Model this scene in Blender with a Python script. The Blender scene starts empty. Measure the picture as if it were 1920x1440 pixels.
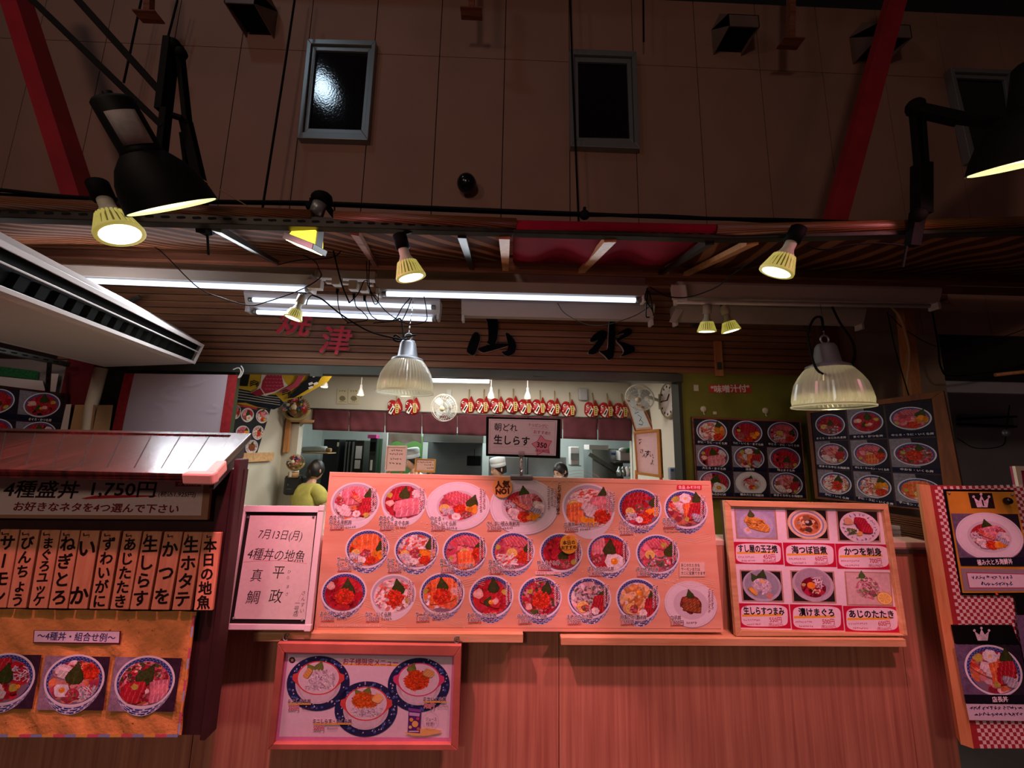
import bpy, bmesh, math, random
from mathutils import Vector as V, Matrix, Euler
R = math.radians
SC = bpy.context.scene
COL = SC.collection
rnd = random.Random(7)

# ------------------------------------------------------------------ camera, view, world
FPX = 721.0                                     # focal length in pixels of the 1920 px wide frame
CAM = V((0.0, 0.0, 1.7))
cam_data = bpy.data.cameras.new('camera')
cam_data.sensor_width = 36.0
cam_data.lens = FPX * 36.0 / 1920.0
cam_data.clip_start = 0.02
cam = bpy.data.objects.new('camera', cam_data)
COL.objects.link(cam)
CROT = (Matrix.Rotation(R(-1.4), 3, 'Z') @ Matrix.Rotation(R(90 + 8.75), 3, 'X') @ Matrix.Rotation(R(1.04), 3, 'Z'))
cam.matrix_world = Matrix.Translation(CAM) @ CROT.to_4x4()
SC.camera = cam
SC.view_settings.view_transform = 'Standard'
SC.view_settings.look = 'None'
SC.view_settings.gamma = 1.0
SC.view_settings.exposure = 0.0
SC.view_settings.use_curve_mapping = False
SC.cycles.use_denoising = True
SC.cycles.max_bounces = 6
SC.cycles.diffuse_bounces = 3
SC.cycles.glossy_bounces = 3
SC.cycles.transmission_bounces = 6
SC.cycles.transparent_max_bounces = 8
SC.cycles.sample_clamp_indirect = 3.0
SC.cycles.caustics_reflective = False
SC.cycles.caustics_refractive = False

world = bpy.data.worlds.new('night')
SC.world = world
world.use_nodes = True
bg = world.node_tree.nodes['Background']
bg.inputs[0].default_value = (1.0, 0.50, 0.46, 1)
bg.inputs[1].default_value = 0.016

def lamp(name, kind, loc, energy, color, target=None, size=0.1, cone=70, blend=0.5, parent=None, size_y=None):
    d = bpy.data.lights.new(name, kind)
    d.energy = energy
    d.color = color
    if kind == 'AREA':
        d.size = size
        if size_y:
            d.shape = 'RECTANGLE'; d.size_y = size_y
    else:
        d.shadow_soft_size = size
    if kind == 'SPOT':
        d.spot_size = R(cone); d.spot_blend = blend
    o = bpy.data.objects.new(name, d)
    COL.objects.link(o)
    o.location = loc
    if target is not None:
        o.rotation_euler = (V(target) - V(loc)).to_track_quat('-Z', 'Y').to_euler()
    return o

# unseen lights assumed behind and above the visitor: pink-red points, then an added fill
lamp('assumed_light_left', 'POINT', (-2.6, -0.9, 4.3), 36, (1.0, 0.66, 0.55), size=0.25)
lamp('assumed_light_right', 'POINT', (2.2, -1.6, 3.7), 8, (1.0, 0.55, 0.48), size=0.25)
lamp('front_fill_light', 'POINT', (-1.2, -3.6, 3.4), 122, (1.0, 0.74, 0.63), size=0.3)  # unseen fill added behind the visitor, lifts the shadowed fronts
PINK = (1.0, 0.31, 0.44)
# unseen pink-red spots assumed in front of the counter, added to light the boards
for nm, l, e, ty, cn in (('added_spot_middle', (-0.5, 0.8, 2.75), 146, .22, 58), ('added_spot_left', (-1.5, 0.5, 2.66), 54, .35, 66), ('added_spot_right', (0.8, 0.8, 2.75), 62, .22, 58), ('added_spot_end', (1.2, 0.4, 2.64), 66, .4, 66)):
    lamp(nm, 'SPOT', l, e, PINK, V(l) + V((0, ty, -1)), 0.035, cn, 0.2)

# ------------------------------------------------------------------ photo geometry -> world
def ray(px, py):
    return CROT @ V(((px - 960.0) / FPX, -(py - 720.0) / FPX, -1.0))
def P(px, py, Y):
    d = ray(px, py); return CAM + d * ((Y - CAM.y) / d.y)
def PZ(px, py, z):
    d = ray(px, py); return CAM + d * ((z - CAM.z) / d.z)
def PX(px, py, x):
    d = ray(px, py); return CAM + d * ((x - CAM.x) / d.x)
def ppm(px, py, Y):
    """metres per photo pixel at depth Y"""
    return (P(px + 1, py, Y) - P(px, py, Y)).length

class Frame:
    """a flat board standing in the place: origin, right, up, outward"""
    def __init__(s, bl, br, tl, mid=None):
        s.O = V(bl); s.U = (V(br) - V(bl)).normalized()
        t = V(tl) - V(bl)
        s.V = (t - s.U * t.dot(s.U)).normalized()
        s.N = s.U.cross(s.V)
    def uv(s, px, py):
        d = ray(px, py)
        q = CAM + d * ((s.O - CAM).dot(s.N) / d.dot(s.N)) - s.O
        return (q.dot(s.U), q.dot(s.V))
    def w(s, u, v, h=0.0):
        return s.O + s.U * u + s.V * v + s.N * h
def board(tl, tr, br, bl, Yt, Yb=None, Yr=None):
    """frame from four photo corners; Yt / Yb depth of the top and bottom edge, Yr of the right end at the bottom"""
    if Yb is None: Yb = Yt
    if Yr is None: Yr = Yb
    f = Frame(P(*bl, Yb), P(*br, Yr), P(*tl, Yt))
    f.q = [f.uv(*c) for c in (tl, tr, br, bl)]
    return f
def lerp(a, b, t): return a + (b - a) * t
def bil(q, s, t):
    """point in a tl,tr,br,bl quad; s right 0..1, t down 0..1"""
    tl, tr, br, bl = q
    return tuple(lerp(lerp(tl[i], tr[i], s), lerp(bl[i], br[i], s), t) for i in range(len(tl)))

# ------------------------------------------------------------------ materials
MATS = {}
def srgb(h):
    if isinstance(h, str):
        h = [int(h[i:i + 2], 16) / 255 for i in (0, 2, 4)]
    return tuple((c / 12.92 if c <= 0.04045 else ((c + 0.055) / 1.055) ** 2.4) for c in h) + (1.0,)
def newmat(name):
    m = bpy.data.materials.new(name); m.use_nodes = True
    MATS[name] = m
    return m, m.node_tree.nodes, m.node_tree.links, m.node_tree.nodes['Principled BSDF']
def plain(name, col, rough=0.6, metal=0.0, spec=0.5, emit=None, es=0.0, trans=0.0, alpha=1.0, var=0.0, vs=8.0, bump=0.0, bs=60.0):
    m, N, L, b = newmat(name)
    c = srgb(col)
    b.inputs['Base Color'].default_value = c
    b.inputs['Roughness'].default_value = rough
    b.inputs['Metallic'].default_value = metal
    b.inputs['Specular IOR Level'].default_value = spec
    b.inputs['Transmission Weight'].default_value = trans
    b.inputs['Alpha'].default_value = alpha
    if emit:
        b.inputs['Emission Color'].default_value = srgb(emit)
        b.inputs['Emission Strength'].default_value = es
    if var or bump:
        tc = N.new('ShaderNodeTexCoord'); nz = N.new('ShaderNodeTexNoise')
        L.new(tc.outputs['Object'], nz.inputs['Vector'])
        nz.inputs['Scale'].default_value = vs; nz.inputs['Detail'].default_value = 5
    if var:
        rp = N.new('ShaderNodeValToRGB')
        rp.color_ramp.elements[0].position = 0.3; rp.color_ramp.elements[1].position = 0.7
        rp.color_ramp.elements[0].color = tuple(x * (1 - var) for x in c[:3]) + (1,)
        rp.color_ramp.elements[1].color = tuple(min(1, x * (1 + var)) for x in c[:3]) + (1,)
        L.new(nz.outputs['Fac'], rp.inputs['Fac']); L.new(rp.outputs['Color'], b.inputs['Base Color'])
    if bump:
        nb = N.new('ShaderNodeTexNoise'); nb.inputs['Scale'].default_value = bs; nb.inputs['Detail'].default_value = 4
        L.new(tc.outputs['Object'], nb.inputs['Vector'])
        bp = N.new('ShaderNodeBump'); bp.inputs['Strength'].default_value = bump; bp.inputs['Distance'].default_value = 0.01
        L.new(nb.outputs['Fac'], bp.inputs['Height']); L.new(bp.outputs['Normal'], b.inputs['Normal'])
    return m
def wood(name, c1, c2, scale=(3, 3, 40), rough=0.5, detail=4, c3=None, bump=0.15, spec=0.4):
    """grain runs along the axis with the smallest scale"""
    m, N, L, b = newmat(name)
    tc = N.new('ShaderNodeTexCoord'); mp = N.new('ShaderNodeMapping')
    mp.inputs['Scale'].default_value = scale
    L.new(tc.outputs['Object'], mp.inputs['Vector'])
    nz = N.new('ShaderNodeTexNoise'); nz.inputs['Scale'].default_value = 1.0; nz.inputs['Detail'].default_value = detail
    nz.inputs['Roughness'].default_value = 0.62; nz.inputs['Distortion'].default_value = 0.25
    L.new(mp.outputs['Vector'], nz.inputs['Vector'])
    rp = N.new('ShaderNodeValToRGB')
    rp.color_ramp.elements[0].position = 0.33; rp.color_ramp.elements[1].position = 0.68
    rp.color_ramp.elements[0].color = srgb(c1); rp.color_ramp.elements[1].color = srgb(c2)
    L.new(nz.outputs['Fac'], rp.inputs['Fac'])
    n2 = N.new('ShaderNodeTexNoise'); n2.inputs['Scale'].default_value = 2.2; n2.inputs['Detail'].default_value = 2
    L.new(tc.outputs['Object'], n2.inputs['Vector'])
    mx = N.new('ShaderNodeMix'); mx.data_type = 'RGBA'; mx.blend_type = 'MULTIPLY'
    mr = N.new('ShaderNodeMapRange'); mr.inputs['To Min'].default_value = 0.72; mr.inputs['To Max'].default_value = 1.2
    L.new(n2.outputs['Fac'], mr.inputs['Value'])
    mx.inputs[0].default_value = 1.0
    L.new(rp.outputs['Color'], mx.inputs[6]); L.new(mr.outputs['Result'], mx.inputs[7])
    L.new(mx.outputs[2], b.inputs['Base Color'])
    b.inputs['Roughness'].default_value = rough; b.inputs['Specular IOR Level'].default_value = spec
    bp = N.new('ShaderNodeBump'); bp.inputs['Strength'].default_value = bump; bp.inputs['Distance'].default_value = 0.004
    L.new(nz.outputs['Fac'], bp.inputs['Height']); L.new(bp.outputs['Normal'], b.inputs['Normal'])
    return m
def emit(name, col, strength):
    m, N, L, b = newmat(name)
    b.inputs['Base Color'].default_value = srgb(col)
    b.inputs['Emission Color'].default_value = srgb(col)
    b.inputs['Emission Strength'].default_value = strength
    return m
def printed(name, rough=0.5, spec=0.3, grain=0.0, fine=0.0):
    """ink on paper: colour comes from the printed artwork (colour attribute); grain = mottling of the photo print"""
    m, N, L, b = newmat(name)
    a = N.new('ShaderNodeAttribute'); a.attribute_name = 'ink'
    out = a.outputs['Color']
    for sc, g in ((70, grain), (330, fine)):
        if not g: continue
        tc = N.new('ShaderNodeTexCoord'); nz = N.new('ShaderNodeTexNoise'); nz.inputs['Scale'].default_value = sc; nz.inputs['Detail'].default_value = 4; nz.inputs['Roughness'].default_value = .65
        L.new(tc.outputs['Object'], nz.inputs['Vector'])
        mr = N.new('ShaderNodeMapRange'); mr.inputs['From Min'].default_value = .25; mr.inputs['From Max'].default_value = .75; mr.inputs['To Min'].default_value = 1 - g; mr.inputs['To Max'].default_value = 1 + g
        L.new(nz.outputs['Fac'], mr.inputs['Value'])
        mx = N.new('ShaderNodeMix'); mx.data_type = 'RGBA'; mx.blend_type = 'MULTIPLY'; L.new(a.outputs['Alpha'], mx.inputs[0])
        L.new(out, mx.inputs[6]); L.new(mr.outputs['Result'], mx.inputs[7]); out = mx.outputs[2]
    L.new(out, b.inputs['Base Color'])
    b.inputs['Roughness'].default_value = rough
    b.inputs['Specular IOR Level'].default_value = spec
    return m

M_PRINT = printed('print_satin', 0.5, 0.3, 0.06)
M_INK = printed('print_flat', 0.6, 0.2, 0.38, 0.32)
M_WALL = plain('facade_panel_paint', '96705e', 0.75, var=0.10, vs=1.3, bump=0.05, bs=180)
M_GAP = plain('panel_seam', '1c0806', 0.9)
M_STEELRED = plain('red_painted_steel', '921622', 0.55, var=0.2, vs=4)
M_BLACK = plain('black_rubber', '0a0a0b', 0.7, spec=.12)
M_BLACKMETAL = plain('black_metal', '0b0a08', 0.7, spec=.08, var=0.3, vs=14)
M_DOME = plain('dark_green_black_enamel', '090b07', 0.6, spec=.15)
M_STEEL = plain('galvanised_steel', '6f736c', 0.42, metal=0.75, var=0.25, vs=12)
M_DARKSTEEL = plain('dark_angle_steel', '34302a', 0.4, metal=0.7, var=0.35, vs=10)
M_ALU = plain('aluminium_frame', '8d908f', 0.4, metal=0.6)
M_STAINLESS = plain('stainless', '9da3a3', 0.3, metal=0.85, var=0.12, vs=3)
M_WHITEPAINT = plain('white_enamel', 'e6dcd8', 0.4)
M_OFFWHITE = plain('aged_white_plastic', 'd8cdc4', 0.5)
M_CREAM = plain('cream_plastic', 'd6ccb2', 0.5)
M_KWALL = plain('kitchen_wall_paint', 'd9d2c2', 0.7, var=0.04, vs=3)
M_KWALLCOOL = plain('kitchen_tile_white', 'ccd3cf', 0.5, var=0.05, vs=4)
M_GREEN = plain('olive_green_paint', '7c7d28', 0.7, var=0.15, vs=5)
M_GREENDARK = plain('dark_green_paint', '363d16', 0.7, var=0.15, vs=5)
M_GREY = plain('grey_brown_plaster', '98846f', 0.8, var=0.15, vs=3)
M_DARK = plain('dark_hall_surface', '3a3a3c', 0.8, var=0.2, vs=2)
M_CONC = plain('concrete_floor', '5a5552', 0.8, var=0.15, vs=3)
M_SLAT = wood('slat_wood', '7c4e38', 'a2724e', (1.2, 8, 60), 0.55)
M_BEAMWOOD = wood('beam_wood', '6a3a2a', '96604a', (1.2, 30, 30), 0.7, spec=.12)
M_COUNTER = wood('counter_veneer', 'b4735a', 'd99a76', (55, 55, 1.3), 0.42, detail=5, bump=0.05)
M_PINE = wood('pine_trim', 'd09a66', 'eebf8e', (3, 40, 40), 0.45, bump=0.05)
M_PINEV = wood('pine_trim_upright', 'c07a48', 'd89a64', (40, 40, 3), 0.5, bump=0.05)
M_MENUWOOD = wood('menu_wood_print', 'e9a685', 'f3bb98', (2, 20, 24), 0.42, bump=0.0, spec=0.35)
M_ROOF = wood('dark_stained_planks', '34110f', '702a24', (46, 3, 3), 0.27, bump=0.3, spec=0.8)
_r = MATS['dark_stained_planks'].node_tree.nodes['Principled BSDF']; _r.inputs['Coat Weight'].default_value = 1; _r.inputs['Coat Roughness'].default_value = .22
M_STALL = plain('dark_stained_plywood', '3a1a1a', 0.55, var=0.2, vs=9)
M_PLAQUE = wood('plaque_cedar', 'd98a62', 'f0ab80', (40, 40, 4), 0.55, bump=0.05)
M_NOREN = plain('maroon_cloth', '5c2630', 0.85, var=0.15, vs=10, bump=0.2, bs=120)
M_TUBE = emit('fluorescent_tube', 'd4e6ff', 1.7)
M_TUBE2 = emit('fluorescent_tube_soft', 'e8f4ff', 5.0)
M_BULBLENS = emit('bulb_lens_lit', 'ffeeb0', 7.0)
M_BULBGLOW = plain('bulb_slot_shadow', '3c3a14', .5, emit='8a7a10', es=.25)
M_DOMEGLOW = emit('lamp_mouth_lit', 'eef0a8', 1.05)
M_RIB = plain('bulb_fin', 'c9c6ae', 0.5); M_RIBLIT = plain('bulb_fin_glowing', 'd8d2a0', 0.5, emit='e6d860', es=.32)
M_SOCKET = plain('lamp_socket', 'bdb5a4', 0.5)
M_ROPE = plain('hemp_cord', 'b39a66', 0.9)
M_SKIN = plain('skin', 'd6a184', 0.6)
M_HAIR = plain('hair', '1a1210', 0.45)
M_CLEAR = plain('clear_acrylic', 'f0e4e6', 0.15, trans=0.85)
M_GLASSDARK = plain('dark_rippled_glass', '050607', 0.06, spec=0.6, bump=0.05, bs=60)
M_CARD = plain('cardboard', 'b58d62', 0.8, var=0.08, vs=8)
M_PAPER = plain('white_paper', 'ece2e0', 0.75, bump=0.15, bs=14)
M_ORANGECLOTH = None
# ------------------------------------------------------------------ mesh builder
class MB:
    def __init__(s, fr=None):
        s.v = []; s.f = []; s.mi = []; s.sm = []; s.c = []; s.fr = fr; s.mats = []
        s.m = 0; s.smooth = False; s.col = (1, 1, 1, 1)
    def use(s, mat, smooth=None):
        if mat not in s.mats: s.mats.append(mat)
        s.m = s.mats.index(mat)
        if smooth is not None: s.smooth = smooth
        return s
    def pt(s, p):
        s.v.append(s.fr.w(*p) if s.fr else V(p)); return len(s.v) - 1
    def face(s, idx):
        s.f.append(tuple(idx)); s.mi.append(s.m); s.sm.append(s.smooth); s.c.append(s.col)
    def poly(s, pts):
        s.face([s.pt(p) for p in pts])
    def hexa(s, b, t):
        """box from 4 bottom and 4 top points in the same turning order"""
        i = [s.pt(p) for p in list(b) + list(t)]
        for f in ((3, 2, 1, 0), (4, 5, 6, 7), (0, 1, 5, 4), (1, 2, 6, 5), (2, 3, 7, 6), (3, 0, 4, 7)):
            s.face([i[k] for k in f])
        return s
    def box(s, a, b):
        x0, y0, z0 = a; x1, y1, z1 = b
        return s.hexa([(x0, y0, z0), (x1, y0, z0), (x1, y1, z0), (x0, y1, z0)],
                      [(x0, y0, z1), (x1, y0, z1), (x1, y1, z1), (x0, y1, z1)])
    def prism(s, pts, h0, h1, back=True):
        """extrude a 2D outline (u,v) from h0 to h1 (frame coordinates), n-gon caps"""
        n = len(pts)
        a = [s.pt((p[0], p[1], h0)) for p in pts]; b = [s.pt((p[0], p[1], h1)) for p in pts]
        s.face(b)
        if back: s.face(a[::-1])
        for i in range(n):
            j = (i + 1) % n
            s.face((a[i], a[j], b[j], b[i]))
        return s
    def beam(s, p, q, w, h, up=(0, 0, 1)):
        """rectangular bar from p to q; w across, h along up"""
        p = V(p); q = V(q); d = (q - p).normalized(); u = V(up)
        x = d.cross(u)
        if x.length < 1e-4: x = d.cross(V((0, 1, 0)))
        x = x.normalized() * (w / 2); z = x.cross(d).normalized() * (h / 2)
        s.hexa([p - x - z, p + x - z, p + x + z, p - x + z], [q - x - z, q + x - z, q + x + z, q - x + z])
        return s
    def tube(s, pts, r, n=8, cap=True, closed=False):
        pts = [V(p) for p in pts]; m = len(pts)
        rs = r if isinstance(r, (list, tuple)) else [r] * m
        sm = s.smooth; s.smooth = True
        rings = []; prev = None
        for i, p in enumerate(pts):
            d = (pts[min(i + 1, m - 1)] - pts[max(i - 1, 0)])
            if closed: d = pts[(i + 1) % m] - pts[i - 1]
            d = d.normalized() if d.length > 1e-9 else V((0, 0, 1))
            if prev is None:
                a = d.orthogonal().normalized()
            else:
                a = (prev - d * prev.dot(d)); a = a.normalized() if a.length > 1e-6 else d.orthogonal().normalized()
            prev = a; b = d.cross(a)
            rings.append([s.pt(p + (a * math.cos(t) + b * math.sin(t)) * rs[i]) for t in [2 * math.pi * k / n for k in range(n)]])
        for i in range(m if closed else m - 1):
            A = rings[i]; B = rings[(i + 1) % m]
            for k in range(n):
                s.face((A[k], A[(k + 1) % n], B[(k + 1) % n], B[k]))
        s.smooth = False
        if cap and not closed:
            s.face(rings[0][::-1]); s.face(rings[-1])
        s.smooth = sm
        return s
    def lathe(s, o, axis, prof, n=32, cap0=False, cap1=False, ref=None, rfun=None, flat=False):
        """profile [(radius, height)] turned about axis through o"""
        o = V(o); d = V(axis).normalized()
        a = V(ref) if ref else d.orthogonal(); a = (a - d * a.dot(d)).normalized(); b = d.cross(a)
        sm = s.smooth; s.smooth = not flat
        rings = []
        for r, h in prof:
            rings.append([s.pt(o + d * h + (a * math.cos(t) + b * math.sin(t)) * (r * (rfun(k, h) if rfun else 1)))
                          for k, t in [(k, 2 * math.pi * k / n) for k in range(n)]])
        for A, B in zip(rings, rings[1:]):
            for k in range(n):
                s.face((A[k], A[(k + 1) % n], B[(k + 1) % n], B[k]))
        s.smooth = False
        if cap0: s.face(rings[0][::-1])
        if cap1: s.face(rings[-1])
        s.smooth = sm
        return s
    def ball(s, c, r, n=16, m=10, scl=(1, 1, 1), rot=None):
        sm = s.smooth; s.smooth = True; c = V(c)
        rings = []
        for j in range(m + 1):
            th = math.pi * j / m
            ring = []
            for k in range(n):
                q = V((math.sin(th) * math.cos(2 * math.pi * k / n) * scl[0], math.sin(th) * math.sin(2 * math.pi * k / n) * scl[1], math.cos(th) * scl[2])) * r
                if rot: q = rot @ q
                ring.append(s.pt(c + q))
            rings.append(ring)
        for A, B in zip(rings, rings[1:]):
            for k in range(n):
                s.face((B[k], B[(k + 1) % n], A[(k + 1) % n], A[k]))
        s.smooth = sm
        return s
    def grid(s, fn, nu, nv, thick=0.0):
        """sheet fn(a,b)->point, a,b in 0..1"""
        sm = s.smooth; s.smooth = True
        g = [[s.pt(fn(i / nu, j / nv)) for i in range(nu + 1)] for j in range(nv + 1)]
        for j in range(nv):
            for i in range(nu):
                s.face((g[j][i], g[j][i + 1], g[j + 1][i + 1], g[j + 1][i]))
        s.smooth = sm
        return s

def wloc(o):
    p = V((0, 0, 0))
    while o is not None:
        p = p + o.location; o = o.parent
    return p
def setp(o, label=None, cat=None, group=None, kind=None):
    if label: o['label'] = label
    if cat: o['category'] = cat
    if group: o['group'] = group
    if kind: o['kind'] = kind
    return o
def build(name, mb, mat=None, parent=None, loc=None, bevel=0.0, label=None, solid=0.0):
    """link the builder as ONE mesh object; coordinates are world, or relative to nothing when the parent sits at the origin"""
    me = bpy.data.meshes.new(name)
    base = wloc(parent) if parent is not None else V((0, 0, 0))
    off = V(loc) if loc is not None else V((0, 0, 0))
    vs = [v - base - off for v in mb.v]
    me.from_pydata([tuple(v) for v in vs], [], mb.f)
    mats = mb.mats or [mat]
    for m in mats: me.materials.append(m)
    if mb.mats: me.polygons.foreach_set('material_index', mb.mi)
    me.polygons.foreach_set('use_smooth', mb.sm)
    if any(m in (M_PRINT, M_INK) or m.name.startswith('print') for m in mats):
        at = me.color_attributes.new('ink', 'FLOAT_COLOR', 'CORNER')
        buf = []
        for f, c in zip(mb.f, mb.c): buf.extend(list(c) * len(f))
        at.data.foreach_set('color', buf)
    me.validate(); me.update()
    o = bpy.data.objects.new(name, me)
    COL.objects.link(o)
    if parent is not None: o.parent = parent
    o.location = off
    if bevel:
        b = o.modifiers.new('bevel', 'BEVEL'); b.width = bevel; b.segments = 2; b.limit_method = 'ANGLE'; b.angle_limit = R(40)
    if solid:
        b = o.modifiers.new('solid', 'SOLIDIFY'); b.thickness = solid; b.offset = 0
    if label: o['label'] = label
    return o
def thing(name, label, cat, loc=(0, 0, 0), group=None):
    o = bpy.data.objects.new(name, None); o.empty_display_size = 0.1
    COL.objects.link(o); o.location = loc
    return setp(o, label, cat, group)
def single(name, mb, mat, label, cat, group=None, bevel=0.0, kind=None, solid=0.0):
    """a thing that is one mesh; origin at its base"""
    n = len(mb.v); c = V((sum(v.x for v in mb.v) / n, sum(v.y for v in mb.v) / n, min(v.z for v in mb.v)))
    o = build(name, mb, mat, None, c, bevel, None, solid)
    return setp(o, label, cat, group, kind)
def struct(name, mb, mat, parent=None, bevel=0.0):
    o = build(name, mb, mat, parent, None, bevel)
    if parent is None: o['kind'] = 'structure'
    return o
def kids(o): return [c for c in bpy.data.objects if c.parent == o]
def copy_tree(o, kmap, parent=None):
    c = o.copy(); COL.objects.link(c)
    if parent is not None: c.parent = parent
    for ch in kmap.get(o.name, []): copy_tree(ch, kmap, c)
    return c
def kid_map(o):
    m = {}
    def rec(x):
        m[x.name] = kids(x)
        for k in m[x.name]: rec(k)
    rec(o); return m
def spline(pts, n=8):
    """smooth curve through 3D points (Catmull-Rom)"""
    p = [V(q) for q in pts]
    if len(p) < 3: return p
    p = [p[0] * 2 - p[1]] + p + [p[-1] * 2 - p[-2]]
    out = []
    for i in range(1, len(p) - 2):
        for k in range(n):
            t = k / n
            a, b, c, d = p[i - 1], p[i], p[i + 1], p[i + 2]
            out.append(0.5 * ((2 * b) + (c - a) * t + (2 * a - 5 * b + 4 * c - d) * t * t + (3 * b - a - 3 * c + d) * t ** 3))
    out.append(p[-2]); return out

# ------------------------------------------------------------------ writing
_txt = {}; _cnt = {}
_tc = bpy.data.curves.new('lettering_source', 'FONT')
_to = bpy.data.objects.new('lettering_source', _tc)
COL.objects.link(_to)
def glyphs(s, bold=0.0):
    """triangles of a line of writing, 1 unit per em: (verts2d, faces, width)"""
    k = (s, bold)
    if k in _txt: return _txt[k]
    _tc.body = s; _tc.size = 1.0; _tc.resolution_u = 2
    dg = bpy.context.evaluated_depsgraph_get(); dg.update()
    me = bpy.data.meshes.new_from_object(_to.evaluated_get(dg), depsgraph=dg)
    vs = [(v.co.x, v.co.y) for v in me.vertices]
    fs = [tuple(p.vertices) for p in me.polygons]
    bpy.data.meshes.remove(me)
    nb0 = max(1, len(vs))
    if bold > 0 and vs:                          # heavier pen: the same strokes laid down again slightly beside themselves
        n = len(vs); k2 = 4 if bold < .025 else 8; base, bf = vs, fs
        vs = list(base); fs = list(bf)
        for q in range(k2):
            a = 2 * math.pi * (q + .5) / k2; dx, dy = bold * math.cos(a), bold * math.sin(a); o = len(vs)
            vs += [(x + dx, y + dy) for x, y in base]; fs += [tuple(i + o for i in f) for f in bf]
    if vs:
        x0 = min(v[0] for v in vs); x1 = max(v[0] for v in vs)
    else: x0 = x1 = 0
    _txt[k] = (vs, fs, x0, x1); _cnt[k] = nb0
    return _txt[k]

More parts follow.
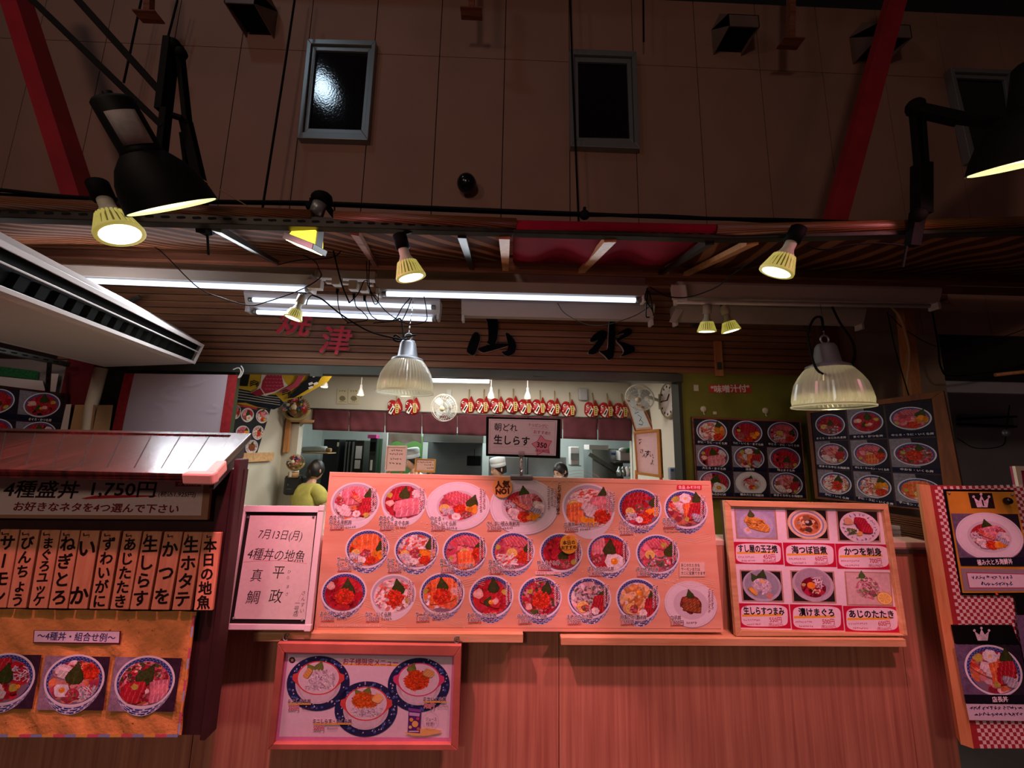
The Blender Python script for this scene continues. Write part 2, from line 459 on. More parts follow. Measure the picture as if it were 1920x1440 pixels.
class Art(MB):
    """flat printed / written artwork on a Frame: every piece lies one sheet of ink above the last"""
    STEP = 0.000014
    def __init__(s, fr, h=0.0, mat=None, px=True):
        MB.__init__(s, fr); s.h = h; s.px = px; s.al = 1.0; s.use(mat or M_PRINT)
    def xy(s, p): return s.fr.uv(*p) if s.px else p
    def up(s): s.h += s.STEP
    def shape(s, pts, col, raw=False, step=True):
        if step: s.up()
        s.col = srgb(col)[:3] + (s.al,)
        q = pts if raw else [s.xy(p) for p in pts]
        a = sum(q[i][0] * q[(i + 1) % len(q)][1] - q[(i + 1) % len(q)][0] * q[i][1] for i in range(len(q)))
        if a < 0: q = q[::-1]
        s.poly([(x, y, s.h) for x, y in q])
    def rect(s, x0, y0, x1, y1, col): s.shape([(x0, y0), (x1, y0), (x1, y1), (x0, y1)], col)
    def line(s, pts, w, col, raw=False, taper=False):
        s.up(); s.col = srgb(col)
        q = [V((*(p if raw else s.xy(p)), 0)) for p in pts]
        n = len(q); L = []; Rr = []
        for i, p in enumerate(q):
            d = q[min(i + 1, n - 1)] - q[max(i - 1, 0)]
            d = d.normalized() if d.length > 0 else V((1, 0, 0))
            nn = V((-d.y, d.x, 0)); t = i / max(1, n - 1)
            ww = w / 2 * ((1 - abs(2 * t - 1)) * 0.8 + 0.2 if taper else 1)
            L.append(s.pt(((p + nn * ww).x, (p + nn * ww).y, s.h))); Rr.append(s.pt(((p - nn * ww).x, (p - nn * ww).y, s.h)))
        for i in range(n - 1): s.face((Rr[i], Rr[i + 1], L[i + 1], L[i]))
    def scale(s, px, py):
        a = s.fr.uv(px - 4, py); b = s.fr.uv(px + 4, py)
        return math.hypot(b[0] - a[0], b[1] - a[1]) / 8
    def text(s, t, x, y, size, col, bold=0.0, align='C', ang=0.0, sx=1.0, shear=0.0, outline=None, ow=0.05, raw=False, width=None):
        """one line; (x,y) its middle (C), left end (L) or right end (R) at mid-height; size = em height, in pixels unless raw"""
        vs, fs, x0, x1 = glyphs(t, bold)
        if not vs: return
        if raw: u0, v0 = x, y; k = size
        else:
            u0, v0 = s.xy((x, y)); k = size * (s.scale(x, y) if s.px else 1)
        if width is not None:
            wd = width * (1 if raw or not s.px else s.scale(x, y)); sx = wd / ((x1 - x0) * k)
        ox = {'C': (x0 + x1) / 2, 'L': x0, 'R': x1}[align]
        ca, sa = math.cos(ang), math.sin(ang)
        def tr(p):
            a = (p[0] - ox) * sx + shear * (p[1] - 0.36); b = p[1] - 0.36
            return (u0 + k * (a * ca - b * sa), v0 + k * (a * sa + b * ca))
        if outline:
            ovs, ofs, _, _ = glyphs(t, bold + ow)
            s.up(); s.col = srgb(outline); b0 = len(s.v)
            nb = _cnt[(t, bold + ow)]
            for i, p in enumerate(ovs): q = tr(p); s.pt((q[0], q[1], s.h + s.STEP * .5 * (i // nb)))
            for f in ofs: s.face([b0 + i for i in f])
            s.h += s.STEP * 4.5
        nb = _cnt[(t, bold)]; s.up(); s.col = srgb(col); b0 = len(s.v)
        for i, p in enumerate(vs): q = tr(p); s.pt((q[0], q[1], s.h + s.STEP * .5 * (i // nb)))
        for f in fs: s.face([b0 + i for i in f])
        s.h += s.STEP * (4.5 if bold else 1)
    def vtext(s, t, x, y, size, col, bold=0.0, x2=None, y2=None, sx=1.0, shear=0.0, outline=None, ow=0.05, ang=0.0):
        """a column of characters from (x,y) down to (x2,y2), photo pixels of the first and last character"""
        n = len(t); h = s.h; top = h
        if x2 is None: x2, y2 = x, y + size * (n - 1)
        for i, ch in enumerate(t):
            k = i / max(1, n - 1); s.h = h
            a = ang
            if ch == 'ー': a = ang + math.pi / 2
            s.text(ch, lerp(x, x2, k), lerp(y, y2, k), size, col, bold, 'C', a, sx, shear, outline, ow)
            top = max(top, s.h)
        s.h = top
    def scrawl(s, x, y, w, h, col, seed, vertical=False, outline=None):
        """handwriting too small to read in the photo: short pen marks"""
        r = random.Random(seed); k = s.scale(x, y)
        n = max(2, int((h if vertical else w) / max(1.5, (w if vertical else h) * 0.8)))
        s.up(); base = s.h
        for i in range(n):
            t = (i + 0.5) / n
            cx, cy = (x + w / 2, y + h * t) if vertical else (x + w * t, y + h / 2)
            e = (w if vertical else h) * 0.42
            if outline:
                s.h = base; s.shape([(cx + e * 1.15 * math.cos(k), cy + e * 1.15 * math.sin(k)) for k in range(6)], outline)
            for j in range(3):
                s.h = base + s.STEP * (3 + j)
                a = r.choice((0, math.pi / 2, 0.7, -0.7)) + r.uniform(-0.2, 0.2)
                dx, dy = r.uniform(-e, e) * 0.5, r.uniform(-e, e) * 0.5
                l = e * r.uniform(0.5, 0.95)
                s.line([(cx + dx - l * math.cos(a), cy + dy - l * math.sin(a)), (cx + dx + l * math.cos(a), cy + dy + l * math.sin(a))], e * 0.32 * k, col)
        s.h = base + s.STEP * 7

# ------------------------------------------------------------------ printed photographs of food
def jit(c, r, a=0.10):
    if isinstance(c, str): c = [int(c[i:i + 2], 16) / 255 for i in (0, 2, 4)]
    k = 1 + r.uniform(-a, a)
    return tuple(max(0, min(1, x * k + r.uniform(-a, a) * 0.25)) for x in c)
class Dish:
    """a bowl of rice with fish, drawn in unit-circle coordinates on an Art sheet"""
    def __init__(s, art, c, rx, ry, seed, ang=0.0):
        s.a = art; s.c = c; s.rx = rx; s.ry = ry; s.r = random.Random(seed); s.ang = ang
    def m(s, x, y):
        return (s.c[0] + s.rx * x, s.c[1] + s.ry * y)
    def sh(s, pts, col, step=True): s.a.shape([s.m(*p) for p in pts], col, raw=True, step=step)
    def disc(s, x, y, r, col, n=20, ry=None, step=True):
        ry = r if ry is None else ry
        s.sh([(x + r * math.cos(2 * math.pi * k / n), y + ry * math.sin(2 * math.pi * k / n)) for k in range(n)], col, step)
    def clip(s, p, lim=0.86):
        y = p[1] + .06; d = math.hypot(p[0], y)
        return p if d <= lim else (p[0] * lim / d, y * lim / d - .06)
    def blob(s, x, y, r, col, n=12, rough=0.25, lim=0.86):
        k = [1 + s.r.uniform(-rough, rough) for _ in range(n)]
        s.sh([s.clip((x + r * k[i] * math.cos(2 * math.pi * i / n), y + r * k[i] * math.sin(2 * math.pi * i / n)), lim) for i in range(n)], col)
    def fill(s, cols, size=0.16, n=70, lim=0.86, region=None):
        """cover the rice with small pieces"""
        s.a.up(); h = s.a.h
        for i in range(n):
            a = s.r.uniform(0, 2 * math.pi); d = lim * math.sqrt(s.r.random())
            x, y = d * math.cos(a), d * math.sin(a)
            if region and not region(x, y): continue
            s.a.h = h + s.a.STEP * (i % 9)
            s.blob(x, y, size * s.r.uniform(0.6, 1.2), jit(s.r.choice(cols), s.r, 0.13), 8, 0.35, lim)
        s.a.h = h + s.a.STEP * 11
    def slices(s, x, y, w, h, ang, n, col, stripe=None, dx=0.0, dy=-0.14):
        """overlapping slices of fish; the last lies on top"""
        ca, sa = math.cos(ang), math.sin(ang)
        for i in range(n):
            ox = x + dx * i; oy = y + dy * i
            def T(p): return s.clip((ox + p[0] * ca - p[1] * sa, oy + p[0] * sa + p[1] * ca), 0.88)
            w2, h2 = w / 2 * s.r.uniform(0.9, 1.05), h / 2 * s.r.uniform(0.9, 1.1)
            out = [(-w2, -h2 * 0.5), (-w2 * 0.9, -h2), (-w2 * 0.2, -h2 * 1.12), (w2 * 0.6, -h2), (w2, -h2 * 0.6), (w2, h2 * 0.6), (w2 * 0.7, h2), (-w2 * 0.1, h2 * 1.1), (-w2 * 0.9, h2 * 0.9)]
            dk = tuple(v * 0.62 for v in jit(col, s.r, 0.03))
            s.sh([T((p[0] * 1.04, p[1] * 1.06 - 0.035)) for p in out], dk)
            s.sh([T(p) for p in out], jit(col, s.r, 0.09))
            if stripe:
                s.a.up()
                for k in range(4):
                    t = -0.7 + 0.45 * k
                    q = [T((w2 * t, -h2 * 0.9)), T((w2 * (t + 0.09), -h2 * 0.9)), T((w2 * (t + 0.32), h2 * 0.9)), T((w2 * (t + 0.23), h2 * 0.9))]
                    s.sh(q, stripe, step=False)
    def beads(s, x, y, r, col, n=60, size=0.05):
        s.blob(x, y, r * 0.95, tuple(v * 0.8 for v in jit(col, s.r, 0)), 16, 0.14)
        h = s.a.h
        for i in range(n):
            a = s.r.uniform(0, 6.283); d = r * math.sqrt(s.r.random())
            p = s.clip((x + d * math.cos(a), y + d * math.sin(a)))
            s.a.h = h + s.a.STEP * (i % 6)
            s.disc(p[0], p[1], size * s.r.uniform(0.7, 1.1), jit(col, s.r, 0.16), 7)
            if i % 3 == 0: s.disc(p[0] + size * 0.3, p[1] + size * 0.3, size * 0.28, tuple(min(1, v * 0.5 + 0.5) for v in jit(col, s.r, 0)), 5)
        s.a.h = h + s.a.STEP * 8
    def leaf(s, x, y, sz, ang=math.pi / 2, col='3c4a1c'):
        """serrated shiso leaf, tip along ang"""
        prof = [(-0.55, 0.0), (-0.45, 0.35), (-0.15, 0.52), (0.2, 0.42), (0.55, 0.2), (1.0, 0.0)]
        up = []
        for (a, b), (c, d) in zip(prof, prof[1:]):
            for k in range(3):
                t = k / 3; u, w = lerp(a, c, t), lerp(b, d, t)
                up.append((u, w)); up.append((u + 0.02, w + 0.05 if w > 0.02 else w))
        pts = up + [(1.0, 0.0)] + [(u, -w) for u, w in up[::-1]]
        ca, sa = math.cos(ang), math.sin(ang)
        T = lambda p: (x + sz * (p[0] * ca - p[1] * sa), y + sz * (p[0] * sa + p[1] * ca))
        c = jit(col, s.r, 0.05)
        s.sh([T(p) for p in pts], tuple(v * 0.75 for v in c))
        s.sh([T((p[0] * 0.93, p[1] * 0.86)) for p in pts], c)
        for k in (-0.2, 0.1, 0.4):
            for sg in (1, -1):
                s.sh([T((k, 0)), T((k + 0.03, 0)), T((k + 0.24, sg * 0.26)), T((k + 0.21, sg * 0.27))], tuple(min(1, v * 1.35) for v in c), step=False)
        s.sh([T((-0.55, -0.015)), T((-0.55, 0.015)), T((0.9, 0))], tuple(min(1, v * 1.4) for v in c))
    def lemon(s, x, y, r):
        s.disc(x, y, r, 'd89a28'); s.disc(x, y, r * 0.88, 'f6e3a8'); s.disc(x, y, r * 0.78, 'e8bd52')
        for k in range(7):
            a = k * 0.9; s.sh([(x, y), (x + r * 0.76 * math.cos(a - 0.05), y + r * 0.76 * math.sin(a - 0.05)), (x + r * 0.76 * math.cos(a + 0.05), y + r * 0.76 * math.sin(a + 0.05))], 'f8ecc0', step=(k == 0))
    def strands(s, x, y, w, h, n, cols, ln=0.28, th=0.05, ang=0.4, sp=0.6):
        hh = s.a.h
        for i in range(n):
            a = ang + s.r.uniform(-sp, sp); px = x + s.r.uniform(-w, w); py = y + s.r.uniform(-h, h)
            l = ln * s.r.uniform(0.5, 1); s.a.h = hh + s.a.STEP * (i % 10)
            c, d = math.cos(a), math.sin(a)
            q = [(px - l / 2 * c - th / 2 * d * -1, py - l / 2 * d - th / 2 * c), (px + l / 2 * c + th / 2 * d, py + l / 2 * d - th / 2 * c), (px + l / 2 * c - th / 2 * d, py + l / 2 * d + th / 2 * c), (px - l / 2 * c - th / 2 * d, py - l / 2 * d + th / 2 * c)]
            s.sh([s.clip(p) for p in q], jit(s.r.choice(cols), s.r, 0.1))
        s.a.h = hh + s.a.STEP * 12
    def bowl(s, depth, style=0, rim='ece6ea', inner='dfd8dc', pat='2b3a86'):
        """rim, patterned inside and the outer side below; depth in units of ry"""
        n = 28; s.a.al = .12
        side = [(0.985 * math.cos(a), 0.985 * math.sin(a)) for a in [math.pi + math.pi * k / n for k in range(n + 1)]]
        low = [(0.985 * math.cos(a) * (1 - 0.10 * abs(math.sin(a)) ** 2), math.sin(a) * (1 + depth)) for a in [math.pi * 2 - math.pi * k / n for k in range(n + 1)]]
        s.sh(side + low, 'd8d4de' if style != 2 else 'e6e0e4')
        if style != 2:
            for i in range(1, n):
                a = math.pi + math.pi * i / n
                for j in range(3):
                    t0 = 0.22 + 0.26 * j; t1 = t0 + (0.2 if (i + j) % 2 else 0.13)
                    da = 0.052 if style == 0 else 0.075
                    if (style == 0 or (i + j) % 3) and t1 < 0.98:
                        def B(aa, t): return (0.985 * math.cos(aa) * (1 - .10 * t * abs(math.sin(aa)) ** 2), lerp(0.985 * math.sin(aa), math.sin(aa) * (1 + depth), t))
                        s.sh([B(a - da, t0), B(a + da, t0), B(a + da, t1), B(a - da, t1)], pat, step=(i == 1 and j == 0))
        s.disc(0, 0, 1.0, rim, 40)
        s.disc(0, 0, 0.925, 'bdb2be' if style == 2 else pat, 40)
        s.a.up()
        if style != 2:
            for k in range(40):
                a = 2 * math.pi * k / 40
                if math.sin(a) < -.35: continue
                for rr, dd in ((.885, .022), (.83, .018)):
                    aa = a + (0 if rr > .85 else .08)
                    q = [((rr + dd) * math.cos(aa), (rr + dd) * math.sin(aa)), (rr * math.cos(aa + .05), rr * math.sin(aa + .05)), ((rr - dd) * math.cos(aa), (rr - dd) * math.sin(aa)), (rr * math.cos(aa - .05), rr * math.sin(aa - .05))]
                    s.sh(q, '8f92bc', step=False)
        s.disc(0, -0.075, 0.845, inner if style == 2 else '8a6f80', 40); s.a.al = 1.0
    def plate(s, inner=0.66):
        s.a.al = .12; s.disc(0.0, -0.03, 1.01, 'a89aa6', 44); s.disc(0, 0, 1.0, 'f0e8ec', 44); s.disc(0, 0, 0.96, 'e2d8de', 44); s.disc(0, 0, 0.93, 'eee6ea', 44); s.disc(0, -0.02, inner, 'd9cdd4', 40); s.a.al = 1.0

TUNA = 'b3202c'; OTORO = 'e0808c'; CHUTORO = 'd25a66'; SALMON = 'f0703a'; UNI = 'ee9228'; IKURA = 'dd3a1e'; CRAB = 'f0d6d0'; LEAF = '3f4a1e'; WHITE = 'efe4e4'
def topping(d, kind, x=0.0, y=0.0, k=1.0):
    if kind == 'tuna': d.slices(x, y + 0.25, 0.85 * k, 0.34, 0.15, 4, TUNA, 'd0505a', -0.05, -0.17)
    elif kind == 'otoro': d.slices(x, y + 0.2, 0.95 * k, 0.34, 0.2, 4, OTORO, 'f2b4ba', 0.02, -0.17)
    elif kind == 'chutoro': d.slices(x, y + 0.2, 0.6 * k, 0.34, 0.5, 4, CHUTORO, 'ee9aa2', 0.13, -0.10)
    elif kind == 'salmon': d.slices(x, y + 0.2, 0.95 * k, 0.34, 0.15, 4, SALMON, 'f8ac78', 0.0, -0.17)
    elif kind == 'white': d.slices(x, y + 0.1, 0.5 * k, 0.3, -0.3, 3, 'ecd2d4', 'f6eaea', 0.08, -0.13)
    elif kind == 'silver': d.slices(x, y + 0.1, 0.44 * k, 0.2, -0.3, 3, 'a8a2b2', 'e4e0ea', 0.06, -0.12)
    elif kind == 'crab': d.strands(x, y, 0.45 * k, 0.28 * k, 46, [CRAB, 'f4e6e2', 'dd5a4a', 'f0cfc4'], 0.36, 0.075, 0.5, 0.7)
    elif kind == 'uni':
        for i in range(8): d.blob(x + d.r.uniform(-0.2, 0.2) * k, y + d.r.uniform(-0.14, 0.14) * k, 0.12 * k, jit(UNI, d.r, 0.16), 10, 0.2)
    elif kind == 'ikura': d.beads(x, y, 0.3 * k, IKURA, int(60 * k + 10), 0.05)
    elif kind == 'negitoro':
        d.blob(x, y, 0.28 * k, 'b03a48', 14, 0.2); d.strands(x, y, 0.2 * k, 0.18 * k, 40, ['c85a66', 'd98a90', 'a02a38', '5a7a34'], 0.1, 0.06, 0, 3)
    elif kind == 'aji': d.strands(x, y, 0.42 * k, 0.3 * k, 70, ['b8a8b4', 'd8cdd6', '7a6a78', '5a6a3c', '8a5860'], 0.14, 0.08, 0, 3)
    elif kind == 'shirasu': d.strands(x, y, 0.3 * k, 0.2 * k, 60, ['cfc2cc', 'e6dde2', 'b0a4b4'], 0.2, 0.035, 0.3, 2)
    elif kind == 'shrimp':
        d.slices(x, y + 0.1, 0.55 * k, 0.17, -0.6, 2, 'e87a5e', 'f6c2ae', 0.1, -0.1); d.strands(x - 0.2, y + 0.3, 0.12, 0.12, 10, ['d8402e'], 0.3, 0.03, 2.2, 0.3)
    elif kind == 'leaf': d.leaf(x, y, 0.42 * k, math.pi / 2 + d.r.uniform(-0.5, 0.2), LEAF)
    elif kind == 'lemon': d.lemon(x, y, 0.22 * k)
    elif kind == 'wasabi': d.blob(x, y, 0.1 * k, 'c0b048', 10, 0.2)
    elif kind == 'ginger': d.blob(x, y, 0.16 * k, 'ecb2a4', 12, 0.25); d.blob(x + 0.03, y + 0.03, 0.08 * k, 'f4ccc0', 9, 0.25)
    elif kind == 'flower':
        for q in range(7): d.disc(x + 0.1 * k * math.cos(q * 0.9), y + 0.1 * k * math.sin(q * 0.9), 0.075 * k, 'f4e8ea', 8)
        d.disc(x, y, 0.05 * k, 'ecc884', 8)
    elif kind == 'yolk': d.blob(x, y, 0.34 * k, 'efe6e4', 14, 0.15); d.disc(x, y + 0.02, 0.13 * k, 'f0961e'); d.disc(x - 0.04, y + 0.06, 0.035 * k, 'fbd48a')
    elif kind == 'egg': d.disc(x, y, 0.14 * k, 'f09a20'); d.disc(x - 0.04, y + 0.05, 0.04 * k, 'fbd890')
    elif kind == 'squid': d.fill(['e2a868', 'd8924e', 'ecc08a'], 0.17, 60, 0.8); d.strands(0, 0, 0.5, 0.4, 26, ['f2d2a4', 'c87a3c'], 0.4, 0.08, 0.7, 0.5)
    elif kind == 'anago': d.fill(['7a3a22', '95502e', '5c2a1a'], 0.14, 60, 0.56); d.slices(x, y + 0.3, 0.95, 0.2, -0.2, 5, '8a4426', 'b8713e', 0.01, -0.15)
    elif kind == 'nakaochi': d.fill(['b82c3c', 'cf5864', '8a2030', 'd88a90', '4a5a2a'], 0.085, 190, 0.82)
    elif kind == 'allcrab': d.fill(['eed2ca', 'f2e2de', 'e08a78', 'dd5a4a'], 0.1, 110, 0.82); d.strands(0, 0, 0.6, 0.5, 50, [CRAB, 'f4e6e2', 'dd5a4a'], 0.34, 0.08, 0.6, 0.8)
    elif kind == 'alltuna': d.fill([TUNA, 'a41c2c', 'c2303c'], 0.2, 60, 0.82); d.slices(0.1, 0.5, 0.9, 0.36, -0.4, 5, TUNA, 'cc4450', -0.03, -0.2)
    elif kind == 'allsalmon': d.fill([SALMON, 'f48248', 'e85e2c'], 0.2, 60, 0.82); d.slices(0, 0.55, 1.1, 0.4, 0.2, 5, SALMON, 'f8a070', 0.0, -0.2)
    elif kind == 'allchu': d.fill([CHUTORO, OTORO, 'c84a58'], 0.18, 70, 0.82); d.slices(-0.2, 0.55, 0.55, 0.36, 0.7, 5, CHUTORO, 'ee9aa2', 0.17, -0.02)
    elif kind == 'allaji': topping(d, 'aji', 0, 0.1, 1.5); topping(d, 'aji', 0, -0.1, 1.3)
    elif kind == 'alltai': d.fill(['e2b8b8', 'f0dede', 'd090a0'], 0.16, 70, 0.82)
    elif kind == 'whitebait': d.fill(['d9cfd4', 'c4b8c2', 'e8e2e6'], 0.1, 130, 0.82); d.strands(0, 0, 0.6, 0.5, 130, ['e6dfe4', 'b3a6b2', 'f2eef0', '9a8d9c'], 0.2, 0.035, 0.3, 2)
    elif kind == 'ricebase': d.fill(['efe6e8', 'dccfd4'], 0.1, 60, 0.82)
BASE = {'tuna': [TUNA, 'a41c2c', 'c2303c'], 'toro': [CHUTORO, OTORO, 'c84a58'], 'rice': ['e8d8d8', 'd6b8b8', 'e0a8a8'], 'mix': ['b84450', 'd88a8a', 'e8c8c4', '8a2a34', 'd8784a']}
RECIPES = {
 'hon_kaisen': ('mix', [('otoro', -0.1, 0.42, 1.1), ('leaf', 0.55, 0.35, .9), ('shrimp', 0.1, 0.1, 1), ('tuna', 0.5, -0.2, .6), ('white', -0.5, -0.35, 1), ('negitoro', -0.6, 0.05, .7), ('flower', 0.1, -0.55, 1), ('wasabi', 0.5, -0.6, 1.3)]),
 'otoro_tuna': ('tuna', [('tuna', -0.1, 0.5, 1), ('leaf', 0.0, 0.35, 1.1), ('white', 0.5, 0.35, .7), ('otoro', 0.15, -0.25, 1.3), ('ginger', -0.6, -0.1, 1.1), ('wasabi', -0.65, 0.3, 1.3)]),
 'chu_uni_ikura': ('toro', [('chutoro', -0.3, 0.4, 1.2), ('chutoro', 0.1, 0.2, 1.1), ('leaf', 0.6, 0.15, 1.2), ('lemon', -0.55, -0.15, 1.1), ('shirasu', -0.4, -0.35, .8), ('ikura', 0.1, -0.2, .9), ('uni', 0.55, -0.2, 1.1), ('flower', -0.05, -0.6, 1.2), ('negitoro', 0.35, -0.5, .8)]),
 'kiwami': ('mix', [('tuna', -0.45, 0.5, .7), ('leaf', 0.0, 0.65, 1.1), ('otoro', 0.1, 0.25, 1.1), ('negitoro', 0.6, 0.35, .9), ('shirasu', -0.65, 0.1, .9), ('shrimp', -0.15, 0.0, 1.2), ('white', 0.6, 0.0, .9), ('silver', 0.5, -0.3, 1), ('white', -0.45, -0.4, .9), ('ikura', 0.0, -0.55, .9), ('uni', 0.4, -0.55, 1)]),
 'hokkai': ('rice', [('crab', -0.1, 0.5, 1.1), ('crab', -0.1, 0.3, 1), ('leaf', 0.55, 0.45, 1), ('otoro', 0.5, 0.1, 1), ('lemon', -0.55, 0.05, 1.1), ('salmon', -0.5, -0.2, .7), ('white', 0.0, -0.1, 1.1), ('uni', 0.0, -0.6, 1.1), ('ikura', 0.5, -0.4, 1)]),
 'uni_ikura_tuna': ('tuna', [('tuna', -0.2, 0.45, 1.1), ('tuna', -0.2, 0.15, 1), ('leaf', 0.65, 0.25, 1), ('lemon', -0.45, -0.2, 1), ('shirasu', -0.4, -0.45, .8), ('negitoro', 0.0, 0.0, .8), ('uni', 0.55, -0.2, 1.1), ('ikura', 0.25, -0.5, .9), ('flower', -0.05, -0.6, 1)]),
 'tencho': ('mix', [('flower', 0.0, 0.55, 1.6), ('wasabi', -0.45, 0.5, 1.8), ('leaf', 0.55, 0.45, 1.1), ('shrimp', -0.45, -0.1, 1.4), ('white', -0.2, 0.05, 1), ('salmon', 0.15, -0.05, .6), ('tuna', 0.5, -0.1, .75), ('silver', 0.45, -0.45, 1.1), ('wasabi', 0.0, -0.55, 1.2)]),
 'salmon_uni_ikura': ('rice', [('allsalmon', 0, 0, 1), ('leaf', 0.6, 0.0, 1), ('lemon', -0.5, -0.25, 1), ('shirasu', -0.55, -0.4, .7), ('negitoro', -0.05, -0.3, .9), ('uni', 0.45, -0.35, 1), ('ikura', 0.2, -0.6, .7), ('flower', -0.2, -0.6, 1.1)]),
 'crab_uni_ikura': ('rice', [('allcrab', 0, 0, 1), ('leaf', 0.6, 0.2, 1), ('lemon', -0.5, -0.25, 1), ('shirasu', -0.5, -0.4, .7), ('negitoro', 0.0, -0.2, .9), ('uni', 0.5, -0.2, 1.3), ('ikura', 0.4, -0.55, .8), ('flower', -0.1, -0.62, 1.1)]),
 'chu_salmon_ikura': ('toro', [('allchu', 0, 0, 1), ('leaf', 0.65, 0.2, .9), ('lemon', 0.0, -0.1, 1.1), ('salmon', 0.1, -0.4, .9), ('ikura', 0.6, -0.15, 1), ('wasabi', -0.6, -0.4, 1.2)]),
 'chu_crab_ikura': ('toro', [('allchu', 0, 0.1, 1), ('lemon', -0.05, -0.1, 1.2), ('crab', -0.3, -0.45, .9), ('ikura', 0.5, -0.3, 1.1), ('leaf', 0.65, 0.1, .8), ('wasabi', -0.7, 0.2, 1.3)]),
 'tokujo': ('tuna', [('alltuna', 0, 0, 1), ('leaf', 0.1, -0.2, 1.1), ('negitoro', 0.15, -0.6, 1), ('wasabi', 0.6, -0.5, 1.6)]),
 'yamakake': ('tuna', [('otoro', -0.5, 0.4, .7), ('tuna', 0.5, 0.3, .8), ('leaf', 0.05, 0.15, 1.4), ('negitoro', -0.5, -0.35, 1), ('yolk', 0.25, -0.45, 1.3)]),
 'chu_aji': ('toro', [('allchu', -0.2, 0.2, 1), ('leaf', 0.55, 0.1, 1.2), ('lemon', -0.35, -0.05, 1.1), ('aji', 0.0, -0.45, 1.1), ('wasabi', 0.3, 0.45, 1.3)]),
 'tuna_ikura': ('tuna', [('alltuna', 0, 0, 1), ('ginger', -0.6, 0.3, 1.3), ('leaf', 0.15, 0.1, 1.5), ('ikura', 0.05, -0.2, 1.3)]),
 'crab_ikura': ('rice', [('allcrab', 0, 0, 1), ('leaf', 0.2, 0.25, 1.3), ('ikura', 0.05, -0.2, 1.4), ('crab', -0.5, -0.3, .5), ('wasabi', 0.65, -0.3, 1.2)]),
 'salmon_ikura': ('rice', [('allsalmon', 0, 0, 1), ('leaf', 0.0, 0.3, 1.2), ('ikura', 0.0, -0.15, 1.3), ('ginger', 0.6, 0.1, 1.3), ('wasabi', -0.75, 0.1, 1.3)]),
 'tuna_katsuo': ('tuna', [('alltuna', 0, 0, 1), ('leaf', 0.1, 0.4, 1.2), ('ginger', -0.55, 0.1, 1.5), ('leaf', -0.15, -0.3, .8), ('egg', 0.0, -0.3, .8), ('wasabi', 0.6, 0.2, 1.5), ('ginger', 0.2, -0.25, .9)]),
 'nakaochi_ikura': ('tuna', [('nakaochi', 0, 0, 1), ('leaf', 0.3, 0.35, 1.1), ('ikura', 0.05, -0.15, 1.4), ('wasabi', -0.45, 0.25, 1.3), ('ginger', -0.5, -0.45, 1)]),
 'aji_tataki': ('rice', [('allaji', 0, 0, 1), ('leaf', 0.6, 0.0, 1.2), ('tuna', 0.5, -0.3, .7), ('lemon', -0.3, -0.45, 1.3), ('negitoro', -0.2, -0.5, .6), ('flower', 0.25, -0.65, 1.1), ('ginger', 0.0, 0.3, .8)]),
 'squid': ('rice', [('squid', 0, 0, 1), ('egg', 0.05, 0.3, 1), ('leaf', 0.65, 0.0, 1), ('tuna', 0.6, -0.35, .6), ('lemon', -0.3, -0.45, 1.3), ('negitoro', -0.2, -0.45, .7), ('flower', 0.2, -0.65, 1.1)]),
 'anago': ('rice', [('anago', 0, -0.05, 1), ('leaf', 0.0, 0.5, .9)]),
 'chu_kani_ikura2': ('toro', [('allchu', 0, 0.2, 1), ('lemon', -0.2, 0.0, 1.1), ('crab', -0.3, -0.4, .8), ('leaf', 0.6, 0.1, .8), ('ikura', 0.45, -0.45, .9)]),
 'kani_uni': ('rice', [('allcrab', -0.3, 0, .8), ('leaf', 0.45, 0.45, 1.1), ('uni', 0.45, 0.05, 1.6), ('ikura', 0.4, -0.5, 1.1)]),
 'uni_ikura_maguro': ('tuna', [('alltuna', 0, 0.2, 1), ('wasabi', -0.55, 0.15, 1.3), ('negitoro', -0.35, -0.35, 1.2), ('uni', 0.45, -0.25, 1.3), ('ikura', 0.05, -0.6, 1)]),
 'maguro_aji': ('tuna', [('alltuna', 0, 0.3, 1), ('leaf', 0.05, 0.1, 1), ('lemon', -0.4, -0.2, 1.1), ('aji', 0.1, -0.5, 1)]),
 'chu_uni': ('toro', [('allchu', 0, 0, 1), ('leaf', 0.5, 0.3, 1.2), ('uni', 0.55, -0.1, 1.4), ('ikura', 0.1, -0.6, 1), ('wasabi', -0.65, -0.4, 1.3)]),
 'nakaochi2': ('tuna', [('nakaochi', 0, 0, 1), ('allaji', 0, 0.4, .6), ('ikura', 0.0, -0.1, 1.5), ('leaf', 0.25, 0.5, 1), ('wasabi', -0.55, 0.1, 1.3)]),
 'salmon_uni': ('rice', [('allsalmon', 0, 0.1, 1), ('lemon', 0.0, -0.35, 1.2), ('leaf', 0.6, 0.0, .9), ('ikura', 0.4, -0.5, 1), ('wasabi', -0.6, -0.1, 1.3)]),
}
def dish(art, px, py, rx, ry, recipe, seed, style=0, depth=0.32, plate=False, raw=False):
    """photo of a bowl centred at photo pixel (px,py), radii in pixels"""
    if raw: c = (px, py); k = 1
    else: c = art.fr.uv(px, py); k = art.scale(px, py)
    d = Dish(art, c, rx * k, ry * k, seed)
    base, items = RECIPES[recipe]
    if plate:
        d.plate()
        i = Dish(art, (c[0], c[1]), rx * k * (0.72 if plate is True else plate), ry * k * (0.78 if plate is True else plate), seed)
        if recipe != 'anago': i.fill(BASE[base], 0.17, 60, 0.8)
        for t in items: topping(i, *t)
    else:
        d.bowl(depth, style)
        d.fill(BASE[base], 0.17, 75, 0.84)
        for t in items: topping(d, *t)
    return d

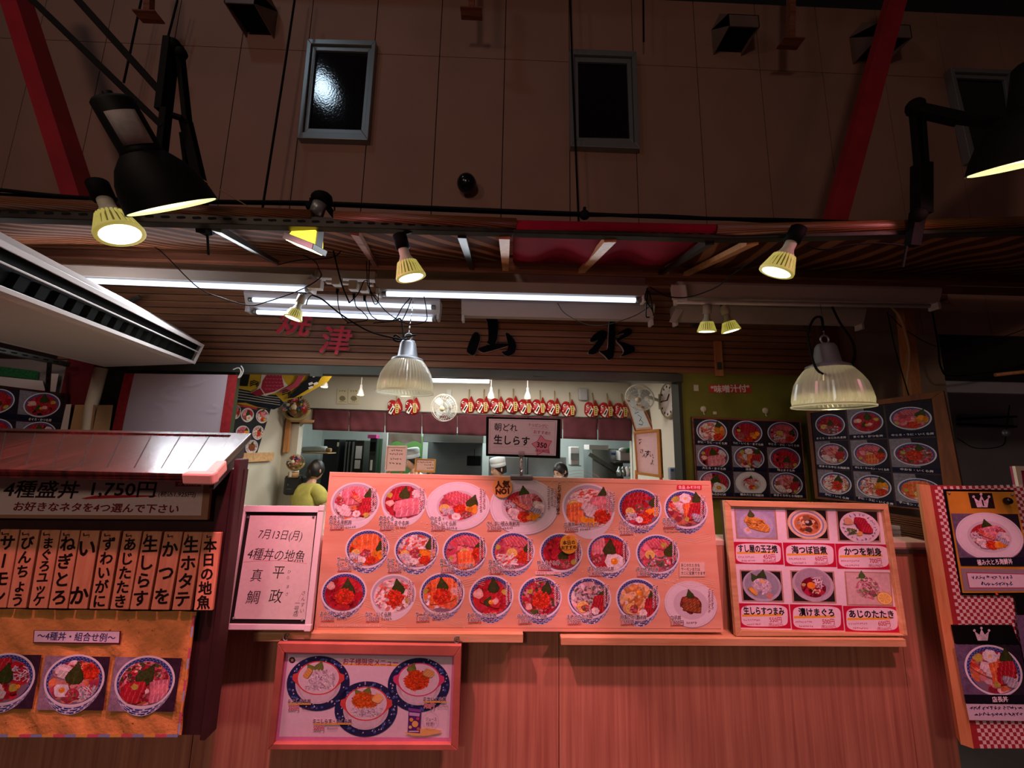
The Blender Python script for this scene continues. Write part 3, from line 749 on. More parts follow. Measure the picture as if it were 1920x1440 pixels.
def frame_bars(mb, outer, inner, h0, h1):
    """four mitred bars between an outer and an inner quad (tl,tr,br,bl) in frame coordinates"""
    for i in range(4):
        j = (i + 1) % 4
        o0, o1, n1, n0 = outer[i], outer[j], inner[j], inner[i]
        mb.hexa([(o0[0], o0[1], h0), (n0[0], n0[1], h0), (n1[0], n1[1], h0), (o1[0], o1[1], h0)],
                [(o0[0], o0[1], h1), (n0[0], n0[1], h1), (n1[0], n1[1], h1), (o1[0], o1[1], h1)])
def slab(mb, quad, h0, h1):
    q = [quad[3], quad[2], quad[1], quad[0]]
    mb.prism(q, h0, h1)
# ================================================================== THE SETTING
FY = 3.1                                        # depth of the shop front
KZ = -0.1                                       # kitchen floor level
zs = P(1300, 126, FY).z                         # panel joint of the upper wall
z_slat0 = P(960, 694, FY).z; z_slat1 = P(960, 572, FY).z
X_OPL = P(436, 760, FY).x; X_OPR = P(1272, 800, FY).x
X_GR = P(1516, 800, FY).x

m = MB(); m.box((-8, -6, -0.1), (8, FY, 0.0))
struct('floor', m, M_CONC)
# upper wall: painted panels 0.6 m wide with open joints
xa = P(830, 0, FY).x; xb = P(1413, 0, FY).x; sp = (xb - xa) / 5
m = MB()
m.use(M_GAP); m.box((-8, FY + 0.012, 2.30), (8, FY + 0.08, 6.0))
m.use(M_WALL)
x = xa - sp * 14
while x < 8:
    g = 0.004
    m.box((x + g, FY, P(960, 606, FY).z if x > P(1530, 600, FY).x else 2.34), (x + sp - g, FY + 0.02, zs - 0.003)); m.box((x + g, FY, zs + 0.003), (x + sp - g, FY + 0.02, 6.0))
    x += sp
struct('wall_upper', m, None)
m = MB(); m.box((-8, FY - 0.5, P(1700, 6, FY).z + 0.02), (8, FY + 0.3, 6.4))
struct('trim_1', m, M_DARK)
# grey plaster beside the shop on the right, dark hall beyond
m = MB(); m.box((X_GR, FY + 0.005, 0), (P(1795, 850, FY).x, FY + 0.06, P(1700, 606, FY).z))
struct('wall_right', m, M_GREY)
m = MB(); m.box((P(1795, 850, FY).x, FY + 0.05, P(1850, 735, FY).z), (8, FY + 0.1, P(1700, 606, FY).z)); m.box((P(1795, 850, FY).x, 5.4, 0), (9, 5.5, 3.2))
struct('wall_hall', m, plain('hall_grey', 'b4b4ba', .8, var=.1, vs=2))
# olive panel right of the opening, left panel behind the banner
m = MB(); m.box((X_OPR, FY - 0.02, 0), (X_GR, FY + 0.06, z_slat0 + 0.03))
struct('wall_olive_right', m, M_GREEN)
m = MB(); m.box((P(178, 760, FY).x, FY - 0.01, 0), (X_OPL, FY + 0.05, z_slat0 + 0.03))
struct('wall_olive_left', m, M_GREENDARK)
m = MB(); m.box((P(126, 760, FY).x, FY - 0.06, 0), (P(178, 760, FY).x, FY + 0.05, 2.34))
struct('pillar_red', m, plain('dark_red_paint', '6a1420', 0.6, var=0.15, vs=5))
m = MB(); m.box((-8, FY + 0.0, 0), (P(126, 760, FY).x, FY + 0.05, 2.34))
struct('wall_left', m, plain('grey_left_wall', '8d8580', 0.8, var=0.08, vs=2))
# wooden slat band that carries the shop name
m = MB()
xl, xr = P(120, 640, FY).x, P(1522, 640, FY).x
nsl = 12; hh = (z_slat1 + 0.12 - z_slat0) / nsl
for i in range(nsl):
    z0 = z_slat0 + i * hh
    m.box((xl, FY - 0.022, z0 + 0.004), (xr, FY - 0.004, z0 + hh - 0.003))
struct('wall_slats', m, M_SLAT)
m = MB(); m.box((xl - 0.6, FY - 0.004, z_slat0), (xr, FY - 0.001, z_slat1 + 0.12)); struct('wall_slats_backing', m, M_GAP)
# brown fascia boards under the awning and the shutter box (lintel) over the opening
m = MB()
zf = z_slat1 + 0.13
for i in range(3): m.box((-5, FY - 0.06 - 0.03 * i, zf + 0.13 * i), (P(1762, 560, FY).x, FY - 0.01, zf + 0.13 * i + 0.122))
struct('trim_2', m, M_BEAMWOOD)
m = MB(); m.box((P(250, 700, FY).x, FY - 0.055, P(960, 711, FY).z), (X_OPR + 0.03, FY + 0.05, z_slat0 - 0.012))
m.box((P(250, 700, FY).x, FY - 0.02, z_slat0 - 0.03), (X_OPR + 0.03, FY + 0.05, z_slat0))
for xx in (600, 1010): m.box((P(xx, 706, FY).x - 0.05, FY - 0.062, P(xx, 708, FY).z), (P(xx, 706, FY).x + 0.05, FY - 0.05, P(xx, 702, FY).z))
struct('lintel_shutter_box', m, plain('shutter_steel', '50524a', 0.4, metal=0.5, var=0.15, vs=5))
m = MB(); m.box((X_OPR - 0.008, FY - 0.05, 0), (X_OPR + 0.02, FY + 0.08, z_slat0 - 0.02)); struct('trim_3', m, plain('dark_jamb', '23261c', 0.6))
# post and plank on the right
m = MB(); m.beam(P(1696, 585, FY - 0.3), P(1712, 752, FY - 0.42), 0.075, 0.06, (0, 1, 0)); 
struct('post_wood_right', m, M_PINEV)
m = MB(); m.box((P(1538, 640, FY).x, FY - 0.03, 0), (P(1568, 640, FY).x, FY + 0.02, z_slat1 + 0.05)); struct('pillar_red_right', m, MATS['dark_red_paint'])
# windows of the upper floor
def window(n, q, g):
    f = board(*q, FY - 0.03); G = [f.uv(*c) for c in g]
    t = bpy.data.objects.new('window_%d' % n, None); COL.objects.link(t); t.location = f.w(0, 0); t['kind'] = 'structure'
    m = MB(f); mid = [tuple(lerp(f.q[i][k], G[i][k], 0.5) for k in (0, 1)) for i in range(4)]
    frame_bars(m, f.q, mid, -0.03, 0.035); build('window_frame', m, M_ALU, t, bevel=0.003)
    m = MB(f); frame_bars(m, [tuple(lerp(mid[i][k], G[i][k], 0.12) for k in (0, 1)) for i in range(4)], G, -0.03, 0.015); build('window_sash', m, M_ALU, t, bevel=0.003)
    m = MB(f); slab(m, [tuple(lerp(mid[i][k], G[i][k], 0.5) for k in (0, 1)) for i in range(4)], -0.028, -0.004); build('window_glass', m, M_GLASSDARK, t)
window(1, [(580, 80), (707, 83), (692, 268), (561, 264)], [(594, 97), (691, 100), (678, 246), (580, 243)])
window(2, [(1067, 98), (1191, 103), (1197, 284), (1069, 279)], [(1083, 118), (1175, 121), (1180, 262), (1085, 260)])
window(3, [(1775, 133), (1890, 137), (1916, 312), (1812, 307)], [(1790, 148), (1880, 152), (1902, 292), (1825, 288)])
# unseen cool lamp assumed from the glint in the window, set along its mirrored ray
Hq = P(607, 170, FY); dq = ray(607, 170)
lamp('assumed_roof_lamp', 'POINT', Hq + V((dq.x, -dq.y, dq.z)) * 3.0, 26, (0.62, 0.82, 1.0), size=0.16)

# ------------------------------------------------------------------ kitchen shell
IY = 4.6; KX0 = P(538, 760, IY).x; KX1 = 1.56; KY = 7.0; KZT = P(900, 712, IY).z
m = MB(); m.box((KX0 - 1, FY + 0.06, KZ - 0.1), (KX1 + 2.2, KY, KZ)); struct('floor_kitchen', m, plain('kitchen_floor', '6a6a66', 0.4))
m = MB(); m.box((KX0 - 0.1, FY + 0.06, KZT), (KX1 + 0.1, IY + 0.1, KZT + 0.05)); struct('ceiling_kitchen', m, M_KWALL)
m = MB(); m.box((KX0 - 0.6, IY + 0.1, 2.45), (KX1 + 2.2, KY, 2.5)); struct('ceiling_back', m, M_KWALLCOOL)
m = MB(); m.box((KX0 - 0.1, FY + 0.06, KZ), (KX0, IY + 0.02, KZT)); struct('wall_kitchen_left', m, M_KWALL)
m = MB(); m.box((KX1, FY + 0.06, KZ), (KX1 + 0.06, IY + 0.02, KZT)); struct('wall_kitchen_right', m, M_KWALL)
zn = P(850, 800, IY).z
m = MB(); m.box((KX0, IY, zn), (KX1, IY + 0.1, KZT)); m.box((KX0 - 0.1, IY, KZ), (P(556, 850, IY).x, IY + 0.1, KZT)); m.box((P(1192, 850, IY).x, IY, KZ), (KX1, IY + 0.1, KZT))
struct('wall_kitchen_service', m, M_KWALL)
m = MB(); m.box((KX0 - 0.7, KY, KZ), (KX1 + 2.2, KY + 0.1, 2.5)); struct('wall_kitchen_back', m, M_KWALLCOOL)
m = MB(); m.box((KX0 - 0.75, IY + 0.1, KZ), (KX0 - 0.65, KY, 2.5)); m.box((KX1 + 2.15, IY + 0.1, KZ), (KX1 + 2.2, KY, 2.5)); struct('wall_kitchen_sides', m, M_KWALLCOOL)
m = MB(); m.beam(P(542, 786, IY - 0.03), P(536, 848, IY - 0.03), 0.05, 0.04, (0, 1, 0)); struct('trim_4', m, M_PINEV)
m = MB(); m.beam(P(540, 789, IY - 0.03), P(590, 790, IY - 0.03), 0.035, 0.03); struct('trim_5', m, M_PINE)
m = MB(); m.beam(PX(452, 858, KX0 + 0.02), PX(510, 856, KX0 + 0.02), 0.04, 0.09); struct('trim_6', m, M_PINE)
lamp('kitchen_front_light', 'AREA', (-0.4, 3.75, KZT - 0.06), 36, (1.0, 0.93, 0.82), (-0.4, 3.95, 0), 2.4, size_y=0.25)
lamp('assumed_kitchen_light', 'AREA', (-0.3, 5.9, 2.42), 62, (0.90, 1.0, 0.97), (-0.3, 5.9, 0), 3.2, size_y=0.8)  # unseen area light assumed for the back of the kitchen

# ------------------------------------------------------------------ awning over the counter
RY = 2.7
m = MB(); m.beam(P(-160, 470, RY), P(2080, 533, RY), 0.07, 0.062)
m.beam(P(-160, 489, RY + 0.12), P(2080, 552, RY + 0.12), 0.05, 0.05)
struct('beam_rear', m, M_BEAMWOOD, bevel=0.003)
BF = [(-60, 1.22), (960, 1.45), (1372, 1.45), (1990, 1.27)]        # front edge of the awning, photo column and depth
def front(px, dy=0):
    ys = [(-60, 406), (960, 436), (1372, 448), (1990, 432)]
    for (a, ya), (b, yb), (_, Ya), (_, Yb) in zip(ys, ys[1:], BF, BF[1:]):
        if px <= b:
            t = (px - a) / (b - a); return P(px, lerp(ya, yb, t) + dy, lerp(Ya, Yb, t))
def slotted(mb, p, q, h=0.04, d=0.035):
    """slotted angle steel: upright and lying flange with oval holes"""
    p = V(p); q = V(q); u = (q - p).normalized(); n = V((u.y, -u.x, 0)).normalized(); 
    if n.y > 0: n = -n
    z = u.cross(n); z = z if z.z > 0 else -z
    mb.use(M_DARKSTEEL)
    mb.hexa([p, q, q - n * 0.003, p - n * 0.003], [p + z * h, q + z * h, q + z * h - n * 0.003, p + z * h - n * 0.003])
    mb.hexa([p, q, q - n * d, p - n * d], [p + z * 0.003, q + z * 0.003, q - n * d + z * 0.003, p - n * d + z * 0.003])
    L = (q - p).length; k = int(L / 0.05)
    mb.use(M_BLACK)
    for i in range(k):
        c = p + u * (i + 0.5) * 0.05 + z * h * 0.52 + n * 0.0006
        pts = []
        for j in range(8):
            a = 2 * math.pi * j / 8
            pts.append(c + u * (0.008 * math.cos(a) + (0.007 if math.cos(a) > 0 else -0.007)) + z * 0.0055 * math.sin(a))
        mb.poly(pts)
for nm, a, b, lab in (('angle_beam', -60, 962, 'long dark slotted steel angle along the left front edge of the awning'),
                      ('angle_beam', 962, 1374, 'dark slotted steel angle below the red blind in the middle of the awning edge'),
                      ('angle_beam', 1374, 1990, 'slotted steel angle along the right front edge, lit by a bulb')):
    m = MB(); slotted(m, front(a), front(b)); single(nm, m, None, lab, 'beam', 'slotted steel angles of the awning')
# rolled bamboo blinds tied along the top of the angles
mm, N, L, b_ = newmat('bamboo_roll')
tc = N.new('ShaderNodeTexCoord'); wv = N.new('ShaderNodeTexWave'); wv.wave_type = 'BANDS'; wv.bands_direction = 'Z'; wv.inputs['Scale'].default_value = 55; wv.inputs['Distortion'].default_value = 1.0
L.new(tc.outputs['Object'], wv.inputs['Vector']); rp = N.new('ShaderNodeValToRGB'); rp.color_ramp.elements[0].color = srgb('2a140c'); rp.color_ramp.elements[1].color = srgb('8a5228')
w2 = N.new('ShaderNodeTexWave'); w2.wave_type = 'BANDS'; w2.bands_direction = 'X'; w2.inputs['Scale'].default_value = 5.2; w2.inputs['Detail'].default_value = 0
L.new(tc.outputs['Object'], w2.inputs['Vector']); r2 = N.new('ShaderNodeValToRGB'); r2.color_ramp.elements[0].position = 0.86; r2.color_ramp.elements[1].position = 0.93
mx = N.new('ShaderNodeMix'); mx.data_type = 'RGBA'; L.new(r2.outputs['Color'], mx.inputs[0])
L.new(wv.outputs['Color'], rp.inputs['Fac']); L.new(rp.outputs['Color'], mx.inputs[6]); mx.inputs[7].default_value = srgb('e8c9a0')
L.new(mx.outputs[2], b_.inputs['Base Color']); b_.inputs['Roughness'].default_value = 0.45
for a, b, lab in ((-60, 585, 'rolled brown bamboo blind tied along the far left awning edge'), (628, 968, 'rolled brown bamboo blind between the halogen lamp and the red blind'), (1342, 1990, 'rolled bamboo blind along the right awning edge')):
    m = MB(); m.use(mm)
    pts = [front(lerp(a, b, t), lerp(-24, -14, min(1, (lerp(a, b, t) + 60) / 1000)) - 2) for t in (0, 0.5, 1)]
    m.tube(pts, 0.023, 14); single('rolled_blind', m, None, lab, 'blind', 'rolled blinds on the awning edge')
M_REDCLOTH = plain('dark_red_cloth', '7a1626', 0.9, spec=.03, var=0.15, vs=6)
m = MB(); m.tube([front(968, -14), front(1345, -17)], 0.02, 12); single('rolled_blind', m, M_REDCLOTH, 'rolled dark red cloth blind in the middle of the awning edge', 'blind', 'rolled blinds on the awning edge')
# cloth of the awning: striped reed cloth, one plain red piece
mm, N, L, b_ = newmat('striped_awning_cloth')
tc = N.new('ShaderNodeTexCoord'); mp = N.new('ShaderNodeMapping'); mp.inputs['Rotation'].default_value = (0, 0, R(24)); L.new(tc.outputs['Object'], mp.inputs['Vector'])
wv = N.new('ShaderNodeTexWave'); wv.wave_type = 'BANDS'; wv.bands_direction = 'X'; wv.inputs['Scale'].default_value = 2.4; wv.inputs['Distortion'].default_value = 1.2; wv.inputs['Detail'].default_value = 1
L.new(mp.outputs['Vector'], wv.inputs['Vector']); rp = N.new('ShaderNodeValToRGB')
rp.color_ramp.elements[0].position = 0.55; rp.color_ramp.elements[0].color = srgb('4e2818'); rp.color_ramp.elements[1].position = 0.75; rp.color_ramp.elements[1].color = srgb('8c5a3e')
L.new(wv.outputs['Color'], rp.inputs['Fac'])
w2 = N.new('ShaderNodeTexWave'); w2.bands_direction = 'Y'; w2.inputs['Scale'].default_value = 14; L.new(tc.outputs['Object'], w2.inputs['Vector'])
mx = N.new('ShaderNodeMix'); mx.data_type = 'RGBA'; mx.blend_type = 'MULTIPLY'; mx.inputs[0].default_value = 0.25; L.new(rp.outputs['Color'], mx.inputs[6]); L.new(w2.outputs['Color'], mx.inputs[7]); L.new(mx.outputs[2], b_.inputs['Base Color']); b_.inputs['Roughness'].default_value = 0.8
b_.inputs['Specular IOR Level'].default_value = .03
M_STRIPE = mm
def cloth(a, b, a2, b2, mat, lab, sag=0.03):
    def fn(s, t):
        p = front(lerp(a, b, s), -6) + V((0, 0.02, 0.03)); q = P(lerp(a2, b2, s), lerp(470, 533, (lerp(a2, b2, s) + 160) / 2240) - 10, RY)
        r = p.lerp(q, t); r.z -= sag * math.sin(math.pi * t) * (0.6 + 0.4 * math.sin(s * 17)); return r
    m = MB(); m.grid(fn, 24, 8); single('awning_cloth', m, mat, lab, 'awning', 'cloth pieces of the awning', solid=0.003)
cloth(-60, 955, -160, 945, M_STRIPE, 'brown striped awning cloth over the left half of the counter')
cloth(962, 1340, 962, 1245, M_REDCLOTH, 'plain red awning cloth in the middle', 0.06)
cloth(1345, 1990, 1250, 2080, M_STRIPE, 'brown striped awning cloth on the right')
for a, b, w, mat, lab in ((865, 885, 0.035, M_DARKSTEEL, 'dark steel rafter left of the wooden one under the striped cloth'), (946, 948, 0.045, M_PINEV, 'straight wooden rafter beside the red cloth'),
                          (1148, 1090, 0.05, M_PINEV, 'slanting wooden rafter under the red cloth'), (1338, 1238, 0.035, M_DARKSTEEL, 'slanting steel rafter at the right edge of the red cloth'),
                          (1420, 1285, 0.045, M_PINEV, 'wooden rafter beside the slanting steel one on the right'), (395, 520, 0.03, M_DARKSTEEL, 'slotted steel rafter behind the black dome lamp'), (660, 705, 0.03, M_BEAMWOOD, 'brown wooden rafter above the halogen lamp')):
    p = front(a, -2) + V((0, 0.03, -0.004)); q = P(b, lerp(470, 533, (b + 160) / 2240) + 4, RY)
    m = MB(); m.beam(p, q, w, 0.025); single('rafter', m, mat, lab, 'rafter', 'rafters of the awning')

# ------------------------------------------------------------------ red steel braces, brackets, hoods
def hbeam(p, q, w, d, name, lab):
    p = V(p); q = V(q); u = (q - p).normalized(); x = V((1, 0, 0)); x = (x - u * x.dot(u)).normalized(); y = u.cross(x)
    m = MB()
    for s in (-1, 1):
        c = y * (s * d / 2)
        m.hexa([p + c - x * w / 2 - y * .006, p + c + x * w / 2 - y * .006, p + c + x * w / 2 + y * .006, p + c - x * w / 2 + y * .006], [q + c - x * w / 2 - y * .006, q + c + x * w / 2 - y * .006, q + c + x * w / 2 + y * .006, q + c - x * w / 2 + y * .006])
    m.hexa([p - x * .006 - y * d / 2, p + x * .006 - y * d / 2, p + x * .006 + y * d / 2, p - x * .006 + y * d / 2], [q - x * .006 - y * d / 2, q + x * .006 - y * d / 2, q + x * .006 + y * d / 2, q - x * .006 + y * d / 2])
    m = MB(); m.beam(p, q, w, d, (0, 1, 0)) if w < .11 else m.beam(p, q, w, d * .6, (0, 1, 0))
    o = single(name, m, M_STEELRED, lab, 'steel brace', 'red steel braces of the hall')
hbeam(P(166, 420, 2.3), P(-8, -120, 2.3), 0.10, 0.13, 'steel_brace', 'red steel brace leaning left beside the black dome lamp')
hbeam(P(1558, 440, 2.3), P(1712, -120, 2.3), 0.125, 0.10, 'steel_brace', 'dark red steel brace leaning right in front of a vent hood')
def hood(xc, yb, w, p, h, lab):
    c = P(xc, yb, FY); x0, x1 = c.x - w / 2, c.x + w / 2; z = c.z
    t = thing('vent_hood', lab, 'vent hood', (c.x, FY, z), 'vent hoods on the upper wall')
    m = MB(); th = 0.008
    prof = [(FY, z + h), (FY - p * 0.55, z + h), (FY - p, z + h * 0.45), (FY - p, z)]
    for (a, b) in zip(prof, prof[1:]):
        m.hexa([(x0, a[0], a[1] - th), (x1, a[0], a[1] - th), (x1, a[0], a[1]), (x0, a[0], a[1])], [(x0, b[0] + (th if b[1] < z + h else 0), b[1] - (th if b[1] > z else 0)), (x1, b[0] + (th if b[1] < z + h else 0), b[1] - (th if b[1] > z else 0)), (x1, b[0], b[1]), (x0, b[0], b[1])])
    for xx in (x0, x1):
        m.hexa([(xx - .004, y, zz) for y, zz in prof[:2]] + [(xx - .004, y, zz) for y, zz in prof[2:]], [(xx + .004, y, zz) for y, zz in prof[:2]] + [(xx + .004, y, zz) for y, zz in prof[2:]])
        m.hexa([(xx - .004, FY, z), (xx - .004, FY, z + h), (xx - .004, FY - p, z + .45 * h), (xx - .004, FY - p, z)], [(xx + .004, FY, z), (xx + .004, FY, z + h), (xx + .004, FY - p, z + .45 * h), (xx + .004, FY - p, z)])
    build('hood_shell', m, plain('hood_brown_grey', '6e5a50', 0.55, var=0.15, vs=5) if 'hood_brown_grey' not in MATS else MATS['hood_brown_grey'], t)
    m = MB(); m.box((x0 + 0.02, FY - p + 0.02, z + 0.03), (x1 - 0.02, FY - 0.03, z + 0.04)); build('hood_dark_recess', m, M_BLACK, t)  # black sheet stands in for the shade inside the open hood
hood(488, 72, 0.25, 0.29, 0.30, 'square vent hood left of the lit window, high on the wall')
hood(1364, 104, 0.27, 0.26, 0.28, 'square vent hood right of the second window')
hood(1628, 122, 0.30, 0.26, 0.30, 'vent hood half hidden behind the right red brace')
def bracket(px, y0, y1, lab):
    t = thing('hanger_bracket', lab, 'bracket', P(px, y1, FY - 0.35), 'ceiling hanger brackets')
    m = MB(); m.beam(P(px, y1, FY - 0.35), P(px + 2, y0 - 60, FY - 0.35), 0.05, 0.05, (0, 1, 0)); build('hanger_rod', m, M_BEAMWOOD, t)
    c = P(px, y1, FY - 0.35); m = MB(); m.box((c.x - 0.09, c.y - 0.05, c.z - 0.012), (c.x + 0.09, c.y + 0.05, c.z)); build('foot_plate', m, M_BEAMWOOD, t)
bracket(279, 0, 30, 'short rust brown hanger bracket at the top left edge')
bracket(1482, 0, 80, 'rust brown hanger bracket beside the right vent hood')
bracket(884, -40, 24, 'rust brown hanger bracket at the top between the windows')

# ------------------------------------------------------------------ cables high up
def cable(name, pts, r, lab, cat='cable', mat=None, group=None, n=8):
    m = MB(); m.tube(spline([P(*p) for p in pts], n), r, 6); return single(name, m, mat or M_BLACK, lab, cat, group)
cable('hanging_cable', [(557, -30, 2.85), (530, 150, 2.85), (491, 398, 2.85)], 0.009, 'long black cable running down left of the lit window', group='black cables on the upper wall')
cable('hanging_cable', [(1068, -30, 2.95), (1074, 150, 2.95), (1085, 418, 2.95)], 0.0085, 'black cable crossing the second window down to the awning', group='black cables on the upper wall')
cable('hanging_cable', [(1206, -30, 2.95), (1207, 78, 2.95)], 0.008, 'short black cable end hanging right of the second window', group='black cables on the upper wall')
cable('hanging_cable', [(333, 0, 2.9), (310, 90, 2.9)], 0.008, 'short black cable at the top left behind the lamp arm', group='black cables on the upper wall')
cable('hanging_cable', [(265, 0, 2.9), (232, 155, 2.9)], 0.008, 'black cable dropping to the lamp arm on the left', group='black cables on the upper wall')
cable('power_cable', [(-40, 352, 1.8), (160, 371, 1.8), (420, 378, 1.8), (583, 380, 1.8), (800, 389, 1.8), (1095, 401, 1.8), (1300, 409, 1.8), (1500, 413, 1.8), (1660, 420, 1.7)], 0.0095, 'thick black power cable strung along above the awning edge')
cable('power_cable', [(-40, 362, 1.82), (250, 377, 1.82), (583, 384, 1.82), (860, 396, 1.82), (1090, 404, 1.82), (1240, 404, 1.82), (1480, 418, 1.82), (1620, 420, 1.8)], 0.007, 'thinner black cable twisted along the thick power cable')
for px, py, lab in ((583, 386, 'black round junction box hanging beside the halogen lamp'), (1096, 403, 'black round junction box under the second window')):
    m = MB(); m.ball(P(px, py, 1.78), 0.026, 14, 10, (1, .8, 1)); m.tube([P(px, py - 9, 1.78), P(px, py - 14, 1.78)], 0.008, 8); single('junction_box', m, M_BLACK, lab, 'junction box', 'round junction boxes')
# black globe lamp on the wall
c = P(875, 344, FY - 0.09); t = thing('globe_lamp', 'black unlit globe lamp on the wall between the two windows', 'wall lamp', c)
m = MB(); m.ball(c, 0.083, 20, 14); build('globe', m, plain('smoked_globe', '0c0b0c', 0.2), t)
m = MB(); m.lathe(c + V((0, 0.02, 0.06)), (0, 0, 1), [(0.04, 0), (0.036, 0.03), (0.02, 0.045)], 16, cap1=True); m.beam(c + V((0, .02, .08)), c + V((0, .09, .08)), 0.03, 0.03); build('lamp_fitting', m, M_BLACKMETAL, t)
# ================================================================== LAMPS AND FIXTURES
def aim(mx, my, Y, sx, sy, c):
    """mouth point, axis (out of the lamp mouth) from its photo direction and how far it faces the visitor"""
    M = P(mx, my, Y); v = (CAM - M).normalized(); e = M - P(sx, sy, Y); e = (e - v * e.dot(v)).normalized()
    return M, (e * math.sqrt(1 - c * c) + v * c)
def par_bulb(label, mouth, Y, sock, wpx, c, group='clip-on reflector bulbs', energy=0, shape='par', black_sock=True, ratio=1.05, clamp=None):
    M, ax = aim(mouth[0], mouth[1], Y, sock[0], sock[1], c)
    r = wpx / 2 * ppm(mouth[0], mouth[1], Y) * 0.93
    Ln = r * 2 * ratio
    t = thing('reflector_bulb', label, 'bulb', M - ax * Ln, group)
    o = M
    m = MB().use(M_BULBGLOW); m.lathe(o, -ax, [(r * 0.93, 0.0), (r * 0.90, r * 0.12), (r * 0.74, r * 0.75), (r * 0.56, r * 1.05), (r * 0.42, r * 1.25)], 28)
    m.use(M_RIB); m.lathe(o, -ax, [(r * 0.60, r * 1.0), (r * 0.56, r * 1.15), (r * 0.42, r * 1.38), (r * 0.34, r * 1.6), (r * 0.33, Ln)], 24, cap1=True)
    build('bulb_body', m, None, t)
    m = MB().use(M_RIBLIT); a0 = ax.orthogonal().normalized(); b0 = ax.cross(a0)
    m.lathe(o, -ax, [(r * 0.80, 0.0), (r, -r * 0.01), (r * 1.0, r * 0.14), (r * 0.95, r * 0.16)], 28)
    for k in range(24):
        an = 2 * math.pi * k / 24; e = a0 * math.cos(an) + b0 * math.sin(an); s = ax.cross(e) * r * 0.075
        i0, i1 = o - ax * r * 0.14, o - ax * r * 1.1
        m.hexa([i0 + e * r * .9 - s, i0 + e * r * .9 + s, i0 + e * r * .99 + s, i0 + e * r * .99 - s], [i1 + e * r * .4 - s * .6, i1 + e * r * .4 + s * .6, i1 + e * r * .66 + s * .6, i1 + e * r * .66 - s * .6])
    build('cooling_fins', m, None, t)
    m = MB().use(M_BULBLENS); m.lathe(o, ax, [(r * 0.82, 0.0), (r * 0.6, r * 0.03), (r * 0.3, r * 0.05), (0.0001, r * 0.055)], 24); build('lens', m, None, t)
    m = MB().use(M_BLACKMETAL if black_sock else M_SOCKET); m.lathe(o - ax * (Ln - 0.004), -ax, [(r * .36, 0), (r * .47, r * .02), (r * .47, r * .95), (r * .3, r * 1.05)], 18, cap0=True, cap1=True); build('socket', m, None, t)
    end = o - ax * (Ln + r * 0.9)
    if clamp:
        q = P(*clamp); m = MB().use(M_BLACKMETAL); m.beam(end, q, 0.016, 0.012); m.box(q - V((0.02, 0.014, 0.02)), q + V((0.02, 0.014, 0.02))); build('clamp', m, None, t)
    if energy:
        d = lamp('bulb_light', 'SPOT', o + ax * 0.01, energy, (1.0, 0.72, 0.34), o + ax, 0.02, 120, 0.6)
        d.parent = t; d.location = o + ax * 0.012 - t.location
    return t
par_bulb('lit reflector bulb below the left red brace, facing the visitor', (226, 440), 1.22, (207, 398), 82, 0.58, energy=2.6, clamp=(186, 372, 1.3))
par_bulb('lit reflector bulb on a black clip socket, above the middle fluorescent tube', (771, 521), 1.42, (757, 470), 60, 0.30, energy=2.6, clamp=(792, 428, 1.45))
par_bulb('lit reflector bulb tilted left, alone on the right awning edge', (1455, 511), 1.42, (1480, 462), 62, 0.34, energy=2.6, clamp=(1500, 436, 1.42))
par_bulb('small lit bulb on a pale socket in front of the red lettering', (549, 597), 2.3, (560, 572), 35, 0.2, 'small spot bulbs under the fluorescent fixtures', 1.0, black_sock=False, clamp=(567, 545, 2.4))
par_bulb('small lit bulb pointing straight down, left of the pair under the right fixture', (1325, 622), 2.4, (1326, 590), 35, 0.12, 'small spot bulbs under the fluorescent fixtures', 1.0, black_sock=False, clamp=(1326, 570, 2.45))
par_bulb('small lit bulb tilted right, right one of the pair under the right fixture', (1371, 621), 2.4, (1362, 590), 35, 0.12, 'small spot bulbs under the fluorescent fixtures', 1.0, black_sock=False, clamp=(1358, 570, 2.45))
# square halogen flood lamp
M, ax = aim(571, 464, 1.42, 590, 410, 0.06); r = 30 * ppm(571, 464, 1.42)
t = thing('halogen_flood_lamp', 'lit square halogen flood lamp with clear yellow glass on the awning edge', 'flood lamp', M - ax * r * 3)
e = (P(598, 473, 1.42) - P(545, 452, 1.42)).normalized(); e = (e - ax * e.dot(ax)).normalized(); n_ = ax.cross(e)
def ring(c, w, d): return [c - e * w - n_ * d, c + e * w - n_ * d, c + e * w + n_ * d, c - e * w + n_ * d]
m = MB().use(M_ALU); m.hexa(ring(M, r, r * .8), ring(M - ax * r * .38, r, r * .8)); build('front_frame', m, None, t, bevel=0.002)
m = MB().use(M_BULBLENS); m.hexa(ring(M + ax * .002, r * .85, r * .62), ring(M - ax * .001, r * .85, r * .62)); build('front_glass', m, None, t)
m = MB().use(emit('halogen_glass_lit', 'ffe23a', 2.4)); m.hexa(ring(M - ax * r * .38, r * .82, r * .6), ring(M - ax * r * 1.55, r * .5, r * .4)); build('lamp_glass', m, None, t, bevel=0.003)
m = MB().use(M_ALU); m.hexa(ring(M - ax * r * 1.5, r * .6, r * .5), ring(M - ax * r * 1.75, r * .6, r * .5)); 
for s in (-1, 1): m.hexa(ring(M - ax * r * .3 + e * s * r * .84, r * .05, r * .4), ring(M - ax * r * 1.6 + e * s * r * .55, r * .05, r * .3))
m.lathe(M - ax * r * 1.75, -ax, [(r * .24, 0), (r * .24, r * .4), (r * .42, r * .42), (r * .42, r * 1.3)], 16, cap1=True); build('lamp_holder', m, None, t)
m = MB().use(M_BLACKMETAL); m.ball(M - ax * r * 3.25, r * .55, 12, 8, (1.2, 1, .8)); m.beam(M - ax * r * 3.2, P(648, 432, 1.45), .02, .014); build('clamp', m, None, t)
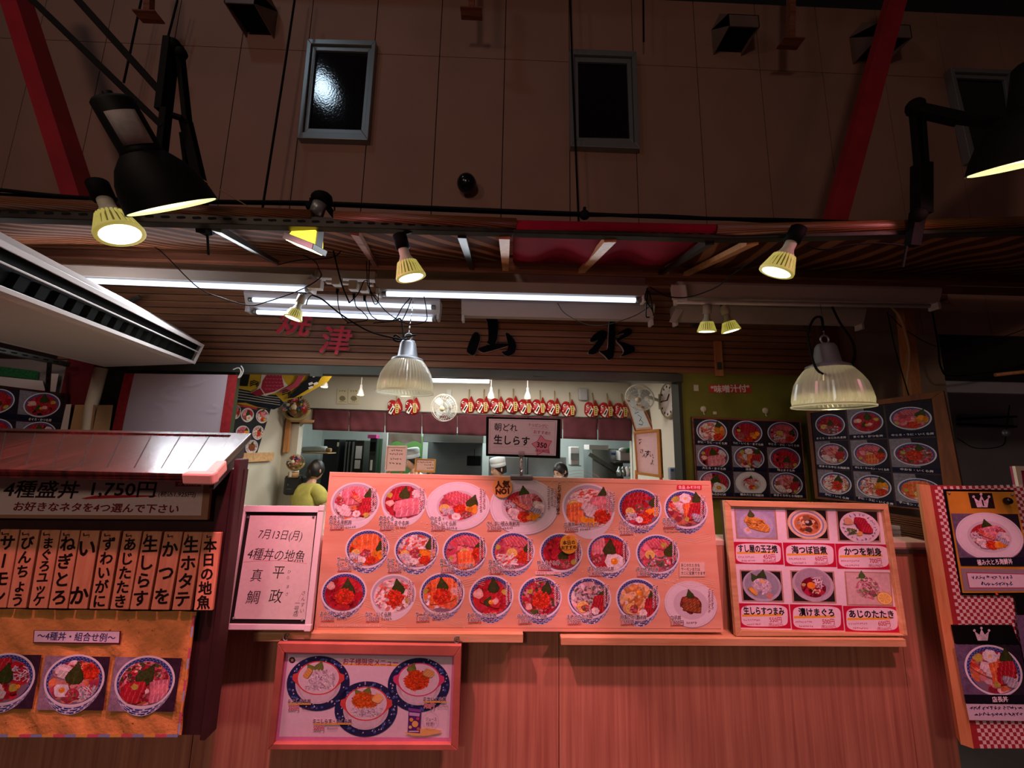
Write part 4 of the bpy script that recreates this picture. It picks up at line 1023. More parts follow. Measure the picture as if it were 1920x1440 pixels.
d = lamp('halogen_light', 'SPOT', M + ax * .01, 2.0, (1, .75, .36), M + ax, .02, 120, .6); d.parent = t; d.location = M + ax * .012 - t.location

# black dome lamps on folding arms: they throw only part of the pink-red light on the boards
def dome_lamp(label, mouth, Y, top, wpx, c, aimp, energy, ln=2.25, ang=None, sticker=False):
    M, ax = aim(mouth[0], mouth[1], Y, top[0], top[1], c)
    r = wpx / 2 * ppm(mouth[0], mouth[1], Y)
    t = thing('dome_lamp', label, 'dome lamp', M - ax * r * ln, 'black enamel dome lamps')
    prof = [(1.0, 0), (.985, .06), (.95, .3), (.86, .62), (.70, .92), (.52, 1.12), (.44, 1.2)]
    m = MB().use(M_DOME); m.lathe(M, -ax, [(a * r, h * r) for a, h in prof], 40); build('lamp_shade', m, None, t)
    m = MB().use(M_DOMEGLOW); m.lathe(M, -ax, [(a * r * .95, h * r * .95 + .001) for a, h in prof[:-2]], 40); m.lathe(M - ax * r * .06, ax, [(r * .95, 0), (0.0001, 0.002)], 40); build('lit_interior', m, None, t)
    m = MB().use(M_DOME); m.lathe(M - ax * r * 1.18, -ax, [(r * .46, 0), (r * .43, r * .06), (r * .41, r * (ln - 1.25)), (r * .34, r * (ln - 1.18))], 28, cap0=True, cap1=True); m.lathe(M - ax * r * (ln + .0), -ax, [(r * .1, 0), (r * .1, r * .12)], 10, cap1=True); build('lamp_neck', m, None, t)
    if sticker:
        v = (CAM - (M - ax * r * 1.6)); v = (v - ax * v.dot(ax)).normalized(); s = ax.cross(v)
        m = MB().use(plain('sticker_grey', '9a938c', .6, var=.15, vs=60)); 
        def fn(a, b):
            th = lerp(-.75, .6, a); return M - ax * r * lerp(1.32, 1.98, b) + (v * math.cos(th) + s * math.sin(th)) * r * .445
        m.grid(fn, 6, 2); build('label_sticker', m, None, t, label='grey printed sticker', solid=.001)
    d = lamp('dome_light', 'SPOT', M + ax * .005, energy, PINK, aimp, .06, 150, .5); d.parent = t; d.location = M + ax * .012 - t.location
    return t, M, ax, r
dl = dome_lamp('black dome lamp with a grey sticker on its neck, hanging tilted at the left', (326, 389), 1.08, (237, 235), 152, 0.075, (0.25, 1.62, 1.0), 14, ln=2.3, sticker=True)
dr = dome_lamp('black dome lamp cut by the right edge of the photo, mouth glowing', (1934, 305), 1.02, (1944, 200), 158, 0.09, (0.6, 1.62, 1.1), 10, ln=2.1)
# folding arms
def arm(label, bars, loc):
    t = thing('boom_stand', label, 'lamp stand', loc, 'black folding lamp arms')
    for nm, a, b, w, h in bars:
        m = MB(); m.beam(P(*a), P(*b), w, h, (0, 1, 0)); build(nm, m, M_BLACKMETAL, t, bevel=.002)
    return t
t = arm('black folding lamp arm with two long bars above the tilted dome lamp', [
    ('arm_bar', (40, -20, 1.2), (306, 238, 1.25), .022, .016), ('arm_bar', (128, -20, 1.2), (306, 178, 1.25), .024, .016),
    ('upright', (322, 78, 1.25), (306, 212, 1.27), .026, .05), ('upright', (312, 205, 1.25), (303, 288, 1.27), .024, .03), ('leg_bar', (336, 84, 1.27), (352, 235, 1.3), .018, .03),
    ('leg_bar', (348, 225, 1.3), (376, 345, 1.33), .034, .03), ('leg_bar', (342, 250, 1.3), (352, 330, 1.33), .012, .02), ('hook', (310, 212, 1.26), (342, 222, 1.28), .014, .02), ('post', (378, 345, 1.33), (385, 440, 1.36), .022, .03), ('screw', (388, 425, 1.36), (391, 478, 1.36), .007, .007)], P(385, 470, 1.36))
for fn in (lambda m: m.tube([dl[1] - dl[2] * dl[3] * 2.2, P(306, 290, 1.25)], .012, 8), lambda m: m.ball(P(327, 84, 1.25), .022, 10, 8), lambda m: m.ball(P(340, 100, 1.25), .02, 10, 8), lambda m: m.beam(P(384, 400, 1.36), P(386, 436, 1.4), .05, .05)):
    m = MB(); fn(m); build('joint', m, M_BLACKMETAL, t)
t = arm('black folding lamp arm standing on the right awning edge', [
    ('upright', (1711, 205, 1.25), (1721, 312, 1.27), .015, .02), ('upright', (1728, 212, 1.25), (1735, 312, 1.27), .015, .02), ('lower_sleeve', (1728, 308, 1.27), (1728, 402, 1.29), .05, .04),
    ('arm_bar', (1708, 203, 1.25), (1800, 224, 1.2), .045, .03), ('arm_bar', (1795, 222, 1.2), (1960, 242, 1.05), .03, .03), ('foot_clamp', (1722, 396, 1.3), (1710, 462, 1.33), .04, .03), ('screw', (1700, 462, 1.32), (1692, 502, 1.32), .008, .008)], P(1705, 480, 1.32))
m = MB(); m.tube([dr[1] - dr[2] * dr[3] * 2.0, P(1955, 242, 1.05)], .014, 8); build('joint', m, M_BLACKMETAL, t)
for q, rr in ((P(1716, 200, 1.25), .03), (P(1722, 402, 1.29), .028)):
    m = MB(); m.ball(q, rr, 12, 8); build('joint', m, M_BLACKMETAL, t)
# framed signboard seen from below at the upper right
f = board((1932, 168), (2080, 60), (2080, 300), (1836, 296), 1.9, 1.9)
t = thing('hanging_signboard', 'dark signboard with tan wooden edge hanging at the upper right corner', 'signboard', f.w(0, 0))
m = MB(f); slab(m, f.q, -.03, 0); build('board', m, plain('dark_sign_board', '2a1c18', .6, var=.3, vs=9), t)
m = MB(f); frame_bars(m, f.q, [tuple(lerp(f.q[i][k], sum(q[k] for q in f.q) / 4, .07) for k in (0, 1)) for i in range(4)], 0, .015); build('edge_frame', m, M_PINEV, t)

# pendant lamps with ribbed translucent shades
mm, N, L, b_ = newmat('prismatic_shade')
N.remove(b_); out = [n for n in N if n.type == 'OUTPUT_MATERIAL'][0]
df = N.new('ShaderNodeBsdfDiffuse'); tl = N.new('ShaderNodeBsdfTranslucent'); gl = N.new('ShaderNodeBsdfGlossy'); gl.inputs['Roughness'].default_value = .25
df.inputs[0].default_value = srgb('b4b2ac'); tl.inputs[0].default_value = srgb('d6d2be')
m1 = N.new('ShaderNodeMixShader'); m1.inputs[0].default_value = .55; m2 = N.new('ShaderNodeMixShader'); m2.inputs[0].default_value = .08
L.new(df.outputs[0], m1.inputs[1]); L.new(tl.outputs[0], m1.inputs[2]); L.new(m1.outputs[0], m2.inputs[1]); L.new(gl.outputs[0], m2.inputs[2]); L.new(m2.outputs[0], out.inputs[0])
def pendant(label, cx, cy, wpx, Y, hook, energy, tcol):
    c = P(cx, cy, Y); r = wpx / 2 * ppm(cx, cy, Y); t = thing('pendant_lamp', label, 'pendant lamp', c, 'ribbed pendant lamps')
    prof = [(1.02, -.02), (1.03, .02), (.985, .06), (.97, .2), (.95, .35), (.915, .52), (.865, .71), (.75, .93), (.62, 1.12), (.5, 1.25), (.43, 1.3)]
    m = MB().use(mm); m.lathe(c, (0, 0, 1), [(a * r, h * r) for a, h in prof], 104, rfun=lambda k, h: 1 + (.03 if k % 2 else -.012) if h > .06 * r else 1.0, flat=True); build('lamp_shade', m, None, t)
    m = MB().use(plain('pendant_cap_grey', '7d7f84', .45, metal=.4) if 'pendant_cap_grey' not in MATS else MATS['pendant_cap_grey'])
    m.lathe(c, (0, 0, 1), [(a * r, h * r) for a, h in [(.58, 1.18), (.56, 1.26), (.42, 1.32), (.36, 1.36), (.28, 1.85), (.22, 1.95), (.08, 1.98)]], 28, cap1=True); build('lamp_cap', m, None, t)
    m = MB().use(M_ALU); ringp = [c + V((math.cos(a) * r * .13, 0, 2.1 * r + math.sin(a) * r * .13)) for a in [2 * math.pi * k / 14 for k in range(14)]]
    m.tube(ringp, r * .03, 6, closed=True); build('hook_ring', m, None, t)
    q = P(*hook); p = c + V((0, 0, 2.22 * r)); m = MB().use(M_ALU); n = 9
    for k in range(n):
        a, b = p.lerp(q, k / n), p.lerp(q, (k + .8) / n); m.tube([a, b], .004 if k % 2 else .0028, 5)
    build('chain', m, None, t)
    m = MB().use(emit('pendant_bulb_lit', 'fff2b8', 5.0) if 'pendant_bulb_lit' not in MATS else MATS['pendant_bulb_lit']); m.ball(c + V((0, 0, r * .85)), r * .17, 16, 10, (1, 1, 1.25)); build('bulb', m, None, t)
    d = lamp('pendant_light', 'SPOT', c, energy, tcol, c - V((0, 0, 1)), r * .12, 165, .3); d.parent = t; d.location = V((0, 0, r * .62))
    return c, r
pc1 = pendant('pendant lamp with ribbed shade hanging left in front of the kitchen opening', 760, 737, 104, 2.4, (776, 554, 2.39), 1.6, (1, .85, .5))
pc2 = pendant('pendant lamp with ribbed shade hanging right, in front of the photo boards', 1560, 763, 121, 2.1, (1538, 570, 2.36), 2.2, (1, .85, .45))
cable('hanging_cable', [(780, 628, 2.38), (760, 632, 2.36), (748, 640, 2.34), (738, 636, 2.34), (742, 628, 2.34), (756, 634, 2.36), (752, 600, 2.36), (742, 600, 2.37)], .006, 'looped black cord at the cap of the left pendant lamp')
cable('hanging_cable', [(1560, 575, 2.1), (1575, 605, 2.1), (1598, 640, 2.08), (1602, 670, 2.06), (1590, 696, 2.03), (1568, 706, 2.01), (1545, 702, 2.01), (1530, 690, 2.05), (1520, 660, 2.08), (1515, 625, 2.1), (1526, 598, 2.1), (1540, 596, 2.1), (1543, 620, 2.1)], .0065, 'long black cord looped around the right pendant lamp')

# fluorescent fixtures
M_FIX = plain('fixture_enamel', 'c9bab2', .45); M_FIXOLD = plain('fixture_enamel_aged', '968a7c', .45); M_FIXSHADE = plain('fixture_reflector_shaded', '8a7c72', .55)  # last one: darkened enamel, shade of the lit fixtures' bodies put into the colour
def batten(label, a, b, Y, hpx, lit, box=0, tubes=1, name='fluorescent_fixture', mat=None, empty_ends=False, power=0, flare=1.7):
    """a,b: photo points of the lower edge ends; hpx its height"""
    A = P(*a, Y); B = P(*b, Y); u = (B - A).normalized(); s = ppm((a[0] + b[0]) / 2, a[1], Y); h = hpx * s
    t = thing(name, label, 'fluorescent light', (A + B) / 2, 'fluorescent fixtures under the awning')
    n = V((u.y, -u.x, 0)).normalized(); n = n if n.y < 0 else -n; z = u.cross(n); z = z if z.z > 0 else -z
    sec = [(.030, 0), (.030 * flare + .02, h * .85), (.030 * flare + .02, h), (-.05, h), (-.05, h * .85), (-.03, 0)]
    m = MB().use(mat or M_FIX); i0 = [m.pt(A + n * x + z * y) for x, y in sec]; i1 = [m.pt(B + n * x + z * y) for x, y in sec]
    for k in range(6): m.face((i0[k], i0[(k + 1) % 6], i1[(k + 1) % 6], i1[k]))
    m.face(i0[::-1]); m.face(i1); build('fixture_body', m, None, t)
    if box:
        m = MB().use(M_FIXOLD); q = z * (h + .004); bb = box * s
        m.hexa([A + q - n * .04, B + q - n * .04, B + q + n * .03, A + q + n * .03], [A + q + z * bb - n * .04, B + q + z * bb - n * .04, B + q + z * bb + n * .03, A + q + z * bb + n * .03]); build('mounting_channel', m, None, t, bevel=.002)
    for k in range(tubes if lit else 0):
        dx = 0 if tubes == 1 else (.05 if k else -.012); dz = -.02 if tubes == 1 else (-.026 if not k else h * .45)
        p, q = A + u * .03 + n * dx + z * dz, B - u * .03 + n * dx + z * dz
        m = MB().use(M_TUBE); m.tube([p + u * .03, q - u * .03], .0165, 12); tb = build('tube', m, None, t)
        for e0, e1 in ((p, p + u * .03), (q - u * .03, q)): m = MB().use(M_STAINLESS); m.tube([e0, e1], .0168, 12); build('tube_cap', m, None, t)
    for e, sg in ((A, 1), (B, -1)):
        m = MB().use(M_WHITEPAINT); c = e + u * sg * .012
        m.hexa([c - u * .01 - n * .025 - z * .042, c + u * .01 - n * .025 - z * .042, c + u * .01 + n * .04 - z * .042, c - u * .01 + n * .04 - z * .042], [c - u * .01 - n * .025 + z * .004, c + u * .01 - n * .025 + z * .004, c + u * .01 + n * .04 + z * .004, c - u * .01 + n * .04 + z * .004])
        build('lamp_holder', m, None, t, bevel=.003)
    if power:
        d = lamp('tube_light', 'AREA', (A + B) / 2 - z * .06 + n * .02, power, (.86, .93, 1.0), (A + B) / 2 - z * 2 + n * .8, (B - A).length * .9, size_y=.03)
        d.parent = t; d.location = -z * .06 + n * .02
    return t
batten('long lit fluorescent fixture at the left above the air conditioner', (70, 517), (592, 538), 2.35, 17, True, 15, power=19, mat=M_FIXSHADE)
batten('lit fluorescent fixture in the middle between the two reflector bulbs', (708, 545), (1208, 558), 2.38, 17, True, 18, power=10, mat=M_FIXSHADE)
batten('lit twin-tube fluorescent fixture hanging lower, above the red lettering', (466, 577), (826, 592), 2.72, 26, True, 0, tubes=2, power=7, mat=M_WHITEPAINT)
batten('unlit white fluorescent fixture without tubes above the black lettering', (866, 594), (1222, 602), 2.78, 27, False)
tr = batten('unlit long fluorescent fixture at the right with white tape on its left end', (1264, 560), (1752, 571), 2.4, 26, False, flare=1.3)
m = MB().use(M_WHITEPAINT); m.tube([P(1270, 566, 2.37), P(1742, 574, 2.37)], .014, 10); build('tube', m, None, tr, label='unlit white tube')
m = MB().use(M_PAPER); m.hexa([P(1260, 563, 2.33), P(1290, 564, 2.33), P(1290, 564, 2.42), P(1260, 563, 2.42)], [P(1258, 533, 2.31), P(1286, 534, 2.31), P(1290, 534, 2.45), P(1260, 533, 2.45)]); build('tape_wrap', m, None, tr, bevel=.004)
tr = batten('unlit white fluorescent fixture at the right just above the slat band', (1262, 602), (1612, 610), 2.8, 28, False)
for px in (1330, 1560): m = MB(); q = P(px, 596, 2.82); m.box((q.x - .02, 2.8, q.z), (q.x + .02, FY - .02, q.z + .03)); build('wall_bracket', m, M_STEEL, tr)
m = MB().use(M_PAPER); m.hexa([P(1254, 604, 2.74), P(1266, 606, 2.74), P(1270, 606, 2.83), P(1258, 604, 2.83)], [P(1268, 576, 2.74), P(1284, 577, 2.74), P(1284, 577, 2.83), P(1270, 576, 2.83)]); build('tape_wrap', m, None, tr, bevel=.003)
# power strip with plugs
YS = 2.33
t = thing('power_strip', 'white power strip with four plugs between the two lit fixtures', 'power strip', P(650, 525, YS))
m = MB(); m.beam(P(588, 516, YS + .05), P(706, 520, YS + .05), .06, .055); build('mounting_board', m, M_WHITEPAINT, t, bevel=.004)
m = MB(); m.beam(P(612, 529, YS), P(700, 534, YS), .03, .018); build('strip', m, M_OFFWHITE, t, bevel=.003)
for i, (px, py, w) in enumerate(((592, 535, .085), (633, 528, .05), (664, 537, .05), (722, 0, 0), (684, 540, .05))):
    if not w: continue
    c = P(px, py, YS - .02); m = MB(); m.box((c.x - w / 2, c.y - .03, c.z - .03), (c.x + w / 2, c.y + .02, c.z + .03)); build('plug', m, M_OFFWHITE, t, bevel=.005)
    if i: m = MB(); e = P(px, py + 14, YS - .02); m.tube([e, e - V((0, 0, .035))], [.011, .006], 8); build('plug_neck', m, M_BLACK, t)
wires = [([(633, 551), (634, 570), (640, 592), (655, 606)], 'thin black wire falling from the first plug'), ([(664, 557), (668, 575), (680, 585), (688, 600), (650, 606)], 'thin black wire falling from the second plug'),
 ([(684, 557), (690, 580), (700, 595), (720, 603), (745, 600)], 'thin black wire falling from the fourth plug towards the pendant lamp'), ([(585, 553), (605, 562), (640, 590), (690, 620), (740, 634), (768, 636)], 'thick black wire sweeping down to the cap of the left pendant lamp'),
 ([(585, 553), (578, 560), (574, 572)], 'short black wire end below the left plug box'), ([(627, 380), (628, 420), (624, 460), (640, 530), (655, 568)], 'brown wire hanging from the halogen lamp'),
 ([(655, 568), (672, 550), (682, 528), (690, 527)], 'black wire looping up to the power strip'), ([(520, 497), (560, 488), (625, 482), (645, 462), (665, 455), (690, 470), (695, 485)], 'wavy black wire strung below the striped cloth'),
 ([(687, 490), (688, 510), (692, 540), (720, 580), (752, 604)], 'black wire crossing the power strip to the left pendant lamp'), ([(693, 488), (692, 530), (700, 566), (708, 568), (710, 550)], 'looped black wire beside the power strip'),
 ([(770, 558), (755, 575), (738, 600), (700, 606)], 'thin wire left of the lamp chain'), ([(772, 560), (762, 585), (752, 605)], 'thin wire along the lamp chain'), ([(795, 556), (800, 585), (798, 602), (775, 608), (752, 604)], 'thin wire sagging right of the lamp chain'),
 ([(568, 478), (590, 490), (598, 505), (600, 521), (560, 545), (500, 566), (468, 573), (420, 560), (370, 538), (300, 470), (265, 455)], 'long black wire running from the power strip to the left bulb')]
for i, (pts, lab) in enumerate(wires):
    cable('wire', [(x, y, YS - .06 - .004 * i) for x, y in pts], .0032 if i not in (3, 5) else .005, lab, 'wire')
cable('wire', [(1045, 568, 2.7), (1060, 588, 2.68), (1100, 608, 2.66), (1140, 608, 2.66), (1190, 592, 2.68), (1222, 572, 2.7)], .0032, 'grey wire sagging in front of the black lettering', 'wire', M_STEEL)
cable('wire', [(1218, 538, 2.3), (1250, 555, 2.25), (1290, 557, 2.2), (1340, 540, 2.0), (1380, 510, 1.8), (1440, 470, 1.6), (1480, 440, 1.45), (1505, 432, 1.43)], .0035, 'black wire from the middle fixture up to the right bulb', 'wire')
cable('wire', [(1214, 540, 2.3), (1210, 560, 2.3), (1222, 580, 2.3), (1225, 590, 2.3), (1216, 545, 2.3), (1211, 590, 2.3), (1218, 595, 2.3)], .004, 'bundled black wire at the right end of the middle fixture', 'wire')
cable('wire', [(1512, 462, 1.42), (1545, 468, 1.4), (1590, 460, 1.38), (1640, 456, 1.36), (1695, 460, 1.33)], .003, 'thin black wire below the right slotted angle', 'wire')
cable('wire', [(268, 262, 1.05), (310, 292, 1.1), (320, 303, 1.12), (400, 348, 1.25), (470, 390, 1.35), (520, 420, 1.4), (527, 430, 1.42)], .002, 'thin bright wire from the tilted dome lamp to the awning edge', 'wire', M_ROPE)
cable('wire', [(1672, 575, 2.5), (1690, 600, 2.55), (1705, 660, 2.6), (1700, 720, 2.62), (1706, 750, 2.6)], .009, 'pale cable running down the wooden post on the right', 'cable', M_CARD)
cable('wire', [(1745, 568, 2.7), (1758, 640, 2.8), (1765, 690, 2.85), (1790, 705, 2.9), (1900, 690, 2.95), (1960, 660, 2.95)], .006, 'dark cable crossing the grey wall at the right', 'cable')
cable('wire', [(1668, 590, 2.6), (1700, 620, 2.6), (1760, 650, 2.7), (1830, 645, 2.8), (1900, 625, 2.9), (1960, 600, 2.9)], .003, 'thin dark wire sagging across the grey wall', 'cable')
cable('wire', [(1664, 585, 2.55), (1680, 660, 2.6), (1705, 745, 2.6)], .004, 'thin black wire beside the wooden post', 'wire')

# ceiling air conditioner at the left
D = -ray(690, 772).normalized(); D.z *= 0.4
sec = [P(379, 645, 2.9), P(362, 682, 2.9), P(196, 688, 2.9), P(150, 655, 2.9), P(330, 612, 2.9)]
LN = 2.15
f0, f1 = sec[0], sec[1]
t = thing('air_conditioner', 'white ceiling air conditioner reaching in from the left above the roofed stand', 'air conditioner', sec[1] + D * LN / 2)
m = MB(); n = len(sec); i0 = [m.pt(p) for p in sec]; i1 = [m.pt(p + D * LN) for p in sec]
for k in range(n):
    if k != 0: m.face((i0[k], i1[k], i1[(k + 1) % n], i0[(k + 1) % n]))
m.face(i0); m.face(i1[::-1]); build('casing', m, M_WHITEPAINT, t)
FR = Frame(f1 + D * LN, f1, f0 + D * LN); wdt = (f0 - f1).length
m = MB(FR); m.box((0, 0, -.002), (LN, wdt * .12, .012)); m.box((0, wdt * .86, -.002), (LN, wdt, .012)); m.box((LN - .02, 0, -.002), (LN, wdt, .012)); m.box((0, wdt * .55, .0), (LN - .03, wdt * .6, .014)); build('outlet_frame', m, M_WHITEPAINT, t, bevel=.002)
m = MB(FR); m.box((0, wdt * .1, -.03), (LN - .015, wdt * .9, -.02)); 
m.use(M_BLACK); build('outlet_recess', m, None, t)
for i in range(16):
    m = MB(FR); u0 = LN - .12 - i * .1; m.hexa([(u0, wdt * .16, -.018), (u0 + .05, wdt * .16, -.018), (u0 + .05, wdt * .5, -.018), (u0, wdt * .5, -.018)], [(u0 + .012, wdt * .16, .0), (u0 + .062, wdt * .16, .0), (u0 + .062, wdt * .5, .0), (u0 + .012, wdt * .5, .0)]); build('louver', m, M_BLACKMETAL, t)
m = MB().use(M_OFFWHITE); nb = (sec[1] - sec[2]).normalized(); nn_ = D.cross(nb).normalized(); nn_ = nn_ if nn_.z < 0 else -nn_
m.hexa(*[[sec[2] + nb * .05 + D * a + nn_ * h, sec[1] - nb * .04 + D * a + nn_ * h, sec[1] - nb * .04 + D * b2 + nn_ * h, sec[2] + nb * .05 + D * b2 + nn_ * h] for h, a, b2 in ((0, .03, LN), (.006, .03, LN))]); build('intake_panel', m, None, t)
m = MB(); m.beam(P(225, 578, 2.95), P(262, 556, 2.95), .03, .02, (0, 1, 0)); build('mounting_bracket', m, M_STEEL, t)
# pipes left of the banner
m = MB().use(M_CREAM); m.tube([P(190, 690, 3.0), P(172, 760, 3.0), P(160, 860, 3.0)], .038, 14); single('drain_pipe', m, None, 'cream drain pipe running down left of the pink banner', 'pipe')
# ================================================================== COUNTER AND FRONT BOARDS
CY = 1.655                                        # front face of the counter, square to the visitor
CT = P(1700, 1022, CY).z                         # counter top height
def PC(px, py, dy=0.0): return P(px, py, CY + dy)
xs = [P(-220, 1300, CY).x, P(362, 1380, CY).x, P(1048, 1300, CY).x, P(1706, 1320, CY).x, P(1775, 1240, CY).x]
t = thing('counter', 'wood veneer counter front with upright joints below the menu boards', 'counter', (0, CY + .25, 0))
for a, b in zip(xs, xs[1:]):
    m = MB(); m.box((a + .0015, CY, 0.0), (b - .0015, CY + .03, CT - .012)); build('front_panel', m, M_COUNTER, t)
XD = P(1325, 1000, CY).x
m = MB(); m.box((xs[0], CY + .005, 0), (xs[-1], CY + .09, CT - .015)); build('counter_core', m, M_STALL, t)
m = MB(); m.box((xs[0], CY + .09, .9), (XD, CY + .5, CT - .015)); build('inner_shelf', m, M_STALL, t)
m = MB(); m.box((xs[0], CY - .001, CT - .012), (XD, CY + .52, CT + .012)); m.box((XD, CY - .001, CT - .012), (xs[-1] + .01, CY + .1, CT + .012)); build('counter_top', m, plain('worktop_pink_white', 'd8b8a0', .35), t, bevel=.003)
m = MB(); m.box((xs[3] + .0, CY - .014, CT - .03), (xs[-1] + .012, CY - .004, CT - .014)); build('edge_strip', m, M_STEEL, t)

# two wooden ledges screwed to the counter
LB = 1.575
def ledge(a, b, lab, y0, y1, yb0, yb1):
    p0 = P(a, y0, LB); p1 = P(b, y1, LB); q0 = P(a, yb0, LB); q1 = P(b, yb1, LB)
    h = p0.z - q0.z
    zt = (p0.z + p1.z) / 2
    t = thing('menu_ledge', lab, 'ledge', ((p0.x + p1.x) / 2, LB + .06, zt - h), 'wooden ledges under the boards')
    m = MB(); m.box((p0.x, LB + .012, zt - .016), (p1.x, CY, zt - .002)); build('ledge_board', m, M_PINE, t, bevel=.002)
    m = MB(); m.box((p0.x, LB, zt - h), (p1.x, LB + .014, zt)); build('front_lip', m, M_PINE, t, bevel=.002)
    return zt
zl1 = ledge(476, 981, 'left wooden ledge carrying the notice board and the big bowl menu', 1185, 1190, 1202, 1206)
zl2 = ledge(1052, 1699, 'right wooden ledge carrying the six dish board', 1192, 1202, 1207, 1217)
for i, (px, py) in enumerate(((537, 1194), (857, 1199))):
    c = P(px, py, LB - .006); m = MB(); m.tube([c + V((0, .012, 0)), c], .0025, 6)
    m.tube([c + V((.010 * math.cos(a), -.002 + .004 * math.sin(a), .010 * math.sin(a))) for a in [R(40 + 25 * k) for k in range(12)]], .0022, 6)
    single('screw_hook', m, M_STAINLESS, ('left', 'right')[i] + ' metal screw hook in the ledge above the children menu', 'hook')

# ------------------------------------------------------------------ the big bowl menu
YB, YT = 1.60, 1.635
f = board((618, 885), (1333, 902), (1357, 1186), (588, 1183), YT, YB)
big = thing('bowl_menu_board', 'large orange wood-print menu board with twenty-two rice bowls', 'menu board', f.w(.75, 0))
m = MB(f); slab(m, f.q, -.014, 0); build('panel', m, M_MENUWOOD, big, bevel=.0015)
A = Art(f, .0002, M_PRINT)
# raised border lines and the wave pattern printed on the wood
W = 'f6d3b4'
for (a, b) in (((622, 893), (1330, 910)), ((596, 1176), (1352, 1179))): A.line([a, b], .0022, 'c07a58')
r = random.Random(3)
def wave(cx, cy, n, w):
    for k in range(n):
        rr = w * (1 - k / n); pts = [(cx + rr * math.cos(R(a)), cy + rr * .55 * math.sin(R(a))) for a in range(190, 352, 12)]; A.line(pts, .0011, W)
def swirl(pts, n, d):
    for k in range(n): A.line([(x + d * k * .25, y + d * k) for x, y in pts], .0011, W)
wave(1085, 905, 4, 42); wave(1055, 912, 3, 26); wave(820, 1008, 5, 34); wave(735, 1000, 4, 30); wave(1180, 1000, 4, 40); wave(1150, 1005, 4, 30); wave(780, 1085, 4, 32)
swirl([(700, 1010), (720, 998), (745, 996), (770, 1004), (800, 1000)], 4, 4); swirl([(905, 1065), (925, 1055), (950, 1058), (975, 1068)], 4, 4)
swirl([(640, 1165), (680, 1150), (700, 1158), (725, 1170), (760, 1172)], 4, 4); swirl([(680, 1120), (695, 1126), (700, 1138), (720, 1146)], 4, 5); swirl([(775, 1118), (790, 1122), (800, 1134), (815, 1140)], 4, 5)
swirl([(1245, 1010), (1270, 1000), (1300, 1006), (1330, 1000)], 4, 4); swirl([(1260, 1080), (1290, 1090), (1315, 1085), (1340, 1090)], 4, 4); swirl([(860, 1090), (890, 1082), (920, 1090)], 4, 4); swirl([(1000, 1085), (1030, 1078), (1060, 1088)], 3, 4); swirl([(1095, 985), (1120, 975), (1150, 982)], 4, 4); swirl([(790, 1150), (815, 1146), (840, 1160), (870, 1168)], 4, 3)
for _ in range(60): 
    px, py = r.choice(((760, 1000), (1180, 1000), (820, 990), (700, 1160), (1120, 1080), (1250, 1085), (1030, 1080)))
    px += r.uniform(-30, 30); py += r.uniform(-14, 14); A.shape([(px + 1.3 * math.cos(k), py + 1.3 * math.sin(k)) for k in range(6)], W)
build('wave_pattern', A, None, big)
BOWLS = [  # centre, radii, recipe, style, plate, caption lines, caption left end, price, price y
 (666, 942, 46, 37, 'hon_kaisen', 2, 0, ['本まぐろ', '中とろ海鮮丼'], 618, 970, '2,100円'), (758, 940, 43, 35, 'otoro_tuna', 2, 0, ['本まぐろ', '大とろ・まぐろ丼'], 711, 971, '2,300円'),
 (858.5, 948, 60, 43.5, 'chu_uni_ikura', 2, .74, ['中とろ・', 'うに・いくら丼'], 807, 972, '2,500円'), (982.6, 949, 64, 50, 'kiwami', 2, .68, ['さんすい極み海鮮丼'], 912, 981, '2,700円'),
 (1103.6, 951, 50, 43, 'hokkai', 2, 0, ['北海丼（大とろ入り）'], 1057, 983, '2,600円'), (1199.5, 952, 41, 35, 'uni_ikura_tuna', 0, 0, ['うに・', 'いくら・まぐろ丼'], 1161, 980, '2,200円'), (1286, 954, 41, 34, 'tencho', 0, 0, ['店長丼'], 1242, 975, '2,000円'),
 (689, 1028, 41.5, 34, 'salmon_uni_ikura', 1, 0, ['サーモン・', 'うに・いくら丼'], 632, 1048, '2,300円'), (781, 1030, 42, 34, 'crab_uni_ikura', 1, 0, ['かに・', 'うに・いくら丼'], 726, 1050, '2,300円'), (871.5, 1032.5, 42, 35, 'chu_salmon_ikura', 0, 0, ['中とろ・', 'サーモン・いくら丼'], 825, 1051, '2,100円'),
 (962, 1033, 41, 34, 'chu_crab_ikura', 0, 0, ['中とろ・', 'かに・いくら丼'], 916, 1053, '2,100円'), (1052, 1035, 40.5, 34, 'tokujo', 0, 0, ['特上まぐろ丼'], 1007, 1055, '1,800円'), (1141, 1036.5, 40.5, 34, 'yamakake', 1, 0, ['まぐろ山かけ丼'], 1103, 1066, '1,400円'), (1233, 1038, 41, 34, 'chu_aji', 1, 0, ['中とろあじ丼'], 1193, 1067, '1,900円'),
 (645, 1110.5, 43, 35, 'tuna_ikura', 1, 0, ['まぐろ・いくら丼'], 601, 1150, '1,700円'), (737.5, 1114, 43, 35, 'crab_ikura', 2, 0, ['かに・いくら丼'], 685, 1151, '1,700円'), (829, 1112, 42.5, 36, 'salmon_ikura', 0, 0, ['サーモン・いくら丼'], 779, 1151, '1,700円'), (921, 1117, 42, 36, 'tuna_katsuo', 0, 0, ['まぐろ・かつを丼'], 876, 1153, '1,600円'),
 (1012.6, 1119, 41, 36, 'nakaochi_ikura', 0, 0, ['中おち・いくら丼'], 970, 1155, '1,300円'), (1105, 1120, 41, 35, 'aji_tataki', 1, 0, ['まあじたたき丼'], 1063, 1156, '1,500円'), (1196, 1123, 41.5, 36, 'squid', 1, 0, ['特製いか漬け丼'], 1163, 1157, '1,500円'), (1295, 1132, 49, 39, 'anago', 2, .74, ['穴子丼'], 1256, 1158, '1,800円')]
hmax = 0
